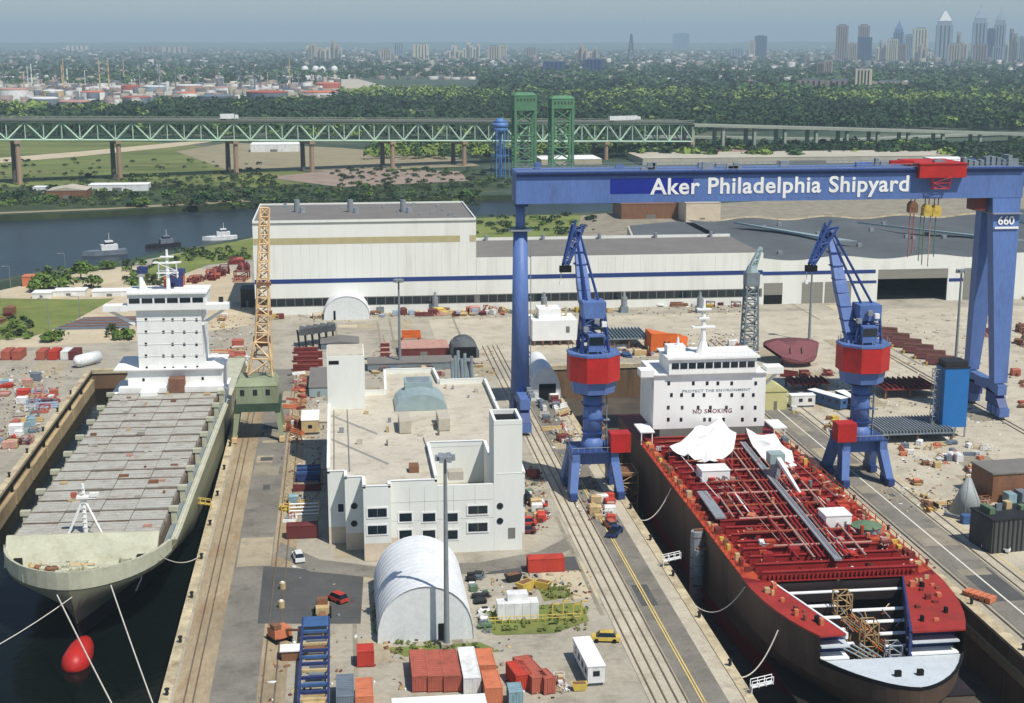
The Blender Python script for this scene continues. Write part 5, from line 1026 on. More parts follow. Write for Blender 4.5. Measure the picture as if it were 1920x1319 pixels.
block('panel_block', 'grey ribbed deck panel on stands beside the orange hull section', 1180, 655, panel('crane_grey', 13, 16, 3)); block('panel_block', 'wide grey ribbed panel in front of the blue clad tower', 1722, 832, panel('crane_grey', 18, 14, 2.2, 22, 'steel_grey')); block('panel_block', 'dark red ribbed hull panel behind the east jib crane drum', 1708, 748, panel('rust_red', 15, 12, 2.4, 10)); block('panel_block', 'dark red frame panel beneath the maroon bow section', 1520, 735, panel('rust_red', 11, 7, 2.0, 8, 'c_maroon'))
block('panel_block', 'dark arched engine frame section behind the office', 872, 672, lambda t: (smooth(MB().cyl((0, 0, 1.2), (0, 9, 1.2), 4.4, 4.4, 16).build('shell_plate', 'roof_dark', t)), MB().box(-3.4, 3.4, -.2, 0, 0, 3.4).build('opening', 'black', t), [MB().box(-4+i*1.8, -3.4+i*1.8, 1+i, 2+i, 4.4, 5.6).build('bracket', 'c_grey', t) for i in range(4)]))
block('panel_block', 'grey bundled pipe module standing behind the office roof edge', 866, 722, lambda t: [MB().cyl((-2.5+i*.9, 0, 0), (-2.5+i*.9, 2+i % 3, 6.5+(i*37 % 5)*.6), .5, .5, 7).build('pipe', 'crane_grey', t) for i in range(7)])
for i in range(7): block('steel_stack', 'rust brown curved ship frame stack laid in a row across the east yard', 1655+i*22, 632+i*11, lambda t: [MB().box(-4.6+k*.15, 4.6-k*.2, k*1.0, k*1.0+.5, .4, 2.2+.8*math.sin(k)).build('frame', 'rust_brown' if k % 2 else 'maroon', t) for k in range(6)]+[MB().box(-4.4+k*4, -3.9+k*4, -.6, 0, 0, 1.0).build('stand', 'c_yellow', t) for k in range(3)], R(-28), 'steel stack', 'curved frame stacks in the east yard')
for i in range(5): block('hull_cradle', 'black topped steel cradle in the row at the head of the pier', 568+i*13, 652-i*2, lambda t: [MB().bar((-1+k*2, 0, 0), (-1.6+k*2.2, 1, 5.4), .45).build('post', 'c_black', t) for k in range(2)]+[MB().hexa([(-1.4, 0, 3.8), (1.6, 0, 3.8), (1.8, 5, 3.8), (-1.2, 5, 3.8)], [(-1.0, 0, 5.4), (1.4, 0, 6.2), (1.6, 5, 5.6), (-1, 5, 6)]).build('cradle', 'roof_dark', t)], 0, 'cradle', 'cradles at the pier head')
for i in range(5): block('plate_stack', 'red oxide plate stack in front of the black cradles', 574+(i % 2)*8, 664+i*8, lambda t: [MB().box(-3.8, 3.6, k*.3, 2+k*.2, k*.45, k*.45+.3).build('plate', 'rust_red', t) for k in range(4)], 0, 'plate stack', 'red plate stacks at the pier head')
for i in range(3): block('plate_stack', 'long grey brown steel plates stacked on the sand behind the shore containers', 205-i*16, 606+i*6, lambda t: [MB().box(-12+k*.8, 12-k*.5, k*1.6, k*1.6+1.3, 0, .7+k*.12).build('plate', 'rust_brown' if k % 2 else 'c_grey', t) for k in range(4)], 0, 'plate stack', 'long plates on the sand')
for i, (px, py) in enumerate(((722, 652), (722, 661), (722, 670))): block('crate_stack', 'low dark red crate in the three step pile behind the office', px, py, lambda t: (MB().box(-1.4, 1.4, 0, 1.2, 0, 1.3).build('box', 'c_maroon', t), MB().box(-1.45, 1.45, -.05, 1.25, 1.3, 1.45).build('lid', 'c_pink', t)), 0, 'crate', 'dark red crates behind the office')
block('lifting_gear', 'orange lifting frame lying on the open yard before the hall', 772, 640, lambda t: [MB().box(-3, 3, k*2, k*2+.6, 1+.4*k, 1.9+.4*k).build('beam', 'orange', t) for k in range(3)]+[MB().box(-3+k*5.4, -2.4+k*5.4, 0, 4.6, 0, 1.1).build('leg', 'c_orange', t) for k in range(2)], 0, 'lifting frame')
block('orange_ramp', 'orange steel ramp standing on the east dock road', 1862, 1132, lambda t: [MB().box(-1.1, 1.1, k*1.1, k*1.1+.9, .2+.1*k, 1.1).build('slab', 'c_orange', t) for k in range(5)], R(35), 'ramp')
block('parts_rack', 'blue steel parts rack beside the office wall', 578, 905, lambda t: [MB().box(-2.6, 2.6, k*1.7, k*1.7+.5, .4, 1.9).build('shelf', 'c_blue' if k % 2 else 'navy', t) for k in range(5)]+[MB().box(-2.6+k*4.9, -2.3+k*4.9, 0, 7.4, 0, .9).build('runner', 'navy', t) for k in range(2)], 0, 'rack')
block('parts_rack', 'dark red low rack south of the blue parts rack', 576, 922, lambda t: [MB().box(-3, 3, k*.5, k*.5+.3, .2, .9+.2*k).build('shelf', 'c_maroon', t) for k in range(3)], 0, 'rack')
block('pipe_stand', 'white pipe frame standing beside the maroon container', 570, 966, lambda t: [MB().bar((-3, k, .2+k*.4), (3, k, .2+k*.4), .25).build('pipe', 'tarp', t) for k in range(4)]+[MB().bar((-3+k*6, 0, 0), (-3+k*6, 3, 2), .2).build('post', 'c_tan', t) for k in range(2)], 0, 'pipe frame')
block('tracked_machine', 'small tan loader on the dark asphalt apron', 605, 1160, lambda t: (MB().box(-1.1, 1.1, 0, 3, .5, 1.8).build('body', 'c_tan', t), MB().box(-.9, .9, 1.5, 2.8, 1.8, 2.8).build('cab', 'c_brown', t), [MB().box(s*1.2-.25, s*1.2+.25, -.2, 3.2, 0, .8).build('track', 'black', t) for s in (-1, 1)], MB().beam((0, 0, 1.2), (0, -1.4, .6), .8, 1.4, .3, .3).build('bucket', 'c_brown', t)), 0, 'loader')
for i, (x, y) in enumerate(((530, 1105), (528, 1140))): block('gas_drum', 'pale yellow drum standing on the dark asphalt apron', x, y, lambda t: (MB().cyl((0, 0, 0), (0, 0, 1.2), .55, .55, 10).build('drum', 'c_tan', t), MB().cyl((0, 0, 1.2), (0, 0, 1.4), .3, .3, 8).build('lid', 'tarp', t)), 0, 'drum', 'drums on the apron')
block('excavator', 'rusty orange excavator beside the head of the blue rack', 532, 1205, lambda t: (MB().box(-1.5, 1.5, 0, 2.6, .7, 2.2).build('body', 'c_orange', t), MB().box(-1.5, -.2, .2, 1.6, 2.2, 3).build('cab', 'c_brown', t), MB().beam((.6, 0, 2), (1.4, -2.4, 2.6), .4, .3).build('arm', 'c_brown', t), [MB().box(s*1.2-.3, s*1.2+.3, -.3, 3, 0, .8).build('track', 'black', t) for s in (-1, 1)]), R(30), 'excavator')
block('welfare_hut', 'white topped brown hut beside the blue rack', 544, 1240, lambda t: (MB().box(-1.3, 1.3, 0, 2, 0, 1.6).build('body', 'c_brown', t), MB().box(-1.5, 1.5, -.2, 2.4, 1.6, 1.8).build('roof', 'tarp', t)), 0, 'hut')
# boats on the river
def boat(label, px, py, L, rz, cols):
    t = thing('work_boat', label, 'boat', G(px, py, -3.2), rz); m = MB(); pr = [(-L/2, 1.6), (L*.25, 1.8), (L/2, 0), (L*.25, -1.8), (-L/2, -1.6)]; k = L/16
    m.prism([(x, y*k*1.2) for x, y in pr], -.4, 1.6*k+.2).build('hull', cols[0], t); MB().box(-L*.3, L*.08, -1.5*k, 1.5*k, 1.6*k+.2, 3.6*k+.2).build('cabin', cols[1], t); MB().box(-L*.2, -L*.02, -1.1*k, 1.1*k, 3.6*k+.2, 5*k+.2).build('wheelhouse', cols[1], t)
    MB().box(-L*.21, -L*.01, -1.15*k, 1.15*k, 4.0*k, 4.6*k).build('window_band', 'glass', t); MB().cyl((-L*.12, 0, 5*k), (-L*.12, 0, 8*k), .12, .08, 6).build('mast', 'tarp', t)
boat('white and dark work boat moored off the sand shore', 196, 478, 20, R(200), ('c_grey', 'c_white')); boat('dark work boat moored behind the container ship mast', 305, 464, 17, R(205), ('c_black', 'c_grey')); boat('white work boat moored by the shore grass near the hall', 412, 450, 17, R(190), ('c_white', 'c_white'))
# bollards and small quay fittings
bmsh = MB().cyl((0, 0, .2), (0, 0, .9), .28, .22, 8).cyl((0, 0, .9), (0, 0, 1.1), .4, .36, 8).mesh('bollard', 'c_black')
for k, (x, lb) in enumerate(((-26.6, 'black mooring bollard on the pier edge coping'), (57.9, 'black mooring bollard on the west dry dock coping'), (105.2, 'black mooring bollard on the east dry dock coping'), (-73, 'black mooring bollard on the far wet dock coping'))):
    for i in range(11): tag(piece('bollard', bmsh, None, (x, 200+i*19, .22)), lb, 'bollard', lb+' row')
def gangway(label, px, py, rz, mt):
    t = thing('gangway', label, 'gangway', G(px, py, .22), rz); MB().beam((0, 0, 1), (3.2, 0, 1.6), .9, .9, .15, .15).build('walk_plank', mt, t)
    for s in (-.45, .45):
        MB().bar((0, s, 2.0), (3.2, s, 2.6), .1).build('hand_rail', mt, t)
        for k in range(4): MB().bar((k*1.06, s, 0 if k < 1 else .8+k*.2), (k*1.06, s, 2.0+k*.2), .1).build('rail_post', mt, t)
gangway('white bent gangway on the west dry dock coping beside the silver duct', 1243, 1062, 0, 'tarp'); gangway('white gangway on the west dry dock coping near the tanker bow', 1408, 1300, 0, 'tarp'); gangway('yellow gangway reaching from the pier to the container ship', 396, 955, R(180), 'c_yellow')
# ---------------- loose gear ----------------
JM = {}
def jmesh(kind, col):
    k = (kind, col)
    if k in JM: return JM[k]
    rr = random.Random(hash(kind) % 1 + len(col)*7+len(kind)); m = MB()
    if kind == 'crate':
        m.box(-.9, .9, -.7, .7, .15, 1.2)
        for x in (-.75, 0, .75): m.box(x-.12, x+.12, -.74, .74, 0, .15); m.box(x-.08, x+.08, -.76, .76, .2, 1.24)
    elif kind == 'pipe_bundle':
        for i in range(3):
            for j in range(3-i): m.cyl((-.5+j*.44+i*.22, -2.4+.2*rr.random(), .22+i*.38), (-.5+j*.44+i*.22, 2.4+.3*rr.random(), .22+i*.38), .21, .21, 6)
    elif kind == 'plate_pile':
        for i in range(5): a = rr.uniform(-.4, .4); m.box(-1.4+a, 1.3+a*.5, -.9+a*.6, 1.0+a, i*.18, i*.18+.12)
    elif kind == 'work_trestle':
        for x in (-1.3, 1.3):
            for y in (-.8, .8): m.box(x-.09, x+.09, y-.09, y+.09, 0, 1.5)
            m.box(x-.09, x+.09, -.8, .8, 1.35, 1.5)
        for y in (-.8, .8): m.box(-1.3, 1.3, y-.09, y+.09, 1.35, 1.5); m.box(-1.3, 1.3, y-.07, y+.07, .3, .45)
        m.bar((-1.3, -.8, .3), (1.3, -.8, 1.4), .1)
    elif kind == 'scrap_heap':
        for i in range(9):
            x, y, z = rr.uniform(-1.2, 1.2), rr.uniform(-1, 1), rr.uniform(.1, .6); d = Vector((rr.uniform(-1, 1), rr.uniform(-1, 1), rr.uniform(-.2, .5))); m.beam(Vector((x, y, z))-d*.6, Vector((x, y, z))+d*.6, .3, .2, .12, .12)
    elif kind == 'tool_box':
        m.box(-1.3, 1.3, -.9, .9, .1, 1.7); m.hexa([(-1.35, -.95, 1.7), (1.35, -.95, 1.7), (1.35, .95, 1.7), (-1.35, .95, 1.7)], [(-1.2, -.5, 2.0), (1.2, -.5, 2.0), (1.2, .5, 2.0), (-1.2, .5, 2.0)]); m.box(-.4, .4, -.95, -.9, .2, 1.5)
    JM[k] = m.mesh(kind, col); return JM[k]
CN = dict(c_red='rust red', c_red2='bright red', c_orange='orange', c_white='white', c_grey='slate grey', c_blue='blue', c_teal='pale teal', c_maroon='maroon', c_green='green', c_yellow='yellow', c_brown='brown', c_black='black', c_pink='pink', c_tan='tan', c_sky='pale blue', rust_red='dark red')
KN = dict(crate='slatted crate', pipe_bundle='pipe bundle', plate_pile='untidy plate pile', work_trestle='open steel trestle', scrap_heap='tangled scrap heap', tool_box='ridge topped tool box')
def loose(place, quad, n, cols, kinds=('crate', 'plate_pile', 'work_trestle', 'scrap_heap', 'tool_box', 'pipe_bundle'), z=0., s=(.7, 1.5), seed=1):
    n = int(n*1.2); s = (s[0]*.85, s[1]*.85)
    rr = random.Random(seed); cs = [(rr.random(), rr.random(), rr.choice([0, 0, R(90), rr.uniform(0, 3)]), rr.choice(kinds)) for _ in range(max(3, n//5))]; a, b, c, d = [G(x, y, z) for x, y in quad]
    for i in range(n):
        cu, cv, crz, ck = rr.choice(cs); u = min(1, max(0, cu+rr.gauss(0, .035))); v = min(1, max(0, cv+rr.gauss(0, .07))); p = (a.lerp(b, u)).lerp(d.lerp(c, u), v); k = ck if rr.random() < .6 else rr.choice(kinds); col = rr.choice(cols); q = rr.uniform(*s)
        o = piece(k, jmesh(k, col), None, (p.x, p.y, z+.02), crz+rr.gauss(0, .12), (q, q, q*rr.uniform(.8, 1.2)))
        tag(o, f'{CN[col]} {KN[k]} {place}', KN[k].split()[-1], f'{KN[k]} {CN[col]} {place}')
loose('in the yard beside the wet dock wall', ((0, 700), (130, 692), (60, 830), (-60, 860)), 75, ['c_red2', 'c_red', 'c_maroon', 'c_white', 'c_sky', 'c_teal', 'c_tan', 'c_grey', 'c_pink', 'c_white'], seed=2)
loose('between the pier road and the office annexes', ((540, 700), (575, 700), (565, 840), (535, 840)), 34, ['c_red', 'c_tan', 'c_white', 'c_orange', 'c_brown', 'c_maroon'], seed=3, s=(.6, 1.1))
loose('beside the office foot by the maroon container', ((535, 935), (600, 935), (604, 970), (530, 985)), 18, ['c_yellow', 'c_white', 'c_red', 'c_tan', 'c_teal'], seed=4, s=(.6, 1.1))
loose('strewn along the foot of the white halls', ((505, 577), (1400, 566), (1400, 580), (505, 600)), 120, ['c_red', 'c_tan', 'c_yellow', 'c_white', 'c_maroon', 'c_pink', 'c_tan', 'c_brown', 'c_sky'], seed=5, s=(.8, 1.7))
loose('between the office and the gantry west rail', ((970, 880), (1010, 880), (1025, 985), (978, 1000)), 36, ['c_red2', 'c_white', 'c_maroon', 'c_green', 'c_tan'], seed=6, s=(.6, 1.1))
loose('on the dock road around the west jib crane', ((1095, 935), (1150, 935), (1165, 985), (1130, 990)), 30, ['c_red', 'c_red2', 'c_white', 'c_pink', 'c_tan', 'c_blue'], seed=7, s=(.6, 1.1))
loose('at the dock edge behind the west jib crane', ((1005, 745), (1060, 745), (1110, 830), (1040, 830)), 34, ['c_red', 'c_white', 'c_tan', 'c_maroon', 'c_grey'], seed=8, s=(.6, 1.2))
loose('in the black heap beside the large arched tent', ((880, 1085), (905, 1080), (925, 1180), (895, 1190)), 40, ['c_black', 'c_grey', 'c_black', 'c_white', 'c_green'], ('scrap_heap', 'plate_pile', 'crate'), seed=9, s=(.5, .9))
loose('on the east yard behind the crane road', ((1660, 830), (1850, 830), (1850, 900), (1690, 940)), 44, ['c_white', 'c_tan', 'c_brown', 'c_orange', 'c_tan', 'c_grey'], seed=10, s=(.6, 1.2))
loose('by the yellow shed east of the tanker', ((1480, 770), (1600, 775), (1620, 840), (1540, 840)), 26, ['c_white', 'c_tan', 'c_brown', 'c_yellow'], seed=11, s=(.6, 1.2))
loose('around the maroon bow section', ((1470, 690), (1560, 690), (1580, 740), (1480, 740)), 22, ['c_maroon', 'c_red', 'rust_red', 'c_brown'], seed=12)
loose('near the steel cone and the parked machines', ((1700, 900), (1780, 895), (1800, 950), (1740, 965)), 26, ['c_yellow', 'c_black', 'c_tan', 'c_brown', 'c_orange'], seed=13, s=(.6, 1.1))
loose('by the brown store at the yard edge', ((1840, 900), (1860, 905), (1860, 960), (1830, 945)), 14, ['c_tan', 'c_red', 'c_brown', 'c_pink'], seed=14, s=(.7, 1.2))
loose('in the muddle behind the office', ((700, 690), (900, 685), (900, 712), (700, 700)), 30, ['c_maroon', 'c_grey', 'c_tan', 'c_red'], seed=15, s=(.6, 1.2))
loose('on the dark steel lot left of the tall hall', ((380, 500), (472, 486), (472, 530), (360, 530)), 34, ['c_maroon', 'rust_red', 'c_red', 'c_maroon'], ('plate_pile', 'pipe_bundle', 'work_trestle'), seed=16, s=(1.2, 2.6))
loose('at the wet dock head by the ship house', ((390, 600), (470, 590), (460, 690), (400, 690)), 40, ['c_pink', 'c_red', 'c_tan', 'c_white', 'c_orange'], seed=17, s=(.8, 1.6))
loose('on the grass by the old rusty machines', ((-20, 585), (40, 585), (40, 610), (-20, 615)), 14, ['c_brown', 'rust_red', 'c_maroon'], seed=18, s=(1, 2))
loose('around the leaning red containers', ((1040, 1255), (1070, 1255), (1060, 1305), (1045, 1305)), 12, ['c_brown', 'c_red', 'c_tan', 'c_white'], seed=19, s=(.4, .8))
loose('at the dry dock head behind the tanker', ((1100, 640), (1400, 640), (1400, 672), (1100, 676)), 60, ['c_red', 'c_tan', 'c_white', 'c_brown', 'c_blue', 'c_orange', 'c_maroon'], seed=20, s=(.7, 1.5))
loose('on the open yard before the gantry east leg', ((1820, 590), (1920, 590), (1920, 660), (1830, 640)), 24, ['c_red', 'c_brown', 'c_pink', 'c_maroon'], ('pipe_bundle', 'plate_pile', 'work_trestle'), seed=21, s=(1, 2))
loose('beside the sill of the gantry east leg', ((1895, 700), (1925, 715), (1925, 780), (1905, 770)), 12, ['c_red', 'c_tan', 'c_brown'], seed=22, s=(.7, 1.3))
loose('on the tanker deck', ((1290, 860), (1500, 860), (1700, 1040), (1430, 1040)), 46, ['c_red2', 'c_orange', 'c_white', 'c_red', 'c_maroon', 'c_pink'], ('crate', 'plate_pile', 'scrap_heap', 'pipe_bundle'), z=8.45, s=(.4, .9), seed=23)
loose('around the tanker house on the aft deck', ((1215, 830), (1460, 825), (1500, 850), (1235, 860)), 40, ['c_white', 'c_orange', 'c_tan', 'c_grey', 'c_red', 'c_sky'], z=7.1, s=(.5, .9), seed=24)
# ---------------- bridges beyond the river ----------------
def ZAT(x, y, py):
    v = (py-659.5)/FPX; return CH-(x*math.sin(PS)+y*math.cos(PS))*(_s+v*_c)/(_c-v*_s)
BA, BB = G(205, 340), G(1137, 300); BD = (BB-BA).normalized(); BN = Vector((-BD.y, BD.x, 0)); BANG = math.atan2(BD.y, BD.x)
def along(px):  # distance along the bridge line seen at column px
    r = ray(px, 240); r.z = 0; d = BD; den = r.x*d.y-r.y*d.x; return (BA.y*r.x-BA.x*r.y)/den*-1
t = thing('truss_bridge', 'long pale green steel truss bridge on tall stone piers crossing beyond the river', 'bridge', BA, BANG)
s0, s1 = along(-60), along(1300); NP = 48; pl = (s1-s0)/NP; Wd = 20.
def zz(s, top):
    p = BA+BD*s; k = (s-along(0))/(along(1300)-along(0)); return ZAT(p.x, p.y, (229+4*k) if top else (263+3*k))
dm = []
for yy, nm in ((0, 'front'), (Wd, 'rear')):
    for i in range(NP):
        a, b = s0+i*pl, s0+(i+1)*pl
        for top in (0, 1): MB().bar((a, yy, zz(a, top)), (b, yy, zz(b, top)), 1.0).build('top_chord' if top else 'bottom_chord', 'truss_green', t)
        up = i % 2; MB().bar((a, yy, zz(a, up)), (b, yy, zz(b, 1-up)), .95).build('diagonal', 'truss_green', t)
        MB().bar((a, yy, zz(a, 0)), (a, yy, zz(a, 1)), .6).build('vertical_post', 'truss_green', t)
m = MB()
for i in range(NP):
    a, b = s0+i*pl, s0+(i+1)*pl; za, zb2 = zz(a, 1)+.6, zz(b, 1)+.6
    m.hexa([(a, -2, za), (b, -2, zb2), (b, Wd+2, zb2), (a, Wd+2, za)], [(a, -2, za+.9), (b, -2, zb2+.9), (b, Wd+2, zb2+.9), (a, Wd+2, za+.9)])
m.build('road_deck', 'bridge_deck', t)
for yy in (-2, Wd+2): MB().bar((s0, yy, zz(s0, 1)+2.7), (s1, yy, zz(s1, 1)+2.7), .3).build('parapet_rail', 'viaduct', t)
m = MB()


for px in (30, 220, 440, 583, 735, 870, 1000, 1137, 1297):
    s = along(px)
    for yy in (0, Wd): MB().cyl((s, yy, 0), (s, yy, zz(s, 0)-.5), 1.8, 1.5, 8).build('pier', 'pier_stone' if yy < 1 else 'pier_stone_shaded', t)  # rear columns take the darker stone that stands for shade
    MB().box(s-2, s+2, -2.4, Wd+2.4, zz(s, 0)-2.4, zz(s, 0)-.4).build('pier_cap', 'pier_stone', t)
def lorry(label, px, L, col):
    s = along(px); v = BA+BD*s+BN*3; q = thing('lorry', label, 'lorry', (v.x, v.y, zz(s, 1)+1.5), BANG); MB().box(0, L, -1.5, 1.5, 1.0, 4.2).build('trailer', col, q); MB().box(L+.4, L+3, -1.4, 1.4, .8, 3.4).build('cab', 'c_white', q)
    for k in (1.5, 3.5, L-1, L+1.6): MB().cyl((k, -1.6, .6), (k, 1.6, .6), .6, .6, 8).build('wheel', 'black', q)
lorry('white box lorry driving over the truss bridge', 415, 10, 'c_white'); lorry('long pale lorry on the bridge beyond the green lift towers', 1145, 26, 'c_white')
# viaduct east of the truss
t = thing('viaduct', 'low grey concrete viaduct on slim columns continuing from the truss bridge', 'viaduct', BA, BANG); sv = [along(x) for x in (1300, 1357, 1416, 1473, 1532, 1590, 1648, 1705, 1770, 1840, 1915, 2000)]
zd = lambda s, dy=0: (lambda p: ZAT(p.x, p.y, 233+17*(s-sv[0])/(sv[-2]-sv[0])+dy))(BA+BD*s)
for a, b in zip(sv[:-1], sv[1:]):
    MB().hexa([(a, -2, zd(a, 5)), (b, -2, zd(b, 5)), (b, 16, zd(b, 5)), (a, 16, zd(a, 5))], [(a, -2, zd(a)), (b, -2, zd(b)), (b, 16, zd(b)), (a, 16, zd(a))]).build('deck_span', 'viaduct', t)
for s in sv:
    for y in (1, 13): MB().box(s-1.3, s+1.3, y-1.3, y+1.3, 0, zd(s, 5)).build('column', 'viaduct', t)
t = thing('viaduct', 'second lower road viaduct behind the first among the trees', 'viaduct', BA+BN*70, BANG)
zl = lambda s: (lambda p: max(3., ZAT(p.x, p.y, 255+9*(s-sv[0])/(sv[-2]-sv[0]))))(BA+BN*70+BD*s)
for a, b in zip(sv[:-1], sv[1:]):
    za, zb2 = zl(a), zl(b); MB().hexa([(a, 0, za-2), (b, 0, zb2-2), (b, 12, zb2-2), (a, 12, za-2)], [(a, 0, za), (b, 0, zb2), (b, 12, zb2), (a, 12, za)]).build('deck_span', 'viaduct', t); MB().box(a-1, a+1, 4, 7, 0, max(1, za-2)).build('column', 'viaduct', t)
# green lift bridge towers
def lift_tower(label, x0, x1, top, house):
    v = G((x0+x1)/2, 326); wd = (G(x1, 326)-G(x0, 326)).length*.9; q = thing('lift_tower', label, 'bridge tower', v, .1); h = ZAT(v.x, v.y, top); hh = ZAT(v.x, v.y, house)
    for yy in (0, 9):
        m = MB(); n_ = 5
        for k in range(n_):
            z0, z1 = hh*k/n_, hh*(k+1)/n_; m.bar((-wd/2, yy, z0), (wd/2, yy, z1), .45); m.bar((wd/2, yy, z0), (-wd/2, yy, z1), .45); m.bar((-wd/2, yy, z1), (wd/2, yy, z1), .6)
        m.build('bracing', 'green_steel', q)
    for x in (-wd/2, wd/2):
        for yy in (0, 9): MB().box(x-.9, x+.9, yy-.9, yy+.9, 0, hh).build('leg', 'green_steel', q)
    MB().box(-wd/2-1, wd/2+1, -1, 10, hh, h-2).build('machinery_house', 'green_steel', q); MB().hexa([(-wd/2-1.2, -1.3, h-2), (wd/2+1.2, -1.3, h-2), (wd/2+1.2, 10.3, h-2), (-wd/2-1.2, 10.3, h-2)], [(-wd/2+1, 2, h), (wd/2-1, 2, h), (wd/2-1, 7, h), (-wd/2+1, 7, h)]).build('roof', 'green_steel', q)
    for i in range(6): MB().box(-wd/2+.8+i*wd/6, -wd/2+2+i*wd/6, -1.1, -1, h-6, h-4).build('window', 'old_green_dark', q)
lift_tower('green lattice lift bridge tower beside the blue water tower', 964, 1006, 174, 208); lift_tower('green lattice lift bridge tower with a row of small windows', 1033, 1076, 180, 204)
v = G(938, 332); t = thing('water_tower', 'light blue water tower on slim legs before the truss bridge', 'water tower', v); z0, z1, z2 = ZAT(v.x, v.y, 252), ZAT(v.x, v.y, 240), ZAT(v.x, v.y, 222)
sc_ = (G(953, 332)-v).length; m = MB().cyl((0, 0, z1), (0, 0, z2-3), sc_, sc_, 16); m.cyl((0, 0, z0), (0, 0, z1), sc_*.3, sc_, 16); m.cyl((0, 0, z2-3), (0, 0, z2), sc_, sc_*.25, 16); smooth(m.build('tank', 'tower_blue', t))
for i in range(6): a = i*math.pi/3; MB().bar((sc_*1.15*math.cos(a), sc_*1.15*math.sin(a), 0), (sc_*.95*math.cos(a), sc_*.95*math.sin(a), z1), .5).build('leg', 'tower_blue', t)
MB().cyl((0, 0, 0), (0, 0, z0+1), 1.2, 1.2, 8).build('riser', 'tower_blue', t)
for z in (z0*.5,):
    for i in range(6): a, b = i*math.pi/3, (i+1)*math.pi/3; MB().bar((sc_*1.08*math.cos(a), sc_*1.08*math.sin(a), z), (sc_*1.08*math.cos(b), sc_*1.08*math.sin(b), z), .4).build('brace', 'tower_blue', t)
# highway curve
sheet('highway', [gp([(560, 226), (700, 214), (800, 200), (905, 186), (930, 190), (840, 206), (720, 222), (640, 232)])], .5, 'bridge_deck')
# ---------------- refinery ----------------
def tank(px0, px1, base, top, shell, rim, label):
    a, b = G(px0, base), G(px1, base); r = (b-a).length/2; v = (a+b)/2; h = ZAT(v.x, v.y, top+4); q = thing('oil_tank', label, 'storage tank', v, 0, 'refinery tanks beyond the bridge'); smooth(MB().cyl((0, 0, 0), (0, 0, h), r, r, 24, False).build('shell', shell, q)); MB().cyl((0, 0, h), (0, 0, h+1.2), r, r*.8, 24).build('roof', rim, q); MB().cyl((0, 0, h*.93), (0, 0, h+.1), r*1.01, r*1.01, 24, False).build('wind_girder', rim, q)
TK = [(0, 53, 192, 163, 'c_white', 'c_pink', 'white tank with a pink rim at the edge of the refinery'), (57, 110, 206, 180, 'c_grey', 'c_white', 'grey tank with a white roof behind the pink rimmed one'), (111, 170, 212, 186, 'c_grey', 'c_pink', 'grey tank with purple pink roof nearest the truss bridge'), (152, 197, 187, 168, 'c_white', 'c_orange', 'small tank with orange brown roof'), (230, 283, 197, 178, 'c_grey', 'c_red', 'grey tank with a dull red roof'), (333, 370, 190, 170, 'c_white', 'c_orange', 'white tank with an orange rim'), (372, 436, 200, 176, 'c_grey', 'c_grey', 'plain slate grey tank with matching roof'), (463, 540, 197, 168, 'c_grey', 'c_red', 'broad grey tank with a rust red rim'), (567, 634, 192, 168, 'c_white', 'c_orange', 'broad white tank with a bright orange rim'), (228, 262, 173, 157, 'c_red', 'c_red', 'small rust red tank behind the red roofed one'), (268, 312, 172, 158, 'c_teal', 'c_white', 'pale teal tank behind the dull red roofed tank'), (330, 380, 172, 156, 'c_pink', 'c_white', 'pink tank with white roof'), (400, 440, 175, 160, 'c_white', 'c_pink', 'white tank with a pink roof'), (590, 640, 166, 152, 'c_red', 'c_orange', 'red tank with an orange roof'), (80, 120, 180, 166, 'c_tan', 'c_white', 'cream tank with a white roof')]
for k in TK: tank(*k)
rr = random.Random(21)
for i, px in enumerate([8, 46, 53, 60, 77, 117, 121, 127, 160, 188, 205, 226, 233, 262, 300, 330, 336, 372, 410, 445, 452, 466, 478, 488, 502, 520, 530, 537, 544, 560, 605]):
    base = rr.choice([160, 164, 168, 172]); v = G(px, base); top = rr.uniform(108, 140); h = ZAT(v.x, v.y, top); r = rr.uniform(.8, 2.0); col = rr.choice(['c_white', 'c_grey', 'h_e', 'c_tan', 'crane_grey', 'h_e'])
    q = thing('refinery_column', 'tall thin process column standing in the refinery', 'column', v, 0, 'process columns in the refinery'); MB().cyl((0, 0, 0), (0, 0, h), r, r*.7, 8).build('column', col, q); MB().box(-r*1.4, r*1.4, -r*1.4, r*1.4, h*.6, h*.6+1).build('platform', 'c_grey', q)
for px, py in ((572, 140), (592, 140), (627, 140), (604, 141)):
    v = G(px, py); r = 10; q = thing('sphere_tank', 'white spherical gas tank in the refinery', 'gas tank', v, 0, 'spherical gas tanks'); m = MB()
    for i in range(9):
        a = math.pi*i/8
        for j in range(12): b = 2*math.pi*j/12; m.v.append((r*math.sin(a)*math.cos(b), r*math.sin(a)*math.sin(b), r+4-r*math.cos(a)))
    for i in range(8):
        for j in range(12): m.f.append((i*12+j, i*12+(j+1) % 12, (i+1)*12+(j+1) % 12, (i+1)*12+j))
    smooth(m.build('sphere', 'c_white', q))
    for i in range(6): a = i*1.05; MB().bar((r*math.cos(a), r*math.sin(a), 0), (r*math.cos(a), r*math.sin(a), r+4), 1).build('leg', 'c_grey', q)
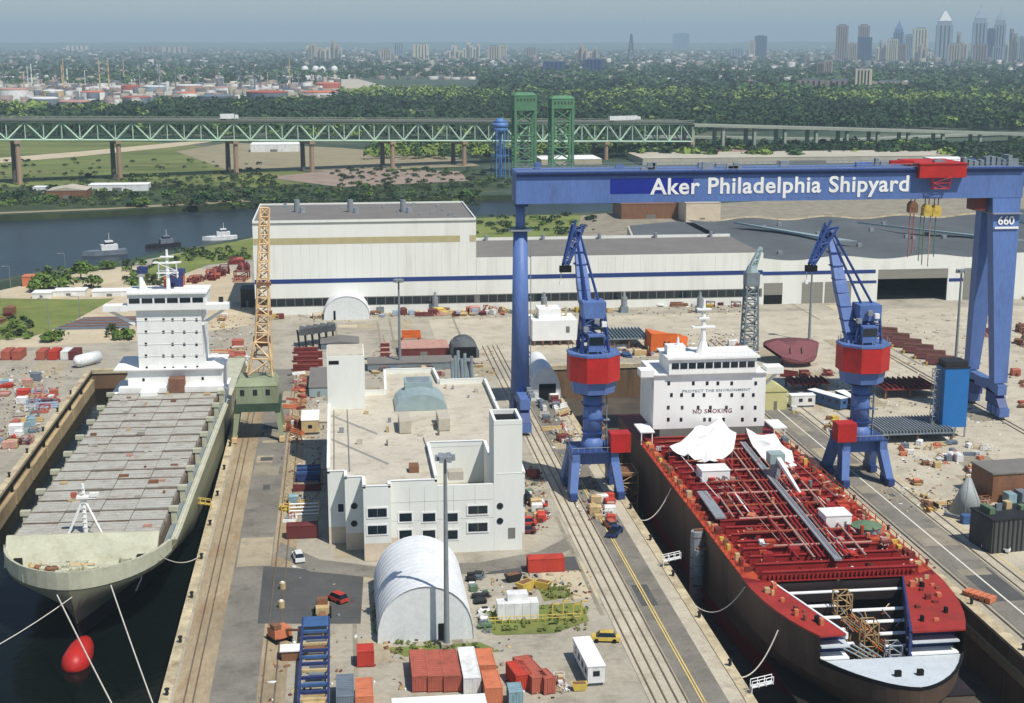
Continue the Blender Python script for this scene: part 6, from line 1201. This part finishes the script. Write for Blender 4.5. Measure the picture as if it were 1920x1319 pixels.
# ---------------- skyline ----------------
def tower(label, x0, x1, top, base, col, style='flat', dep=1., group=None):
    a, b = G(x0, base), G(x1, base); w_ = (b-a).length; v = (a+b)/2; h = ZAT(v.x, v.y, top); q = thing('tower_block', label, 'tower', v, -math.atan2(v.x, v.y)*.8, group); d = w_*dep
    if style == 'flat':
        MB().box(-w_/2, w_/2, 0, d, 0, h).build('body', col, q); MB().box(-w_*.3, w_*.3, d*.2, d*.8, h, h*1.02+3).build('roof_plant', 'c_grey', q)
        for i in range(1, 5): MB().box(-w_/2+w_*i/5-w_*.03, -w_/2+w_*i/5+w_*.03, -1, 0, h*.05, h*.96).build('window_strip', 'glass', q)
    elif style == 'step':
        r_ = random.Random(int(x0)); x = -w_/2; k_ = 0
        while x < w_/2-.1:
            e = w_*r_.uniform(.18, .34); e = min(e, w_/2-x); hh_ = h*(1 if k_ == 1 else r_.uniform(.55, .9)); MB().box(x, x+e, d*r_.uniform(0, .2), d*.8, 0, hh_).build('wing', col if k_ % 3 else 't_cream', q)
            MB().box(x+e*.3, x+e*.5, -1, d*.1, hh_*.1, hh_*.9).build('window_strip', 'h_e', q); x += e; k_ += 1
    else:  # spire
        hb = h*.76; MB().box(-w_/2, w_/2, 0, d, 0, hb*.9).build('body', col, q); MB().box(-w_*.4, w_*.4, d*.1, d*.9, hb*.9, hb).build('upper_body', col, q)
        e = w_*.4; MB().hexa([(-e, d*.1, hb), (e, d*.1, hb), (e, d*.9, hb), (-e, d*.9, hb)], [(-e*.12, d*.47, h*.95), (e*.12, d*.47, h*.95), (e*.12, d*.53, h*.95), (-e*.12, d*.53, h*.95)]).build('pyramid_roof', 'c_white' if style == 'whitespire' else col, q)
        MB().cyl((0, d/2, h*.93), (0, d/2, h), w_*.03, w_*.01, 5).build('spire', 'c_grey', q)
        for i in range(1, 4): MB().box(-w_/2+w_*i/4-w_*.04, -w_/2+w_*i/4+w_*.04, -1, 0, h*.05, hb*.88).build('window_strip', 'glass', q)
mk('t_brown', (150, 132, 124), .6, .06, .01); mk('t_blue', (84, 112, 156), .35, .06, .01); mk('t_navy', (52, 72, 120), .35, .06, .01); mk('t_tan', (186, 170, 150), .7, .06, .01); mk('t_steel', (150, 164, 178), .35, .05, .01); mk('t_cream', (214, 204, 176), .7, .05, .01)
SK = [('broad brown slab tower at the near edge of the skyline', 1567, 1588, 48, 116, 't_brown'), ('brown tower rising behind the navy slab', 1608, 1628, 48, 116, 't_brown'), ('navy glass slab in front of a brown tower', 1608, 1633, 70, 118, 't_navy'), ('short tan block between the brown towers', 1590, 1606, 82, 116, 't_tan'), ('blue tower with a pointed top left of the main skyline', 1674, 1692, 37, 112, 't_blue', 'spire'), ('pale white topped tower in the skyline', 1711, 1738, 54, 114, 't_cream'), ('grey tower beside the pale white topped one', 1695, 1710, 66, 114, 't_steel'), ('steel blue tower with a bright white pyramid roof', 1754, 1783, 15, 116, 't_steel', 'whitespire'), ('tan stepped tower beside the white pyramid tower', 1786, 1813, 60, 116, 't_tan', 'step'), ('tallest pale blue spired tower of the skyline', 1822, 1847, 8, 116, 't_steel', 'spire'), ('dark blue glass tower between the two spires', 1848, 1863, 55, 116, 't_navy'), ('slim blue grey spired tower at the end of the skyline', 1862, 1882, 13, 116, 't_steel', 'spire'), ('brown stepped tower at the end of the skyline', 1885, 1906, 54, 118, 't_brown', 'step'), ('grey block at the outer end of the skyline', 1908, 1925, 70, 118, 't_steel'),
      ('tan tower at the foot of the blue pointed tower', 1642, 1662, 76, 116, 't_tan', 'step'), ('cream block at the foot of the blue pointed tower', 1664, 1682, 74, 117, 't_cream'), ('brown block before the grey skyline tower', 1684, 1698, 84, 118, 't_brown'), ('tan block in front of the steel blue tower', 1776, 1800, 84, 120, 't_tan'), ('brown block before the tallest spire', 1826, 1850, 84, 120, 't_brown'), ('tan stepped block before the pale white tower', 1716, 1746, 84, 118, 't_tan', 'step'), ('grey low block before the slim spire', 1860, 1880, 88, 120, 't_steel'),
      ('dark navy tower standing alone left of the skyline', 1415, 1437, 68, 108, 't_navy'), ('white slab beside the lone navy tower', 1404, 1415, 78, 112, 't_cream'), ('hazy blue twin block on the horizon', 1262, 1292, 63, 92, 't_blue'), ('low blue grey block left of the white slab', 1370, 1395, 92, 108, 't_steel'),
      ('cream striped apartment tower before the row of brown blocks', 1603, 1633, 130, 175, 't_cream'), ('tan apartment tower behind the long brown block', 1545, 1560, 114, 146, 't_tan'), ('dark brown apartment tower beside the tan one', 1531, 1545, 118, 150, 't_brown'), ('long brown apartment slab among the trees', 1495, 1545, 151, 174, 't_brown', 'flat', .2), ('second long brown apartment slab', 1548, 1600, 152, 174, 't_brown', 'flat', .2), ('long tan apartment slab right of the cream tower', 1635, 1700, 154, 172, 't_tan', 'flat', .2),
      ('wide tan hospital block left of the city', 575, 612, 82, 114, 't_tan', 'step'), ('tall tan hospital wing beside the wide block', 612, 642, 76, 112, 't_tan', 'step'), ('tan block with a dark base in the middle distance', 713, 734, 93, 116, 't_tan'), ('grey slab left of the white framed block', 738, 758, 83, 110, 't_steel'), ('white framed block with green glass front', 775, 804, 84, 112, 't_cream'), ('white stepped terrace complex', 838, 870, 86, 114, 't_cream', 'step'), ('tall white stepped block of the terrace complex', 868, 900, 80, 112, 't_cream', 'step'), ('tan grey slab beside the cream tower', 915, 938, 87, 116, 't_tan'), ('bright cream tower of the middle distance', 938, 950, 85, 114, 't_cream'), ('small brown block right of the cream tower', 985, 1006, 90, 108, 't_brown'), ('big tan stepped block in the middle distance', 1078, 1120, 84, 120, 't_tan', 'step'), ('dark brown mill building by the woods', 1095, 1130, 112, 142, 't_navy'), ('dark shed block beside the mill building', 1018, 1060, 116, 140, 't_navy', 'flat', .4), ('low white plant on the western horizon', 350, 412, 74, 80, 't_cream', 'flat', .2), ('pink brick school far to the west', 255, 300, 88, 100, 't_brown', 'flat', .3), ('tan housing block far to the west', 305, 350, 88, 100, 't_tan', 'flat', .3), ('white mill far to the west', 125, 165, 86, 96, 't_cream', 'flat', .3)]
for k in SK: tower(k[0], *k[1:6], *(k[6:]))
v = G(1183, 116); h = ZAT(v.x, v.y, 64); t = thing('radio_mast', 'slim lattice radio mast on the horizon', 'mast', v); m = MB(); lattice(m, (0, 0, 0), (0, 0, h), 26, 4, 8, 3.5, 2.2); m.build('lattice', 'c_grey', t); MB().box(-12, 12, -8, 8, 0, 30).build('base_house', 'c_white', t)
# ---------------- many houses ----------------
rg = np.random.default_rng(5)
def poly_box(px, py, w_, d_, h, rz):
    n = len(px); c, s = np.cos(rz), np.sin(rz); base = np.array([[-1, -1], [1, -1], [1, 1], [-1, 1]])*.5
    V = np.zeros((n, 8, 3))
    for k in range(8):
        x = base[k % 4, 0]*w_; y = base[k % 4, 1]*d_; V[:, k, 0] = px+x*c-y*s; V[:, k, 1] = py+x*s+y*c; V[:, k, 2] = 0 if k < 4 else h
    F = np.array([[0, 1, 5, 4], [1, 2, 6, 5], [2, 3, 7, 6], [3, 0, 4, 7], [4, 5, 6, 7]])
    return V.reshape(-1, 3), (F[None]+np.arange(n)[:, None, None]*8).reshape(-1, 4)
def npmesh(name, V, F, mats, mi, **k):
    me = bpy.data.meshes.new(name); me.vertices.add(len(V)); me.vertices.foreach_set('co', V.astype(np.float32).ravel()); nf = len(F); me.loops.add(nf*4); me.loops.foreach_set('vertex_index', F.astype(np.int32).ravel())
    me.polygons.add(nf); me.polygons.foreach_set('loop_start', np.arange(nf, dtype=np.int32)*4)
    for x in mats: me.materials.append(M[x])
    me.polygons.foreach_set('material_index', mi.astype(np.int32)); me.update(calc_edges=True); me.validate()
    o = bpy.data.objects.new(name, me); C.objects.link(o); return tag(o, **k)
def spots(regs):
    P = []
    for x0, x1, y0, y1, n in regs:
        for _ in range(n):
            g_ = G(rg.uniform(x0, x1), rg.uniform(y0, y1)); P.append((g_.x, g_.y))
    return np.array(P)
P = spots([(-20, 1940, 84, 100, 700), (560, 1940, 98, 122, 1200), (-20, 560, 98, 150, 300), (1130, 1940, 120, 150, 650), (640, 1130, 112, 150, 420), (1250, 1940, 142, 172, 260), (-20, 600, 150, 178, 130)])
n = len(P); d_ = np.hypot(P[:, 0], P[:, 1]); w_ = rg.uniform(8, 19, n)*(1+d_/14000); dd = rg.uniform(8, 15, n)*(1+d_/14000); hh = rg.uniform(5, 10, n)*(1+((rg.random(n) > .93) & (d_ > 5000))*1.6)
V, F = poly_box(P[:, 0], P[:, 1], w_, dd, hh, rg.uniform(0, 1.5, n)); mi = np.repeat(rg.choice(6, n, p=[.12, .24, .2, .2, .16, .08]), 5)
o = npmesh('city_houses', V, F, ['h_a', 'h_b', 'h_c', 'h_d', 'h_e', 'h_f'], mi, label='dense far city houses and sheds stretching to the horizon', cat='houses', kind='stuff')
hm = {}
for col, rc in (('c_white', 'h_e'), ('c_tan', 'h_d'), ('c_pink', 'h_e'), ('c_grey', 'h_d')):
    m = MB().box(-6, 6, -4.5, 4.5, 0, 6.5).mesh('wall', col); rf = MB(); rf.v = [(-6.3, -5, 6.4), (6.3, -5, 6.4), (6.3, 5, 6.4), (-6.3, 5, 6.4), (-6.3, 0, 9.4), (6.3, 0, 9.4)]; rf.f = [(0, 1, 5, 4), (2, 3, 4, 5), (1, 2, 5), (3, 0, 4)]; hm[col] = (m, rf.mesh('roof', rc))
for i in range(230):
    px = rr.uniform(1180, 1930); py = rr.uniform(142, 178) if px > 1240 else rr.uniform(150, 166)
    v = G(px, py); col = rr.choice(list(hm)); q = thing('row_house', f'{CN[col]} walled row house with pitched roof in the district before the skyline', 'house', v, rr.choice([.3, .3, 1.87]), f'{CN[col]} row houses before the skyline'); q.scale = (1.5, 1.2, 1)
    piece('wall', hm[col][0], q); piece('roof', hm[col][1], q)
for i, (y, lb) in enumerate(((300, 'timber staging tower in the dry dock gap beside the west jib crane'), (318, 'timber staging tower in the dry dock gap behind the west jib crane'), (338, 'timber staging tower in the dry dock gap near the tanker house'))):
    t = thing('staging_tower', lb, 'scaffold', (61.6, y, DF)); m = MB(); lattice(m, (0, 0, 0), (0, 0, -DF+1.5), 4.2, 4.2, 5, .25, .18, 7, 7); m.build('frame', 'wood', t)
    for z in (4, 7.5, 10.8): MB().box(-2.2, 2.2, -3.6, 3.6, z, z+.2).build('platform', 'c_brown', t)
# refinery clutter and small debris
P = spots([(-20, 640, 150, 200, 420), (-20, 620, 128, 156, 260)]); n = len(P); V, F = poly_box(P[:, 0], P[:, 1], rg.uniform(5, 22, n), rg.uniform(4, 12, n), rg.uniform(3, 13, n), rg.uniform(0, 1.5, n))
npmesh('refinery_sheds', V, F, ['h_a', 'h_b', 'h_c', 'h_d', 'h_e'], np.repeat(rg.choice(5, n, p=[.3, .12, .2, .16, .22]), 5), label='jumble of low sheds and pipe racks between the refinery tanks', cat='sheds', kind='stuff')
def debris(name, label, quads, mats, z=0., sz=(.12, .5), hz_=(.08, .35)):
    Q = []
    for (a, b, c, d, k) in quads:
        A, B_, C_, D_ = [G(*p, z) for p in (a, b, c, d)]
        for _ in range(k): u, v = rg.random(), rg.random(); p = A.lerp(B_, u).lerp(D_.lerp(C_, u), v); Q.append((p.x, p.y))
    Q = np.array(Q); n = len(Q); V, F = poly_box(Q[:, 0], Q[:, 1], rg.uniform(*sz, n), rg.uniform(*sz, n)*rg.choice([1, 1, 3], n), rg.uniform(*hz_, n), rg.uniform(0, 3, n)); V[:, 2] += z
    npmesh(name, V, F, mats, np.repeat(rg.integers(0, len(mats), n), 5), label=label, cat='debris', kind='stuff')
debris('yard_debris', 'small scraps, offcuts and litter strewn over the working yard', [((0, 690), (140, 690), (40, 840), (-60, 870), 420), ((500, 575), (1420, 566), (1420, 590), (500, 606), 420), ((540, 700), (610, 700), (606, 980), (535, 990), 260), ((970, 870), (1015, 880), (1030, 990), (976, 1010), 150), ((1000, 740), (1060, 740), (1150, 980), (1090, 980), 260), ((1470, 690), (1900, 700), (1860, 960), (1680, 960), 520), ((1600, 600), (1900, 580), (1920, 700), (1700, 690), 160), ((690, 660), (930, 655), (930, 720), (700, 715), 260), ((1100, 630), (1420, 625), (1420, 675), (1100, 680), 320), ((900, 1080), (1110, 1070), (1120, 1130), (930, 1120), 110), ((500, 1180), (960, 1200), (1100, 1310), (480, 1319), 160), ((350, 590), (475, 585), (470, 690), (400, 690), 180), ((490, 1060), (690, 1060), (680, 1170), (480, 1170), 8)], ['c_tan', 'slab_c', 'c_brown', 'c_maroon', 'slab_a', 'c_grey', 'c_black', 'wood', 'c_white'])
debris('deck_debris', 'small tools, hoses and offcuts lying over the tanker deck', [((1250, 850), (1500, 850), (1760, 1070), (1420, 1080), 420)], ['c_pink', 'c_white', 'c_orange', 'deck_red', 'c_brown', 'hull_low', 'c_maroon'], 7.57, (.15, .6), (.05, .3))
# ---------------- woods ----------------
def foliage(px, py, h, r, nq, z0=None):
    n = len(px); N = n*nq; u = rg.random((n, nq)); th = rg.uniform(0, 2*np.pi, (n, nq)); ct = rg.uniform(-.25, 1, (n, nq)); st = np.sqrt(1-ct**2); rad = rg.uniform(.55, 1.05, (n, nq))
    lob = 1+.22*np.sin(3*th+rg.uniform(0, 6, (n, 1)))
    cx = px[:, None]+r[:, None]*rad*st*np.cos(th)*lob; cy = py[:, None]+r[:, None]*rad*st*np.sin(th)*lob; cz = h[:, None]*(.5+.5*rad*ct*rg.uniform(.8, 1.05, (n, nq)))
    nx = st*np.cos(th)+rg.normal(0, .5, (n, nq)); ny = st*np.sin(th)+rg.normal(0, .5, (n, nq)); nz = ct+rg.normal(0, .5, (n, nq))+.3
    Nn = np.stack([nx, ny, nz], -1).reshape(N, 3); Nn /= np.linalg.norm(Nn, axis=1, keepdims=True)
    A = np.cross(Nn, rg.normal(0, 1, (N, 3))); A /= np.linalg.norm(A, axis=1, keepdims=True); B = np.cross(Nn, A)
    s = (np.repeat(r, nq)*rg.uniform(.16, .36, N)*(1 if nq > 30 else 1.3 if nq > 20 else 1.7))[:, None]; c = np.stack([cx, cy, cz], -1).reshape(N, 3)
    V = np.stack([c-A*s-B*s*.7, c+A*s-B*s*.6, c+A*s*.8+B*s*.7, c-A*s*.7+B*s*.8], 1).reshape(-1, 3)
    return V, np.arange(N*4).reshape(-1, 4), N
def wood(name, label, regs, nq, mats, hr=(8, 15), p=None, rk=1.):
    P = spots(regs); n = len(P); h = rg.uniform(*hr, n); V, F, N = foliage(P[:, 0], P[:, 1], h, h*rg.uniform(.42, .62, n)*rk, nq)
    ch = rg.choice(len(mats), n, p=p); fld = np.array([noise.noise((a*.0035, b*.0022, len(label)*1.7)) for a, b in P]); sw = rg.random(n) < np.clip(np.abs(fld)*2.6, 0, .9); ch = np.where(sw, np.where(fld > 0, len(mats)-1, 0), ch)
    mi = np.repeat(ch, nq); return npmesh(name, V, F, mats, mi, label=label, cat='woodland', kind='stuff')
wood('woodland', 'broad dark green wood beyond the bridge and viaduct', [(930, 1960, 176, 246, 3400), (620, 960, 184, 212, 700), (290, 640, 196, 222, 500), (-30, 330, 208, 224, 220), (600, 720, 205, 225, 120), (-30, 960, 222, 262, 900), (960, 1320, 240, 262, 200)], 32, ['leaf_dark', 'leaf_far', 'leaf_lime'], (9, 17), [.5, .34, .16])
wood('light_woodland', 'lighter green treetops rising along the top of the wood', [(640, 1500, 174, 196, 620), (1400, 1940, 180, 200, 260), (760, 960, 176, 190, 120)], 32, ['leaf_lime', 'leaf', 'leaf_far'], (10, 17), [.55, .25, .2])
wood('tree_belt', 'green tree belt below the viaduct and behind the pale warehouse', [(1190, 1960, 276, 297, 420), (1130, 1300, 287, 300, 60), (690, 960, 276, 300, 150), (1000, 1190, 270, 296, 130), (1790, 1960, 285, 330, 110)], 40, ['leaf_dark', 'leaf_far', 'leaf_lime'], (6, 10), [.35, .35, .3])
wood('distant_trees', 'hazy treetops spread between the city houses', [(-30, 1960, 79, 100, 2600), (-30, 1960, 98, 150, 3600), (900, 1960, 140, 182, 1500), (-30, 600, 148, 165, 160)], 12, ['leaf_dark', 'leaf_far'], (11, 20), [.6, .4])
wood('river_scrub', 'low scrub along the far river bank and meadow', [(-30, 900, 350, 388, 800), (-30, 520, 300, 352, 110), (620, 960, 316, 352, 160), (240, 520, 330, 352, 120), (890, 1120, 405, 440, 60)], 34, ['scrub', 'leaf', 'leaf_dark'], (.9, 2.6), [.55, .25, .2], 2.0)
wood('shore_scrub', 'low weeds along the near shore of the yard', [(230, 330, 490, 540, 60), (330, 470, 470, 492, 60), (60, 180, 505, 545, 40), (0, 60, 600, 640, 26), (200, 260, 615, 640, 12)], 16, ['leaf', 'scrub'], (1.0, 2.4), None, 1.3)
wood('weeds', 'tufts of weeds growing around the grass plot and tent foot', [(905, 1100, 1140, 1185, 90), (700, 712, 1090, 1200, 30), (740, 900, 1206, 1228, 40), (1015, 1070, 1100, 1126, 26)], 14, ['leaf', 'grass'], (.4, .9))
# single trees on the shore
def tree(label, px, py, h, rad, mat='leaf', group=None, nq=260):
    b = G(px, py); t = thing('tree', label, 'tree', b, 0, group); MB().cyl((0, 0, 0), (0, 0, h*.45), h*.035, h*.02, 6).bar((0, 0, h*.35), (rad*.5, 0, h*.62), h*.02).bar((0, 0, h*.35), (-rad*.4, rad*.3, h*.66), h*.02).build('trunk', 'bark', t)
    k = 7; cx = np.array([rr.uniform(-.55, .55)*rad for _ in range(k)]); cy_ = np.array([rr.uniform(-.55, .55)*rad for _ in range(k)]); V, F, N = foliage(cx, cy_, np.array([h*rr.uniform(.7, 1.) for _ in range(k)]), np.full(k, rad*.55), nq//k)
    o = npmesh('crown', V, F, [mat], np.zeros(N)); o.parent = t
for i, (x, y, h, r, lb) in enumerate(((88, 545, 8, 6, 'broad bushy tree next to the orange cabin'), (112, 542, 7, 5, 'low leafy tree in the middle of the shore group'), (152, 524, 9, 4.5, 'upright tree behind the white shore sheds'), (176, 540, 6, 4, 'small tree at the sand flat edge'), (66, 548, 5, 3.5, 'little bush between the orange cabin and the broad tree'), (200, 505, 4, 4, 'small bush on the sand flat by the water'), (262, 545, 6, 4, 'green bush behind the container ship bridge'), (100, 640, 4, 4, 'bush behind the rust red shore containers'), (232, 636, 4, 4, 'bush behind the white pipes at the dock head'))): tree(lb, x, y, h, r)
for i in range(16): tree('rounded tree standing along the far river bank', rr.uniform(-10, 900), rr.uniform(356, 394), rr.uniform(4, 7), rr.uniform(3, 4.5), rr.choice(['leaf_dark', 'leaf', 'leaf_far']), 'trees along the far bank', 120)
for i in range(26): tree('bright green tree on the wood edge below the bridge', rr.uniform(700, 1900), rr.uniform(296, 304) if i % 2 else rr.uniform(282, 294), rr.uniform(8, 13), rr.uniform(5, 8), rr.choice(['leaf_lime', 'leaf', 'leaf_far']), 'trees along the wood edge', 120)
HAZE = 0.00010
# ---------------- air ----------------
hz = MB().box(-26500, 30500, -800, 42500, -16, 420).build('haze', None, label='thin blue haze over the whole view', cat='haze', kind='stuff')
hmt = bpy.data.materials.new('haze_air'); hmt.use_nodes = True; N = hmt.node_tree.nodes; N.remove(N['Principled BSDF']); pv = N.new('ShaderNodeVolumePrincipled'); pv.inputs['Color'].default_value = (.70, .90, 1, 1); pv.inputs['Density'].default_value = HAZE; pv.inputs['Anisotropy'].default_value = 0.0
hmt.node_tree.links.new(pv.outputs[0], N['Material Output'].inputs['Volume']); hz.data.materials.append(hmt)
